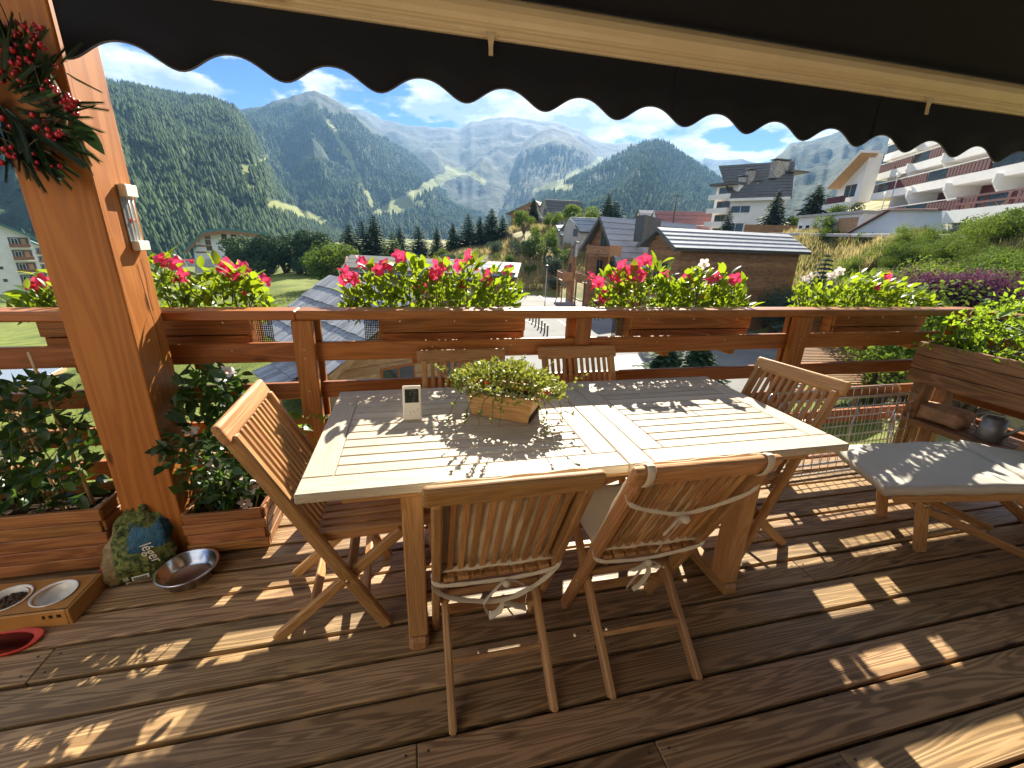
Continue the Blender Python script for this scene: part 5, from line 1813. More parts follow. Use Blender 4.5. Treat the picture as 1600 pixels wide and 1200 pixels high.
leaf(XL, XC0 - 0.002)
leaf(XC1 + 0.002, XR)
tb('centre_board', (XC0, YF, TZ - 0.034), (XC1, YB, TZ + 0.0005), 'Y')
for x in (-0.03, 1.40):
    for y in (1.33, 1.96):
        tb('leg', (x - 0.038, y - 0.05, 0.062), (x + 0.038, y + 0.05, 0.715), 'Z', 'teak', 0.006)
    tb('foot', (x - 0.038, 1.265, 0.0), (x + 0.038, 2.08, 0.06), 'Y', 'teak', 0.014)
    # shaped bearer under the top
    m = MB()
    pr = [(-0.43, 0.774), (-0.43, 0.752), (-0.37, 0.742), (-0.33, 0.720), (-0.27, 0.715), (0.27, 0.715), (0.33, 0.720), (0.37, 0.742), (0.43, 0.752), (0.43, 0.774)]
    m.prism([(x - 0.677 - 0.022, y, z) for y, z in pr], (0.044, 0, 0))
    m.obj('bearer', 'teak', table)
tb('apron', (-0.25, 1.245, 0.725), (1.60, 1.27, 0.774), 'X', 'teak')
tb('apron', (-0.25, 2.02, 0.725), (1.60, 2.045, 0.774), 'X', 'teak')
tb('stretcher', (-0.03, 1.61, 0.33), (1.40, 1.68, 0.39), 'X', 'teak', 0.006)
for x in (-0.03, 1.40):
    tb('leg', (x - 0.03, 1.595, 0.062), (x + 0.03, 1.695, 0.715), 'Z', 'teak', 0.006)
blk('maker_plate', (1.56 - 0.677, YF - 1.645 - 0.0025, TZ - 0.022), (1.607 - 0.677, YF - 1.645 + 0.001, TZ - 0.010), 'brass', table, 0.001)

# ================================================================== folding chairs
CH = 0.965


def make_chair(wm='teak', topm='teak'):
    c = thing('folding_chair', 'x', 'chair')
    ytop, ztop, yfr = 0.012, CH - 0.03, 0.46

    def bp(z):
        return ytop + (yfr - ytop) * (ztop - z) / ztop

    nrm = Vector((0, ztop, yfr - ytop)).normalized()      # normal of the back plane (forward and up)
    for s in (-1, 1):
        bar('upright', (s * 0.208, bp(ztop - 0.02), ztop - 0.02), (s * 0.208, yfr, 0.0), 0.030, 0.048, wm, c, nrm, 0.006)
        bar('rear_leg', (s * 0.176, 0.03, 0.0), (s * 0.176, 0.545, 0.445), 0.026, 0.045, wm, c, (0, -0.4, 0.5), 0.006)
    # top rail, rounded, slightly dished
    bar('top_rail', (-0.246, ytop - 0.004, ztop), (0.246, ytop - 0.004, ztop), 0.030, 0.074, topm, c, Vector((0, -(yfr - ytop), ztop)), 0.013, 3)
    zl = 0.455
    bar('lower_rail', (-0.192, bp(zl), zl), (0.192, bp(zl), zl), 0.024, 0.050, wm, c, Vector((0, -(yfr - ytop), ztop)), 0.005)
    n = 10
    for i in range(n):
        x = -0.164 + 0.328 * i / (n - 1)
        bar('back_slat', (x, bp(ztop - 0.03), ztop - 0.03), (x, bp(zl + 0.02), zl + 0.02), 0.019, 0.012, wm, c, nrm, 0.002)
    # seat
    for s in (-1, 1):
        bar('seat_rail', (s * 0.160, 0.215, 0.445), (s * 0.160, 0.57, 0.445), 0.022, 0.034, wm, c)
    for i in range(8):
        x = -0.166 + 0.332 * i / 7
        bar('seat_slat', (x, 0.205, 0.472), (x, 0.58, 0.472), 0.036, 0.016, wm, c, (0, 0, 1), 0.003)
    bar('seat_front_rail', (-0.160, 0.555, 0.445), (0.160, 0.555, 0.445), 0.024, 0.034, wm, c)
    bar('hinge_bar', (-0.188, 0.338, 0.285), (0.188, 0.338, 0.285), 0.022, 0.042, wm, c, (0, -0.4, 0.5), 0.004)
    bar('rear_stretcher', (-0.163, 0.182, 0.131), (0.163, 0.182, 0.131), 0.018, 0.040, wm, c, (0, -0.4, 0.5), 0.004)
    bar('front_stretcher', (-0.192, bp(0.16), 0.16), (0.192, bp(0.16), 0.16), 0.018, 0.035, wm, c, nrm, 0.004)
    for s in (-1, 1):
        m = MB().tube([(s * 0.158, 0.325, 0.270), (s * 0.226, 0.325, 0.270)], 0.008, 10)
        m.obj('hinge_pin', 'brass', c, True)
    return c


def pose(c, x, y, rz, label):
    c.location = (x, y, 0)
    c.rotation_euler = (0, 0, rz)
    tag(c, label, 'chair', 'folding teak chairs round the dining table')


ch0 = make_chair()
pose(ch0, 0.248, 0.915, 0.0, 'folding teak chair with cream pad showing through its slats and a tie knotted below')
CHAIRS = [ch0]
for (x, y, rz, lab) in (
        (0.818, 0.912, RAD(-0.5), 'folding teak chair with cream pad tied across the middle of its back'),
        (0.256, 2.272, RAD(180), 'bare folding teak chair by the railing, behind the plant box on the table'),
        (0.947, 2.282, RAD(180.5), 'bare folding teak chair by the railing below the short tie plank'),
        (-0.625, 1.612, RAD(-88), 'empty folding teak chair at the table end beside the timber post'),
        (1.965, 1.705, RAD(99), 'empty folding teak chair at the table end beside the wire rack')):
    c = copy_tree(ch0)
    pose(c, x, y, rz, lab)
    CHAIRS.append(c)


# ------------------------------------------------------------------ chair pads
def pad_mesh(w, l, t, nx=10, ny=10, puff=0.012, edge=0.12):
    vs, fs = [], []
    for s in (1, -1):
        for i in range(nx + 1):
            for j in range(ny + 1):
                u, v = 2 * i / nx - 1, 2 * j / ny - 1
                e = min(1, (1 - abs(u) ** 6)) * min(1, (1 - abs(v) ** 6))
                wob = 0.003 * math.sin(9 * u + 4 * v) + 0.002 * math.sin(13 * v - 3 * u)
                vs.append((u * w / 2, v * l / 2, s * (t / 2 * max(edge, e ** 0.5) + (puff * (1 - u * u) * (1 - v * v)) * (1 if s > 0 else 0.3)) + wob))
    st = (nx + 1) * (ny + 1)
    for s in (0, 1):
        for i in range(nx):
            for j in range(ny):
                q = [s * st + i * (ny + 1) + j, s * st + (i + 1) * (ny + 1) + j, s * st + (i + 1) * (ny + 1) + j + 1, s * st + i * (ny + 1) + j + 1]
                fs.append(tuple(q if s == 0 else q[::-1]))
    edge = [i * (ny + 1) for i in range(nx + 1)] + [nx * (ny + 1) + j for j in range(1, ny + 1)] + \
           [i * (ny + 1) + ny for i in range(nx - 1, -1, -1)] + [j for j in range(ny - 1, 0, -1)]
    for a, b in zip(edge, edge[1:] + edge[:1]):
        fs.append((b, a, a + st, b + st))
    return mesh('pad', vs, fs, True)


def strap(pts, w, name, parent, mat='cushion_cream'):
    """flat cloth ribbon along pts"""
    P = [Vector(p) for p in pts]
    # smooth the path
    for _ in range(2):
        Q = [P[0]]
        for a, b in zip(P[:-1], P[1:]):
            Q += [a * 0.75 + b * 0.25, a * 0.25 + b * 0.75]
        P = Q + [P[-1]]
    m = MB()
    m.tube(P, [w * 0.42 * (0.75 + 0.25 * math.sin(i * 0.9) ** 2) for i in range(len(P))], 8, True, 0.14)
    return m.obj(name, mat, parent, True)


def chair_pad(ch, label, style):
    root = thing('chair_pad', label, 'cushion', ch.location, ch.rotation_euler.z, 'cream pads on the near chairs')
    th = math.atan2(0.448, CH - 0.03)
    zm = 0.70
    ym = 0.012 + 0.448 * (CH - 0.03 - zm) / (CH - 0.03)
    n = Vector((0, math.cos(th), math.sin(th)))
    c = Vector((0, ym, zm)) + n * 0.034
    M = Matrix.Translation(c) @ Matrix.Rotation(-th, 4, 'X') @ Matrix.Rotation(RAD(90), 4, 'X')
    # local Y of the pad up the back, local Z out of the back
    up = Vector((0, -math.sin(th), math.cos(th)))
    R = Matrix((Vector((1, 0, 0)), up, n * -1)).transposed().to_4x4()
    R.translation = c
    link('back_pad', pad_mesh(0.425, 0.53, 0.045), 'cushion_cream', root, R)
    link('seat_pad', pad_mesh(0.42, 0.40, 0.045), 'cushion_cream', root, Matrix.Translation((0, 0.405, 0.507)))
    bk = lambda x, z, d=-0.035: tuple(Vector((x * 0.93, 0.012 + 0.448 * (CH - 0.03 - (z + 0.035)) / (CH - 0.03), z + 0.035)) + n * d)
    if style == 1:
        strap([bk(-0.235, 0.46, 0.0), bk(-0.236, 0.44), bk(-0.12, 0.425), bk(0.03, 0.418), bk(0.14, 0.425), bk(0.235, 0.455), bk(0.236, 0.47, 0.0)], 0.020, 'tie', root)
        strap([bk(-0.236, 0.47, 0.0), bk(-0.240, 0.40), bk(-0.13, 0.325, -0.05), bk(0.035, 0.285, -0.06), bk(0.15, 0.35, -0.05), bk(0.236, 0.45, -0.03), bk(0.236, 0.47, 0.0)], 0.024, 'tie', root)
        strap([bk(0.03, 0.418), bk(-0.01, 0.38, -0.05), bk(-0.055, 0.32, -0.07), bk(-0.03, 0.262, -0.08)], 0.026, 'tie', root)
        strap([bk(0.03, 0.418), bk(0.10, 0.41, -0.055), bk(0.115, 0.36, -0.07), bk(0.118, 0.29, -0.08)], 0.014, 'tie', root)
        strap([bk(0.035, 0.285, -0.06), bk(0.02, 0.262, -0.08), bk(-0.02, 0.235, -0.085), bk(-0.015, 0.215, -0.08)], 0.036, 'tie', root)
        strap([bk(0.035, 0.285, -0.06), bk(0.09, 0.275, -0.08), bk(0.125, 0.262, -0.085)], 0.040, 'tie', root)
        strap([bk(0.035, 0.285, -0.06), bk(0.06, 0.245, -0.08), bk(0.085, 0.195, -0.085)], 0.030, 'tie', root)
        for (x, z) in ((0.03, 0.418), (0.037, 0.285)):
            MB().lathe([(0.0005, -0.013), (0.011, -0.009), (0.015, 0.0), (0.011, 0.009), (0.0005, 0.013)], 10).obj('knot', 'cushion_cream', root, True, Matrix.Translation(bk(x, z, -0.05)))
    else:
        strap([bk(-0.235, 0.81, 0.0), bk(-0.236, 0.80), bk(-0.10, 0.745), bk(0.0, 0.715), bk(0.11, 0.745), bk(0.235, 0.815), bk(0.236, 0.83, 0.0)], 0.020, 'tie', root)
        strap([bk(0.0, 0.715), bk(-0.03, 0.685, -0.05), bk(-0.055, 0.645, -0.06)], 0.016, 'tie', root)
        strap([bk(0.0, 0.715), bk(-0.006, 0.67, -0.05), bk(-0.018, 0.60, -0.055), bk(-0.025, 0.535, -0.06)], 0.034, 'tie', root)
        strap([bk(-0.235, 0.47, 0.0), bk(-0.236, 0.45), bk(-0.10, 0.425), bk(0.0, 0.418), bk(0.11, 0.44), bk(0.235, 0.47), bk(0.236, 0.48, 0.0)], 0.020, 'tie', root)
        for pts, w in (([(0.0, 0.418, -0.04), (-0.05, 0.41, -0.06), (-0.085, 0.40, -0.06), (-0.045, 0.392, -0.06), (0, 0.415, -0.05)], 0.016),
                       ([(0.0, 0.418, -0.04), (0.04, 0.415, -0.06), (0.062, 0.40, -0.06), (0.03, 0.392, -0.06), (0, 0.415, -0.05)], 0.018),
                       ([(0.0, 0.418, -0.04), (-0.025, 0.36, -0.06), (-0.045, 0.28, -0.07), (-0.04, 0.255, -0.07)], 0.024),
                       ([(0.0, 0.418, -0.04), (0.025, 0.36, -0.06), (0.018, 0.28, -0.07), (0.0, 0.225, -0.07)], 0.026)):
            strap([bk(*p) for p in pts], w, 'tie', root)
        MB().lathe([(0.0005, -0.015), (0.013, -0.010), (0.018, 0.0), (0.013, 0.010), (0.0005, 0.015)], 10).obj('knot', 'cushion_cream', root, True, Matrix.Translation(bk(0.0, 0.715, -0.05)))
        MB().lathe([(0.0005, -0.012), (0.010, -0.008), (0.013, 0.0), (0.010, 0.008), (0.0005, 0.012)], 10).obj('knot', 'cushion_cream', root, True, Matrix.Translation(bk(0.0, 0.418, -0.05)))
        for s in (-1, 1):
            # loops over the ends of the top rail
            zz = CH - 0.03
            m = MB()
            cpt = Vector((s * 0.195, 0.008, zz))
            pts = []
            for k in range(17):
                t = 2 * math.pi * k / 16
                pts.append(cpt + up * (0.044 * math.cos(t)) + n * (0.024 * math.sin(t)))
            m.tube(pts, 0.013, 8, False, 0.25)
            m.obj('loop', 'cushion_cream', root, True)
    return root


chair_pad(CHAIRS[0], 'cream pad on the chair with two bows knotted under its back slats', 1)
chair_pad(CHAIRS[1], 'cream pad looped over a chair top rail and tied mid back', 2)
# ================================================================== planting
def leaf_mesh(l, w, fold=0.25, curl=0.25, nm='leaf'):
    """pointed oval leaf along +X, folded on the midrib and curling down"""
    vs, fs = [], []
    prof = [(0.0, 0.02), (0.12, 0.55), (0.32, 0.95), (0.55, 1.0), (0.78, 0.66), (0.93, 0.25), (1.0, 0.0)]
    for t, k in prof:
        x, z = l * t, -curl * l * t * t
        h = w / 2 * k
        vs += [(x, -h, z + fold * h), (x, 0, z), (x, h, z + fold * h)]
    for i in range(len(prof) - 1):
        a, b_ = i * 3, (i + 1) * 3
        fs += [(a, b_, b_ + 1, a + 1), (a + 1, b_ + 1, b_ + 2, a + 2)]
    return mesh(nm, vs, fs, True)


def flower_mesh(r, depth, nm='flower'):
    """five-lobed trumpet opening along +Z"""
    vs, fs = [], []
    N = 20
    rings = [(0.10, -depth), (0.14, -depth * 0.55), (0.30, -depth * 0.15), (0.62, 0.0), (1.0, 0.06)]
    for j, (k, z) in enumerate(rings):
        for i in range(N):
            a = 2 * math.pi * i / N
            lob = 0.5 + 0.5 * math.cos(5 * a)
            rr = r * k
            zz = z
            if j == 4:
                rr *= 0.66 + 0.40 * lob ** 0.6
                zz = r * (0.10 - 0.22 * (0.5 + 0.5 * math.cos(5 * a + 0.9)))
            if j == 3:
                rr *= 0.9 + 0.1 * lob
            vs.append((rr * math.cos(a + 0.12 * j), rr * math.sin(a + 0.12 * j), zz))
    for j in range(4):
        for i in range(N):
            fs.append((j * N + i, j * N + (i + 1) % N, (j + 1) * N + (i + 1) % N, (j + 1) * N + i))
    return mesh(nm, vs, fs, True)


LEAF = {}
for key, (l, w, f_, c_, mt) in {'m1': (0.082, 0.040, 0.25, 0.3, 'leaf_mandevilla'), 'm2': (0.064, 0.034, 0.35, 0.15, 'leaf_mandevilla'), 'm3': (0.095, 0.043, 0.15, 0.45, 'leaf_mandevilla'),
                                'd1': (0.085, 0.045, 0.2, 0.3, 'leaf_dark'), 'd2': (0.07, 0.035, 0.3, 0.2, 'leaf_dark'), 'b1': (0.075, 0.045, 0.25, 0.3, 'leaf_bench'), 'b2': (0.055, 0.035, 0.3, 0.2, 'leaf_bench')}.items():
    LEAF[key] = leaf_mesh(l, w, f_, c_)
    LEAF[key].materials.append(MATS[mt])
FLOW = {}
for key, (r, d, mt) in {'pink': (0.044, 0.055, 'petal_pink'), 'red': (0.036, 0.05, 'petal_red'), 'white': (0.036, 0.045, 'petal_white'), 'bud': (0.016, 0.05, 'petal_pink')}.items():
    FLOW[key] = flower_mesh(r, d)
    FLOW[key].materials.append(MATS[mt])
THROAT = mesh('throat', [(0.006 * math.cos(k), 0.006 * math.sin(k), 0.002) for k in np.linspace(0, 5.4, 7)], [tuple(range(7))])
THROAT.materials.append(MATS['petal_orange'])


def orient(p, d, roll, s=1.0):
    """matrix: local X along d, rolled"""
    d = Vector(d).normalized()
    q = d.to_track_quat('X', 'Z')
    return Matrix.Translation(p) @ q.to_matrix().to_4x4() @ Matrix.Rotation(roll, 4, 'X') @ Matrix.Diagonal((s, s, s, 1))


def plant(name, label, loc, spots, keys, nleaf, flowers, flower_key, seed, stems, cat='plant', group=None, canes=(), size=1.0, toward=None, up_bias=0.45):
    """spots(rng) -> world point, outward dir. flowers: list of world points"""
    r = random.Random(seed)
    loc = Vector(loc)
    root = thing(name, label, cat, loc, 0, group)
    for i in range(nleaf):
        p, d = spots(r)
        d = Vector(d) + Vector((r.uniform(-0.8, 0.8), r.uniform(-0.8, 0.8), r.uniform(-0.4, 0.7) + up_bias - 0.3))
        link('leaf', LEAF[r.choice(keys)], None, root, orient(Vector(p) - loc, d, r.uniform(-1.0, 1.0), size * r.uniform(0.7, 1.2)))
    for f in flowers:
        p = Vector(f[:3])
        k = f[3] if len(f) > 3 else flower_key
        face = (Vector((0, 0, EYE)) - p).normalized() if toward is None else Vector(toward)
        d = (face * 0.55 + Vector((r.uniform(-0.8, 0.8), r.uniform(-0.5, 0.3), r.uniform(-0.2, 0.9)))).normalized()
        q = d.to_track_quat('Z', 'Y').to_matrix().to_4x4()
        o = link('flower', FLOW[k], None, root, Matrix.Translation(p - loc) @ q @ Matrix.Rotation(r.uniform(0, 6), 4, 'Z') @ Matrix.Diagonal((1, 1, 1, 1)) @ Matrix.Scale(r.uniform(0.85, 1.15), 4))
        link('throat', THROAT, None, o, Matrix.Identity(4))
        stems = list(stems) + [(Vector((p.x * 0.97 + loc.x * 0.03, p.y, loc.z)), p - d * 0.05)]
    m = MB()
    for a, b_ in stems:
        a, b_ = Vector(a) - loc, Vector(b_) - loc
        mid = a.lerp(b_, 0.55) + Vector((r.uniform(-0.03, 0.03), r.uniform(-0.03, 0.03), 0.02))
        m.tube([a, mid, b_], [0.0035, 0.0028, 0.0015], 5)
    tag(m.obj('stems', 'stem_green', root, True), kind='stuff')
    return root


# ------------------------------------------------------------------ hanging flower boxes on the railing
BOXX = [(-1.782, -0.859), (-0.194, 0.673), (1.395, 2.319), (3.058, 3.954)]
BOXY = 2.48
BLAB = ['wooden flower box hung on the railing behind the timber post', 'wooden flower box hung on the railing behind the plant box and gauge',
        'wooden flower box on the railing with a dark knot in its front board', 'wooden flower box at the railing corner next to the planter bench']
for i, (xa, xb) in enumerate(BOXX):
    t = thing('flower_box', BLAB[i], 'planter box', (xa, BOXY, 0.910), 0, 'flower boxes hung on the railing')
    w = xb - xa
    blk('front_board', (0, 0, 0.115), (w, 0.02, 0.198), 'planter_wood', t, 0.003)
    blk('front_board', (0.012, 0.006, 0.0), (w - 0.012, 0.022, 0.108), 'planter_wood', t, 0.003)
    blk('back_board', (0, 0.185, 0.0), (w, 0.205, 0.198), 'planter_wood', t, 0.003)
    for s in (0.0, w - 0.02):
        blk('end_board', (s, 0.0235, 0.0), (s + 0.02, 0.1835, 0.198), 'planter_wood', t, 0.003, 'Y')
    blk('bottom_board', (0.021, 0.0235, 0.0), (w - 0.021, 0.1835, 0.018), 'planter_wood', t, 0.003)
    blk('soil', (0.021, 0.0235, 0.0185), (w - 0.021, 0.1835, 0.17), 'soil', t, 0.0)
    for s in (0.12, w / 2, w - 0.12):
        MB().lathe([(0.0001, 0.002), (0.005, 0.0015), (0.0055, 0)], 10).obj('screw', 'steel', t, True, Matrix.Translation((s, -0.0002, 0.18)) @ Matrix.Rotation(RAD(90), 4, 'X'))
    for s in (0.18, w - 0.24):
        blk('bracket', (s, -0.117, -0.042), (s + 0.05, 0.20, -0.001), 'rail_wood', t, 0.004, 'Y')
    g_ = MB()
    x0 = w + 0.004 if i == 0 else -0.085
    for k in range(9):
        g_.tube([(x0 + 0.01 * k, 0.10, -0.01), (x0 + 0.01 * k, 0.10, 0.19)], 0.0022, 4)
    for k in range(20):
        g_.tube([(x0, 0.10, -0.01 + 0.0105 * k), (x0 + 0.082, 0.10, -0.01 + 0.0105 * k)], 0.0022, 4)
    g_.obj('mesh_screen', 'black_plastic', t)


def px_flowers(lst, Y0, Y1, r):
    out = []
    for f in lst:
        p = ony(f[0], f[1], r.uniform(Y0, Y1))
        out.append((p.x, p.y, p.z, f[2]) if len(f) > 2 else (p.x, p.y, p.z))
    return out


def box_spots(xa, xb, prof, Y0=2.53, Y1=2.67, z0=1.085):
    """prof: list of (px, top py) outlining the foliage"""
    pts = sorted((ony(a, b_, 2.60).x, ony(a, b_, 2.60).z) for a, b_ in prof)
    X, Zt = [p[0] for p in pts], [p[1] for p in pts]

    def f(r):
        x = r.uniform(X[0], X[-1])
        zt = float(np.interp(x, X, Zt))
        k = r.random() ** 0.65
        z = z0 + (zt - z0 - 0.02) * k
        y = r.uniform(Y0 - 0.04 * (k > 0.2), Y1 + 0.05)
        return (x, y, z), ((x - (X[0] + X[-1]) / 2) * 0.8, -0.25, 0.35 + 0.5 * k)
    return f


rr = random.Random(5)
BX = [
    ([(40, 480), (50, 430), (75, 420), (100, 430), (140, 425), (240, 400), (262, 398), (300, 415), (335, 398), (360, 410), (395, 422), (415, 440), (420, 480)],
     [(50, 446, 'red'), (66, 440), (252, 404), (275, 412), (262, 408), (281, 431), (351, 415), (366, 426), (381, 418), (414, 437), (345, 424, 'bud'), (381, 459, 'bud'), (300, 408, 'bud')], 250),
    ([(535, 470), (548, 450), (570, 412), (600, 418), (630, 402), (660, 398), (690, 412), (720, 402), (735, 398), (760, 420), (790, 420), (805, 445), (808, 478)],
     [(540, 423), (552, 436), (534, 441), (567, 409), (591, 422), (606, 416), (598, 410), (624, 400), (681, 414), (688, 420), (677, 431), (730, 400), (716, 415), (722, 447, 'red'), (762, 436), (762, 425), (791, 421), (656, 449), (548, 430), (700, 405, 'bud'), (745, 420, 'bud')], 290),
    ([(935, 478), (938, 455), (945, 430), (985, 420), (1028, 404), (1045, 415), (1075, 430), (1098, 415), (1112, 412), (1140, 425), (1155, 440), (1158, 478)],
     [(925, 429), (931, 442), (936, 440), (941, 467), (944, 460), (971, 416), (960, 432), (965, 446), (970, 448), (989, 420), (997, 410), (1010, 405), (1000, 430), (989, 431), (980, 426), (1036, 430), (1070, 435), (1074, 442, 'red'), (1100, 412, 'white'), (1110, 435), (1119, 430), (1100, 462, 'red'), (1147, 436)], 290),
    ([(1262, 478), (1255, 440), (1275, 428), (1310, 424), (1330, 435), (1362, 424), (1400, 434), (1425, 442), (1438, 462), (1440, 480)],
     [(1365, 448), (1388, 432), (1258, 436, 'white'), (1268, 430, 'white'), (1278, 428, 'white'), (1298, 430, 'white'), (1312, 424, 'white')], 230)]
PLAB = ['trailing pink flowering plant on both sides of the timber post', 'bushy plant covered in pink trumpet flowers behind the table gauge',
        'bushy plant with many pink trumpet flowers in front of the slate roofed chalets', 'yellow green leafy plant with a few pale flowers near the corner bench']
for i, (prof, fl, n) in enumerate(BX):
    xa, xb = BOXX[i]
    sp = box_spots(xa, xb, prof)
    st = []
    for k in range(16):
        p, d = sp(rr)
        st.append((Vector((min(max(p[0], xa + 0.05), xb - 0.05), 2.585, 1.07)), Vector(p)))
    plant('flowering_plant', PLAB[i], ((xa + xb) / 2, 2.585, 1.07), sp, ('m1', 'm2', 'm3'), n, px_flowers(fl, 2.52, 2.62, rr), 'pink', 40 + i, st, 'flowers', 'plants in the railing boxes', size=1.0 if i < 3 else 0.9)
    # inner foliage that is too dense to pick apart
    r2_ = random.Random(90 + i)
    m = MB()
    for k in range(620):
        p, d = sp(r2_)
        p = Vector(p)
        p.z = 1.075 + (p.z - 1.075) * 0.75
        Mx = orient(p - Vector(((xa + xb) / 2, 2.585, 1.07)), Vector(d) + Vector((r2_.uniform(-1, 1), r2_.uniform(-1, 1), r2_.uniform(-1, 1))), r2_.uniform(0, 6), r2_.uniform(0.6, 0.9))
        m.add([(0, 0, 0), (0.03, -0.018, 0.004), (0.075, 0, -0.01), (0.03, 0.018, 0.004)], [(0, 1, 2, 3)], Mx)
    root = [o for o in bpy.data.objects if o.get('label') == PLAB[i]][0]
    o = m.obj('foliage', 'leaf_mandevilla', root)
    tag(o, kind='stuff')


# ------------------------------------------------------------------ floor planters by the post
def floor_planter(label, x0, x1, y0, y1, h, n):
    t = thing('floor_planter', label, 'planter', (x0, y0, 0), 0, 'wooden planters on the deck')
    w, d = x1 - x0, y1 - y0
    bh = (h - 0.02) / n
    for k in range(n):
        z0 = 0.02 + k * bh
        e = 0.012 * (k % 2)
        blk('front_board', (e, 0, z0 + 0.0015), (w - e, 0.022, z0 + bh - 0.0015), 'planter_wood', t, 0.004)
        blk('back_board', (e, d - 0.022, z0 + 0.0015), (w - e, d, z0 + bh - 0.0015), 'planter_wood', t, 0.004)
        for s in (0.0, w - 0.022):
            blk('side_board', (s, 0.024 - e, z0 + 0.0015), (s + 0.022, d - 0.024 + e, z0 + bh - 0.0015), 'planter_wood', t, 0.004, 'Y')
    m = MB()
    N_ = 14
    vs, fs = [], []
    for i in range(N_ + 1):
        for j in range(N_ + 1):
            vs.append((0.0225 + (w - 0.045) * i / N_, 0.0245 + (d - 0.049) * j / N_, h - 0.05 + 0.018 * (rr.random() - 0.3)))
    for i in range(N_):
        for j in range(N_):
            a = i * (N_ + 1) + j
            fs.append((a, a + N_ + 1, a + N_ + 2, a + 1))
    m.add(vs, fs)
    m.obj('soil', 'soil', t)
    for sx in (0.03, w - 0.08):
        for sy in (0.03, d - 0.08):
            blk('foot', (sx, sy, 0), (sx + 0.05, sy + 0.05, 0.0195), 'bench_wood', t, 0.002)
    return t


floor_planter('taller wooden planter of stacked boards left of the timber post', -2.20, -1.425, 1.985, 2.255, 0.335, 5)
floor_planter('shorter wooden planter of stacked boards right of the timber post', -1.130, -0.765, 1.995, 2.255, 0.25, 4)


def clump(x0, x1, y0, y1, z0, z1, wide=0.1):
    def f(r):
        k = r.random()
        z = z0 + (z1 - z0) * k
        b_ = wide * math.sin(math.pi * min(1, k * 1.1)) + 0.02
        x, y = r.uniform(x0 - b_, x1 + b_), r.uniform(y0 - b_, y1 + b_)
        return (x, y, z), (x - (x0 + x1) / 2, y - (y0 + y1) / 2, 0.15)
    return f


sp1 = clump(-2.1, -1.52, 2.05, 2.2, 0.34, 0.92, 0.05)
fl1 = []
st = [(Vector((rr.uniform(-2.05, -1.55), rr.uniform(2.05, 2.2), 0.28)), Vector(sp1(rr)[0])) for _ in range(16)]
def inner(root, sp, c, n, seed, mat):
    r = random.Random(seed)
    m = MB()
    for k in range(n):
        p, d = sp(r)
        Mx = orient(Vector(p) - Vector(c), Vector(d) + Vector((r.uniform(-1, 1), r.uniform(-1, 1), r.uniform(-1, 1))), r.uniform(0, 6), r.uniform(0.7, 1.1))
        m.add([(0, 0, 0), (0.03, -0.02, 0.004), (0.075, 0, -0.01), (0.03, 0.02, 0.004)], [(0, 1, 2, 3)], Mx)
    tag(m.obj('foliage', mat, root), kind='stuff')


p1 = plant('potted_climber', 'dark leafy climber tied to canes in the taller planter', (-1.8, 2.12, 0.28), sp1, ('d1', 'd2', 'd1', 'm2'), 290, fl1, 'white', 61, st, 'plant', up_bias=0.3)
inner(p1, sp1, (-1.8, 2.12, 0.28), 420, 5, 'leaf_dark')
for (xb_, yb_, xt, yt, zt) in ((-1.70, 2.12, -1.80, 2.2, 1.04), (-1.53, 2.12, -1.64, 2.2, 1.02), (-1.62, 2.08, -1.68, 2.12, 0.75), (-1.8, 2.12, -1.86, 2.2, 0.8)):
    m = MB()
    a, b_ = Vector((xb_, yb_, 0.24)), Vector((xt, yt, zt))
    pts = [a.lerp(b_, k / 6) for k in range(7)]
    m.tube(pts, [0.0075, 0.009, 0.007, 0.0085, 0.0065, 0.008, 0.006], 7)
    c_ = m.obj('cane', 'bamboo', None, True)
    c_.parent = p1
    c_.matrix_local = Matrix.Translation((1.8, -2.12, -0.28))
sp2 = clump(-1.04, -0.84, 2.06, 2.2, 0.25, 0.92, 0.08)
fl2 = px_flowers([(268, 772, 'white'), (372, 752, 'white'), (392, 762, 'white'), (383, 785, 'white'), (335, 725, 'white'), (310, 695, 'white'), (298, 672, 'white'), (356, 580, 'white'), (318, 742, 'white'), (412, 640, 'white')], 2.03, 2.16, rr)
st = [(Vector((rr.uniform(-1.05, -0.84), rr.uniform(2.08, 2.2), 0.2)), Vector(sp2(rr)[0])) for _ in range(14)]
p2 = plant('potted_climber', 'dark leafy climber with white flowers in the shorter planter', (-0.95, 2.12, 0.2), sp2, ('d1', 'd2', 'd2'), 290, fl2, 'white', 62, st, 'plant', up_bias=0.3, size=0.85)
inner(p2, sp2, (-0.95, 2.12, 0.2), 380, 6, 'leaf_dark')
sp3 = clump(-0.60, -0.54, 2.10, 2.2, 0.50, 0.66, 0.04)
plant('green_shoot', 'small bright green shoot beside the railing post', (-0.58, 2.15, 0.0), sp3, ('m1', 'm2'), 14, [], 'white', 63, [(Vector((-0.62, 2.15, 0)), Vector((-0.58, 2.15, 0.58)))], 'plant')

# ------------------------------------------------------------------ planter bench on the right
BX0, BX1, BY0, BY1 = 3.60, 4.0, 0.35, 2.255
bench = thing('planter_bench', 'raised wooden planter bench with a low shelf along the side railing', 'planter', (BX0, BY0, 0))


def bn(name, lo, hi, axis='Y', mat='bench_wood', bev=0.005):
    o = Vector((BX0, BY0, 0))
    return blk(name, Vector(lo) - o, Vector(hi) - o, mat, bench, bev, axis)


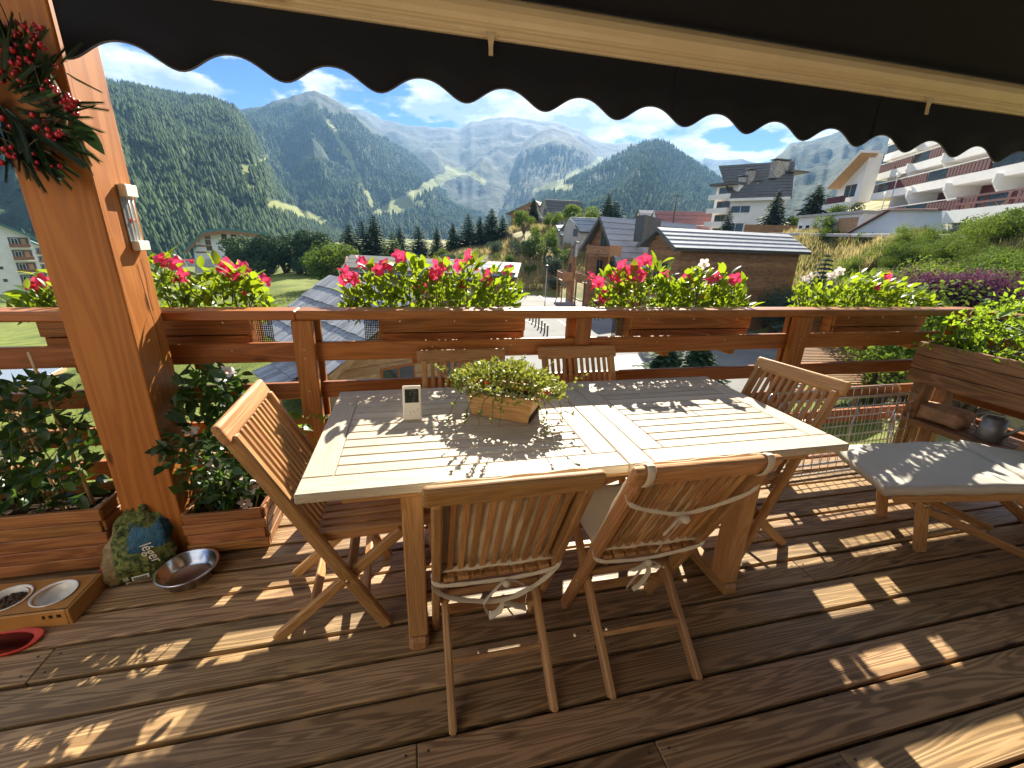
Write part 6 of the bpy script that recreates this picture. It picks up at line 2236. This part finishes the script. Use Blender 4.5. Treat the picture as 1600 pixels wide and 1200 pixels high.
for k in range(3):
    z0 = 0.66 + 0.1 * k
    bn('front_board', (BX0, BY0, z0 + 0.002), (BX0 + 0.028, BY1, z0 + 0.098))
    bn('back_board', (BX1 - 0.028, BY0, z0 + 0.002), (BX1, BY1, z0 + 0.098))
    for y in (BY0 + 0.001, BY1 - 0.029):
        bn('end_board', (BX0 + 0.030, y, z0 + 0.002), (BX1 - 0.030, y + 0.028, z0 + 0.098), 'X')
bn('bottom', (BX0 + 0.03, BY0 + 0.03, 0.665), (BX1 - 0.03, BY1 - 0.03, 0.69))
bn('soil', (BX0 + 0.03, BY0 + 0.03, 0.691), (BX1 - 0.03, BY1 - 0.03, 0.91), 'Y', 'soil', 0)
for y in (BY0 + 0.05, 1.35, BY1 - 0.12):
    for x in (BX0 + 0.032, BX1 - 0.125):
        bn('leg', (x, y, 0.0), (x + 0.09, y + 0.085, 0.662), 'Z')
for k in range(3):
    bn('shelf_board', (BX0 + 0.0 + 0.133 * k, BY0, 0.35), (BX0 + 0.128 + 0.133 * k, BY1 - 0.02, 0.39))
sp4 = lambda r: ((r.uniform(BX0 + 0.0, BX1 + 0.1), r.uniform(0.75, 2.42), 0.90 + 0.30 * r.random() ** 1.3), (r.uniform(-0.6, 0.2), -0.3, 0.5))


def sp4(r):
    y = r.uniform(0.8, 2.24)
    k = r.random()
    top = 0.16 + 0.50 * min(1, max(0, (2.25 - y) / 0.6))
    x = r.uniform(BX0 + 0.02 - 0.06 * (k < 0.4), BX1 + 0.1)
    return (x, y, 0.92 + top * k), (-0.4, r.uniform(-0.4, 0.4), 0.5)


st = [(Vector((rr.uniform(3.66, 3.94), rr.uniform(0.9, 2.2), 0.9)), Vector(sp4(rr)[0])) for _ in range(30)]
bp_ = plant('herb_bed', 'bright green leafy herbs overflowing the planter bench', (3.8, 1.4, 0.9), sp4, ('b1', 'b2', 'b2'), 295, [], 'white', 71, st, 'plant', up_bias=0.5)
m = MB()
r2_ = random.Random(99)
for k in range(2200):
    p, d = sp4(r2_)
    Mx = orient(Vector(p) - Vector((3.8, 1.4, 0.9)), Vector(d) + Vector((r2_.uniform(-1, 1), r2_.uniform(-1, 1), r2_.uniform(-.5, 1))), r2_.uniform(0, 6), r2_.uniform(0.35, 0.75))
    m.add([(0, 0, 0), (0.03, -0.02, 0.004), (0.07, 0, -0.01), (0.03, 0.02, 0.004)], [(0, 1, 2, 3)], Mx)
tag(m.obj('foliage', 'leaf_bench', bp_), kind='stuff')

# things on the bench shelf
def lump_obj(name, label, cat, c, size, mat, seed, rough=0.18, parts=None):
    r = np.random.RandomState(seed)
    bm = bmesh.new()
    bmesh.ops.create_icosphere(bm, subdivisions=3, radius=1.0)
    ph = r.rand(6) * 6
    for v in bm.verts:
        p = v.co.copy()
        k = 1 + rough * (math.sin(3 * p.x + ph[0]) * math.cos(4 * p.y + ph[1]) + 0.6 * math.sin(7 * p.z + 5 * p.x + ph[2]) + 0.3 * math.sin(13 * p.y + ph[3]))
        e = 0.62
        v.co = Vector([math.copysign(abs(a) ** e, a) * s * k for a, s in zip(p, size)])
        if v.co.z < -size[2] * 0.8:
            v.co.z = -size[2] * 0.8
    me = bpy.data.meshes.new(name)
    bm.to_mesh(me)
    bm.free()
    me.polygons.foreach_set('use_smooth', [True] * len(me.polygons))
    o = link(name, me, mat, None, Matrix.Translation((c[0], c[1], c[2] + size[2] * 0.8)))
    return tag(o, label, cat)


lump_obj('compost_sack', 'half empty brown compost sack lying on the bench shelf', 'sack', (3.76, 2.05, 0.391), (0.11, 0.16, 0.07), 'burlap', 3, 0.14)
lump_obj('garden_glove', 'rolled beige gardening gloves on the bench shelf', 'gloves', (3.72, 1.50, 0.391), (0.07, 0.10, 0.05), 'burlap', 5, 0.15)
lump_obj('green_pouch', 'dark green cloth pouch behind the gloves', 'pouch', (3.82, 1.42, 0.391), (0.08, 0.10, 0.085), 'green_cloth', 6, 0.15)
lump_obj('khaki_bag', 'crumpled khaki bag at the edge of the bench shelf', 'bag', (3.68, 1.27, 0.391), (0.08, 0.12, 0.10), 'khaki', 7, 0.15)
t = thing('watering_can', 'grey metal watering can on the bench shelf', 'watering can', (3.74, 1.76, 0.391), RAD(-100))
t.scale = (0.82, 0.82, 0.82)
MB().lathe([(0.001, 0.0), (0.075, 0.0), (0.085, 0.01), (0.072, 0.19), (0.066, 0.19), (0.078, 0.012), (0.001, 0.008)], 22).obj('body', 'can_metal', t, True)
MB().tube([(0.07, 0, 0.05), (0.13, 0, 0.12), (0.20, 0, 0.22)], [0.02, 0.014, 0.010], 10).obj('spout', 'can_metal', t, True)
MB().tube([(-0.075, 0, 0.04), (-0.14, 0, 0.09), (-0.14, 0, 0.17), (-0.07, 0, 0.21), (0.04, 0, 0.23), (0.066, 0, 0.19)], 0.008, 8).obj('handle', 'can_metal', t, True)
# ================================================================== things on the table
t = thing('table_planter', 'small tapered wooden plant box standing askew on the table', 'planter box', (0.393, 1.722, TZ), RAD(-32))
hw, hd, hh = 0.152, 0.098, 0.115
for (sx, sy, ax) in ((0, -1, 'f'), (0, 1, 'f'), (-1, 0, 's'), (1, 0, 's')):
    k = 0.86
    if ax == 'f':
        vs = [(-hw * k, sy * hd * k, 0.002), (hw * k, sy * hd * k, 0.002), (hw, sy * hd, hh), (-hw, sy * hd, hh)]
        d = (0, -sy * 0.012, 0)
    else:
        vs = [(sx * hw * k, -hd * k + 0.0125, 0.002), (sx * hw * k, hd * k - 0.0125, 0.002), (sx * hw, hd - 0.0125, hh), (sx * hw, -hd + 0.0125, hh)]
        d = (-sx * 0.012, 0, 0)
    MB().prism(vs, d).obj('side_board', 'pot_wood', t)
MB().box((-hw * 0.9, -hd * 0.85, 0.004), (hw * 0.9, hd * 0.85, hh - 0.03)).obj('soil', 'soil', t)
ro = thing('trailing_plant', 'trailing succulent with tiny leaves and red blossoms in the table box', 'plant', (0.393, 1.722, TZ + 0.083), RAD(-32))
r = random.Random(17)
LS = leaf_mesh(0.020, 0.014, 0.3, 0.2)
m, ms = MB(), MB()
lv = [(v.co.x, v.co.y, v.co.z) for v in LS.vertices]
lf = [tuple(p.vertices) for p in LS.polygons]


def add_leaf(p, d, s):
    m.add(lv, lf, orient(p, d, r.uniform(0, 6), s))


for k in range(1700):
    a, q = r.uniform(0, 6.28), r.random() ** 0.5
    x, y = math.cos(a) * q * 0.255, math.sin(a) * q * 0.165
    z = 0.045 + 0.085 * (1 - q * q) + r.uniform(-0.035, 0.03)
    add_leaf(Vector((x, y, z)), Vector((x * 2, y * 2, r.uniform(-0.1, 0.5))) + Vector((r.uniform(-.3, .3), r.uniform(-.3, .3), r.uniform(-.1, .3))), r.uniform(0.6, 1.25))
trail = []
for k in range(34):
    a = r.uniform(0, 6.28) if k > 14 else r.uniform(-2.4, -0.6)
    e = Vector((math.cos(a) * 0.235, math.sin(a) * 0.155, 0.05))
    out = Vector((math.cos(a), math.sin(a), 0))
    ln = r.uniform(0.05, 0.15)
    up = r.random() < 0.4
    pts = [e * 0.5, e, e + out * ln * 0.45 + UP * (0.035 if up else 0.0), e + out * ln * 0.75 + UP * (0.06 if up else -0.05), e + out * ln * 0.9 + UP * (0.07 if up else -0.11)]
    pts = [p if p.z > -0.080 else Vector((p.x, p.y, -0.079)) for p in pts]
    ms.tube(pts, [0.0022, 0.002, 0.0018, 0.0015, 0.001], 5)
    for j in range(16):
        f = r.uniform(0.25, 1.0) * 4
        i0 = min(int(f), 3)
        p = pts[i0].lerp(pts[i0 + 1], f - i0)
        if not (up and f < 2.0):
            add_leaf(p, Vector((r.uniform(-1, 1), r.uniform(-1, 1), r.uniform(-.4, .8))), r.uniform(0.4, 0.85))
tag(m.obj('foliage', 'leaf_succulent', ro), kind='stuff')
tag(ms.obj('stems', 'stem_green', ro, True), kind='stuff')
FS = flower_mesh(0.016, 0.012)
FS.materials.append(MATS['petal_orange'])
for (x, y, z) in ((0.20, -0.06, 0.06), (0.24, 0.0, 0.03), (0.19, 0.02, 0.09), (-0.10, -0.11, 0.09), (-0.05, -0.12, 0.085)):
    link('flower', FS, None, ro, Matrix.Translation((x, y, z)) @ Matrix.Rotation(0.6, 4, 'X'))

# digital gauge leaning back on its stand
bl, brr = onz(632, 657, TZ), onz(657, 655, TZ)
t = thing('digital_thermometer', 'cream digital weather gauge with dark display standing on the table', 'thermometer', ((bl.x + brr.x) / 2, bl.y, TZ + 0.001), RAD(-1))
t.rotation_euler = (RAD(-24), 0, RAD(-1))
blk('case', (-0.039, 0, 0), (0.039, 0.014, 0.148), 'white_plastic', t, 0.006, 'Z', 3)
blk('display', (-0.029, -0.0015, 0.073), (0.029, 0.003, 0.132), 'lcd', t, 0.001)
for (x, z) in ((-0.012, 0.032), (0.004, 0.033), (0.021, 0.042)):
    MB().lathe([(0.0001, 0.002), (0.0055, 0.0016), (0.0062, 0)], 12).obj('button', 'ceramic', t, True, Matrix.Translation((x, -0.0002, z)) @ Matrix.Rotation(RAD(90), 4, 'X'))
seg = MB()


def digit(x, z, s, on):
    sg = {'a': ((0, 2), (1, 2)), 'b': ((1, 1), (1, 2)), 'c': ((1, 0), (1, 1)), 'd': ((0, 0), (1, 0)), 'e': ((0, 0), (0, 1)), 'f': ((0, 1), (0, 2)), 'g': ((0, 1), (1, 1))}
    for k in on:
        (x0, z0), (x1, z1) = sg[k]
        seg.tube([(x + x0 * s, -0.0022, z + z0 * s), (x + x1 * s, -0.0022, z + z1 * s)], 0.0013, 4)


digit(-0.008, 0.107, 0.010, 'abged')
digit(0.009, 0.107, 0.010, 'abcdefg')
digit(0.004, 0.080, 0.009, 'abged')
plain('lcd_ink', (0.10, 0.12, 0.11), 0.4)
seg.obj('digits', 'lcd_ink', t)
bar('stand', (0, 0.014, 0.075), (0, 0.075, 0.012), 0.03, 0.004, 'white_plastic', t)
dp = onz(891, 643, TZ)
MB().lathe([(0.001, 0.003), (0.020, 0.003), (0.0215, 0.0015), (0.020, 0.0006), (0.001, 0.0006)], 24)
tag(MB().lathe([(0.001, 0.003), (0.019, 0.003), (0.021, 0.0018), (0.019, 0.0006), (0.001, 0.0006)], 24).obj('coaster', 'ceramic', None, True, Matrix.Translation((dp.x, dp.y, TZ))), 'small round white disc on the table centre board', 'coaster')

# ================================================================== wall thermometer on the post
t = thing('wall_thermometer', 'slim white window thermometer screwed to the sunny side of the post', 'thermometer', (PX1, 2.19, 1.462))
blk('back_plate', (0.0, -0.038, 0.0), (0.006, 0.038, 0.25), 'can_metal', t, 0.002, 'Z')
blk('end_block', (0.0062, -0.040, 0.205), (0.034, 0.040, 0.252), 'white_plastic', t, 0.003, 'Z')
blk('end_block', (0.0062, -0.040, -0.004), (0.034, 0.040, 0.034), 'white_plastic', t, 0.003, 'Z')
for y in (-0.014, 0.014):
    MB().tube([(0.018, y, 0.034), (0.018, y, 0.206)], 0.0035, 8).obj('glass_tube', 'ceramic', t, True)
sc = MB()
for k in range(26):
    for y in (-0.032, 0.026):
        sc.box((0.0061, y, 0.04 + k * 0.0062), (0.0068, y + (0.010 if k % 5 == 0 else 0.006), 0.0412 + k * 0.0062))
sc.obj('scale', 'black_plastic', t)
MB().lathe([(0.001, 0.012), (0.007, 0.010), (0.008, 0.0)], 12).obj('reset_button', 'petal_orange', t, True, Matrix.Translation((0.007, 0.0, 0.115)) @ Matrix.Rotation(RAD(90), 4, 'Y'))

# ================================================================== berry and fir wreath on the post
wc = Vector((-1.29, 1.985, 1.945))
t = thing('winter_wreath', 'fir wreath with red berries hanging on the front of the post', 'wreath', tuple(wc))
r = random.Random(23)
ring = MB().tube([(0.13 * math.cos(a), 0.0, 0.17 * math.sin(a)) for a in np.linspace(0, 2 * math.pi, 25)], 0.022, 8, False)
ring.obj('ring', 'bark', t, True)
sp = MB()
sp.tube([(0, 0, 0), (0.06, 0, 0.004), (0.125, 0, 0)], [0.003, 0.0025, 0.001], 5)
for k in range(34):
    x = 0.01 + 0.115 * k / 33
    for s in (-1, 1):
        for e in (0.2, 0.9):
            a = 0.6
            ln = 0.026 * (1 - 0.35 * k / 33)
            dx, dy, dz = math.cos(a) * ln, s * math.sin(a) * ln * math.cos(e), math.sin(a) * ln * math.sin(e)
            sp.add([(x, -0.0009, 0), (x, 0.0009, 0), (x + dx, dy, dz)], [(0, 1, 2)])
            sp.add([(x, 0, -0.0009), (x, 0, 0.0009), (x + dx, dy, dz)], [(0, 1, 2)])
SPM = mesh('sprig', sp.v, sp.f)
SPM.materials.append(MATS['leaf_fir'])
for k in range(210):
    a = r.uniform(0, 2 * math.pi)
    q_ = r.uniform(0.05, 1.0) ** 0.6
    p = Vector((0.13 * q_ * math.cos(a), r.uniform(-0.045, 0.01), 0.17 * q_ * math.sin(a)))
    d = Vector((math.cos(a + r.uniform(-0.2, 1.3)), r.uniform(-0.5, -0.05), math.sin(a + r.uniform(-0.2, 1.3)) - 0.25))
    link('fir_sprig', SPM, None, t, orient(p, d, r.uniform(0, 6), r.uniform(0.8, 1.25)))
for (px, py, dx, dz) in ((105, 115, 1, -0.5), (110, 160, 1, 0.05), (115, 225, 0.4, -1), (120, 210, 0.3, -1), (95, 100, 0.8, 0.6), (118, 165, 1, -0.1)):
    p = ony(px, py, 1.955) - wc
    link('fir_sprig', SPM, None, t, orient(p, (dx, -0.15, dz), r.uniform(0, 6), 0.8))
BER = MB().lathe([(0.0005, -0.0085), (0.006, -0.006), (0.0085, 0.0), (0.006, 0.006), (0.0005, 0.0085)], 10)
BERM = mesh('berry', BER.v, BER.f, True)
BERM.materials.append(MATS['berry'])
for (px, py, n, sprd) in ((35, 60, 22, 0.05), (10, 95, 20, 0.04), (35, 105, 6, 0.02), (95, 150, 10, 0.025), (108, 165, 14, 0.026), (75, 205, 10, 0.025), (95, 210, 7, 0.018), (20, 238, 10, 0.03), (58, 260, 6, 0.02), (88, 262, 3, 0.01), (15, 195, 8, 0.03), (55, 178, 4, 0.02), (50, 50, 6, 0.02), (60, 45, 4, 0.015)):
    c = ony(px, py, 1.95) - wc
    for k in range(n):
        p = c + Vector((r.gauss(0, sprd * 0.7), r.uniform(-0.03, 0.02), r.gauss(0, sprd * 0.7)))
        link('berry', BERM, None, t, Matrix.Translation(p) @ Matrix.Scale(r.uniform(0.75, 1.2), 4))
tw = MB()
for k in range(40):
    a = r.uniform(0, 6.28)
    p = Vector((0.13 * math.cos(a), -0.03, 0.17 * math.sin(a)))
    q = p + Vector((r.uniform(-0.1, 0.1), r.uniform(-0.05, 0.0), r.uniform(-0.08, 0.12)))
    tw.tube([p, p.lerp(q, 0.5) + Vector((0.01, -0.01, 0.01)), q], 0.0014, 4)
tag(tw.obj('twigs', 'bark', t), kind='stuff')
BL = leaf_mesh(0.13, 0.05, 0.2, 0.2)
BL.materials.append(MATS['leaf_fir'])
link('broad_leaf', BL, None, t, orient(ony(112, 184, 1.95) - wc, (0.75, -0.1, -1.0), 0.9, 0.95))

# ================================================================== floor things on the left
# potting soil bag leaning between the planters
b = NB('bag_print')
co = b.coord('Object')
sx_ = b.node('ShaderNodeSeparateXYZ')
b.l.new(co, sx_.inputs[0])
n1 = b.noise(co, 9.0, 4.0, 0.6)
n2 = b.noise(co, 38.0, 4.0, 0.7)
green = b.mix(b.rng(n2, 0.35, 0.65), (0.03, 0.06, 0.012), (0.30, 0.33, 0.08))
blue = b.mix(b.rng(n1, 0.3, 0.7), (0.012, 0.085, 0.16), (0.10, 0.28, 0.40))
zz = b.math('ADD', sx_.outputs['Z'], b.math('MULTIPLY', b.math('SUBTRACT', n1, 0.5), 0.10))
f1 = b.math('MULTIPLY', b.rng(zz, 0.14, 0.146), b.rng(zz, 0.235, 0.25, 1.0, 0.0))
f1 = b.math('MULTIPLY', f1, b.rng(sx_.outputs['X'], -0.01, 0.012))
c = b.mix(f1, green, blue)
cr_ = b.mix(b.rng(n2, 0.4, 0.6), (0.50, 0.36, 0.16), (0.36, 0.22, 0.09))
c = b.mix(b.rng(b.math('ADD', sx_.outputs['X'], b.math('MULTIPLY', b.math('SUBTRACT', n1, 0.5), 0.05)), -0.075, -0.055, 1.0, 0.0), c, cr_)
c = b.mix(b.rng(b.math('ADD', sx_.outputs['X'], b.math('MULTIPLY', b.math('SUBTRACT', n1, 0.5), 0.03)), -0.118, -0.108, 1.0, 0.0), c, (0.42, 0.012, 0.02))
c = b.mix(b.math('MULTIPLY', b.rng(n2, 0.66, 0.70), 0.7), c, (0.5, 0.06, 0.05))
vo = b.node('ShaderNodeTexVoronoi', feature='DISTANCE_TO_EDGE')
b.l.new(b.coord('Object', (1, 1, 0.6)), vo.inputs['Vector'])
vo.inputs['Scale'].default_value = 26.0
crk = b.noise(co, 16.0, 6.0, 0.65, 1.8)
b.bsdf(c, 0.22, 0, b.bump(b.math('ABSOLUTE', b.math('SUBTRACT', crk, 0.5)), 1.0, 0.05), 0.5)
bag = thing('soil_bag', 'colourful plastic potting soil bag slumped between the two planters', 'bag', (-1.31, 1.935, 0.0), RAD(14))
vs, fs = [], []
NU, NV = 26, 18
for i in range(NU):
    for j in range(NV + 1):
        u, v = 2 * math.pi * i / NU, j / NV
        w = 0.135 * (1 - 0.35 * v ** 2) * (0.55 + 0.45 * math.sin(math.pi * min(1, 0.25 + v * 0.75)) ** 0.5)
        d = 0.075 * math.sin(math.pi * min(0.97, 0.18 + 0.80 * v)) ** 0.8 + 0.006
        cu, su = math.cos(u), math.sin(u)
        cr = 0.010 * math.sin(5 * u + 9 * v) + 0.006 * math.sin(11 * u - 14 * v) + 0.004 * math.sin(23 * v + 3 * u)
        x = math.copysign(abs(cu) ** 0.7, cu) * (w + cr)
        y = math.copysign(abs(su) ** 0.8, su) * (d + cr) + 0.10 * v * v
        z = 0.295 * v + 0.012 * math.sin(3 * u) * v + (0.02 if v > 0 else 0) * math.sin(7 * u) * v
        vs.append((x + 0.05 * v, y, max(z, 0.001)))
for i in range(NU):
    for j in range(NV):
        a, b2 = i * (NV + 1) + j, ((i + 1) % NU) * (NV + 1) + j
        fs.append((a, b2, b2 + 1, a + 1))
fs.append(tuple(i * (NV + 1) for i in range(NU))[::-1])
fs.append(tuple(i * (NV + 1) + NV for i in range(NU)))
link('sack', mesh('sack', vs, fs, True), 'bag_print', bag)


def lettering(txt, size, mat, parent, M, name='lettering'):
    cu = bpy.data.curves.new('txt', 'FONT')
    cu.body = txt
    cu.size = size
    cu.extrude = 0.0004
    to = bpy.data.objects.new('txt', cu)
    COL.objects.link(to)
    bpy.context.view_layer.update()
    me = bpy.data.meshes.new_from_object(to.evaluated_get(bpy.context.evaluated_depsgraph_get()))
    bpy.data.objects.remove(to)
    return link(name, me, mat, parent, M)


# the print follows the front of the bag, which faces the viewer
Rf = Matrix.Rotation(RAD(90), 4, 'X')
lettering('léger', 0.062, 'white_plastic', bag, Matrix.Translation((0.055, -0.0865, 0.205)) @ Matrix.Rotation(RAD(8), 4, 'X') @ Rf @ Matrix.Rotation(RAD(-78), 4, 'Z'))
lettering('25 L', 0.022, 'white_plastic', bag, Matrix.Translation((-0.03, -0.0875, 0.055)) @ Rf @ Matrix.Rotation(RAD(-80), 4, 'Z'))
blk('barcode_label', (0.0, -0.093, 0.035), (0.062, -0.0875, 0.052), 'white_plastic', bag, 0.0005)
bc = MB()
for k in range(14):
    bc.box((0.006 + k * 0.0036, -0.0945, 0.0375), (0.006 + k * 0.0036 + (0.0012, 0.002)[k % 3 == 0], -0.0931, 0.0495))
bc.obj('barcode', 'black_plastic', bag)

bw = thing('steel_bowl', 'stainless steel water bowl on the deck beside the soil bag', 'bowl', (-1.075, 1.865, 0.0))
MB().lathe([(0.001, 0.004), (0.078, 0.004), (0.092, 0.012), (0.112, 0.062), (0.124, 0.066), (0.127, 0.063), (0.117, 0.058), (0.099, 0.006), (0.080, 0.0005), (0.001, 0.0005)], 40).obj('body', 'steel', bw, True)

fd = thing('pet_feeder', 'low wooden pet feeder holding two white bowls', 'pet feeder', (-1.60, 1.775, 0.0), RAD(-1))
FX, FY = 0.18, 0.09
m = MB()
# top plate with two round openings, built as a ring grid
for sx in (-1, 1):
    cxx = sx * 0.09
    vs, fs = [], []
    N = 40
    for k in range(N):
        a = 2 * math.pi * k / N
        dx, dy = math.cos(a), math.sin(a)
        s = min(0.09 / max(abs(dx), 1e-6), FY / max(abs(dy), 1e-6))
        vs += [(cxx + dx * 0.066, dy * 0.066, 0.078), (cxx + dx * s, dy * s, 0.078)]
    for k in range(N):
        a, b2 = 2 * k, 2 * ((k + 1) % N)
        fs.append((a, a + 1, b2 + 1, b2))
    m.add(vs, fs)
m.obj('top_plate', 'orange_wood', fd)
blk('front_board', (-FX, -FY - 0.012, 0.0), (FX, -FY, 0.077), 'orange_wood', fd, 0.003)
blk('back_board', (-FX, FY, 0.0), (FX, FY + 0.012, 0.077), 'orange_wood', fd, 0.003)
for x in (-FX - 0.012, FX):
    blk('side_board', (x, -FY - 0.012, 0.0), (x + 0.012, FY + 0.012, 0.077), 'orange_wood', fd, 0.003, 'Y')
for k, x in enumerate((0.10, 0.122, 0.148)):
    blk('cut_mark', (x, -FY - 0.0135, 0.045), (x + (0.008, 0.012, 0.014)[k], -FY - 0.0115, 0.060), 'black_plastic', fd, 0.0)
for sx, full in ((-1, True), (1, False)):
    t = thing('pet_bowl', 'white ceramic pet bowl filled with brown kibble' if full else 'empty white ceramic pet bowl in the wooden feeder', 'bowl', (-1.60 + sx * 0.08, 1.775 - sx * 0.0014, 0.0))
    MB().lathe([(0.001, 0.018), (0.042, 0.020), (0.058, 0.045), (0.066, 0.080), (0.072, 0.085), (0.075, 0.083), (0.073, 0.0795), (0.063, 0.075), (0.055, 0.040), (0.040, 0.010), (0.001, 0.010)], 36).obj('body', 'ceramic', t, True)
    if full:
        kb = MB()
        for k in range(150):
            a, q = rr.uniform(0, 6.28), rr.random() ** 0.5 * 0.054
            c = Vector((q * math.cos(a), q * math.sin(a), 0.055 + 0.022 * (1 - (q / 0.054) ** 2) + rr.uniform(-0.004, 0.004)))
            kb.lathe([(0.0005, -0.004), (0.0065, -0.002), (0.0065, 0.002), (0.0005, 0.004)], 6, Matrix.Translation(c) @ Euler((rr.uniform(0, 3), rr.uniform(0, 3), 0)).to_matrix().to_4x4())
        tag(kb.obj('kibble', 'kibble', t, True), kind='stuff')
tr = thing('red_tray', 'shallow red plastic tray lying in front of the pet feeder', 'tray', (-1.70, 1.612, 0.0))
vs, fs = [], []
N = 48
for (k, z) in ((0.86, 0.004), (0.94, 0.006), (1.0, 0.016), (1.02, 0.015), (0.97, 0.0008), (0.86, 0.0005)):
    for i in range(N):
        a = 2 * math.pi * i / N
        ca, sa = math.cos(a), math.sin(a)
        vs.append((0.22 * k * math.copysign(abs(ca) ** 0.6, ca), 0.065 * k * math.copysign(abs(sa) ** 0.8, sa), z))
for j in range(5):
    for i in range(N):
        fs.append((j * N + i, j * N + (i + 1) % N, (j + 1) * N + (i + 1) % N, (j + 1) * N + i))
fs.append(tuple(range(N)))
link('dish', mesh('dish', vs, fs, True), 'red_mat', tr)

# ================================================================== wire rack
t = thing('wire_rack', 'folded chrome wire rack leaning by the bench leg', 'rack', (2.98, 2.10, 0.0), RAD(2))
for (dx, dy, z0, z1, x0, x1, lean) in ((0, 0, 0.02, 0.585, -0.62, 0.70, 0.05), (0.02, 0.10, 0.03, 0.60, -0.60, 0.66, 0.08)):
    m = MB()
    cr = 0.05
    loop = []
    for (cx_, cz_, a0) in ((x1 - cr, z1 - cr, 0), (x0 + cr, z1 - cr, 90), (x0 + cr, z0 + cr, 180), (x1 - cr, z0 + cr, 270)):
        for k in range(5):
            a = RAD(a0 + 22.5 * k)
            loop.append(Vector((cx_ + cr * math.cos(a), 0, cz_ + cr * math.sin(a))))
    loop.append(loop[0])
    sh_ = lambda p: Vector((p.x + dx, dy + lean * (p.z / 0.6), p.z))
    m.tube([sh_(p) for p in loop], 0.008, 8)
    m.obj('frame', 'wire', t, True)
    m = MB()
    n = int((x1 - x0) / 0.075)
    for k in range(1, n):
        x = x0 + (x1 - x0) * k / n
        m.tube([sh_(Vector((x, 0, z0))), sh_(Vector((x, 0, z1)))], 0.0026, 5)
    for k in range(1, 8):
        z = z0 + (z1 - z0) * k / 8
        m.tube([sh_(Vector((x0, 0, z))), sh_(Vector((x1, 0, z)))], 0.0026, 5)
    m.obj('wire_grid', 'wire', t, True)
for x in (-0.45, 0.1, 0.5):
    MB().tube([(x, 0.02, 0.10), (x + 0.10, 0.12, 0.32), (x + 0.16, 0.14, 0.50)], 0.007, 8).obj('folding_strut', 'wire', t, True)

# ================================================================== lounger
AXL = RAD(-23)
t = thing('sun_lounger', 'teak steamer lounger with grey cushion in two sections', 'lounger', (2.475, 1.595, 0.0), AXL)
L1, WD = 0.60, 0.47
sl = 0.10 / 0.56


def sec(u):
    return 0.335 + sl * u


for s in (-1, 1):
    y = s * (WD / 2 - 0.04)
    bar('side_rail', (0.05, y, sec(0.05) - 0.02), (0.62, y, sec(0.62) - 0.02), 0.03, 0.045, 'teak', t, UP, 0.008, 2)
    bar('side_rail', (0.60, y + s * 0.0, sec(0.62) - 0.015), (1.75, y, 0.30), 0.03, 0.045, 'teak', t, UP, 0.008, 2)
    bar('leg', (0.20, y - s * 0.034, sec(0.2) + 0.0), (0.29, y - s * 0.034, 0.0), 0.032, 0.055, 'teak', t, (1, 0, 0), 0.008, 2)
    bar('brace', (0.22, y - s * 0.068, 0.26), (0.85, y - s * 0.068, 0.02), 0.024, 0.045, 'teak', t, UP, 0.006)
    bar('leg', (0.62, y - s * 0.034, 0.40), (1.15, y - s * 0.034, 0.0), 0.028, 0.05, 'teak', t, UP, 0.006)
    MB().tube([(0.19, y + 0.03, 0.315), (0.19, y - 0.03, 0.315)], 0.010, 10).obj('bolt', 'brass', t, True)
bar('crossbar', (0.235, -WD / 2 + 0.09, 0.24), (0.235, WD / 2 - 0.09, 0.24), 0.03, 0.03, 'teak', t)
for k in range(8):
    u = 0.06 + 0.55 * k / 7
    bar('slat', (u, -WD / 2 + 0.02, sec(u) + 0.012), (u, WD / 2 - 0.02, sec(u) + 0.012), 0.05, 0.015, 'teak', t, UP, 0.003)
cu = thing('lounger_cushion', 'grey sectioned cushion lying on the steamer lounger', 'cushion', (2.475, 1.595, 0.0), AXL)
tilt = math.atan(sl)
M1 = Matrix.Translation((L1 / 2 - 0.03, 0, sec(L1 / 2) + 0.048)) @ Matrix.Rotation(-tilt, 4, 'Y')
link('pad', pad_mesh(L1 + 0.02, WD + 0.02, 0.06, 24, 18, 0.004, 0.8), 'cushion_grey', cu, M1)
M2 = Matrix.Translation((1.16, 0, 0.435)) @ Matrix.Rotation(RAD(6.5), 4, 'Y')
link('pad', pad_mesh(1.12, WD + 0.02, 0.06, 24, 18, 0.004, 0.8), 'cushion_grey', cu, M2)
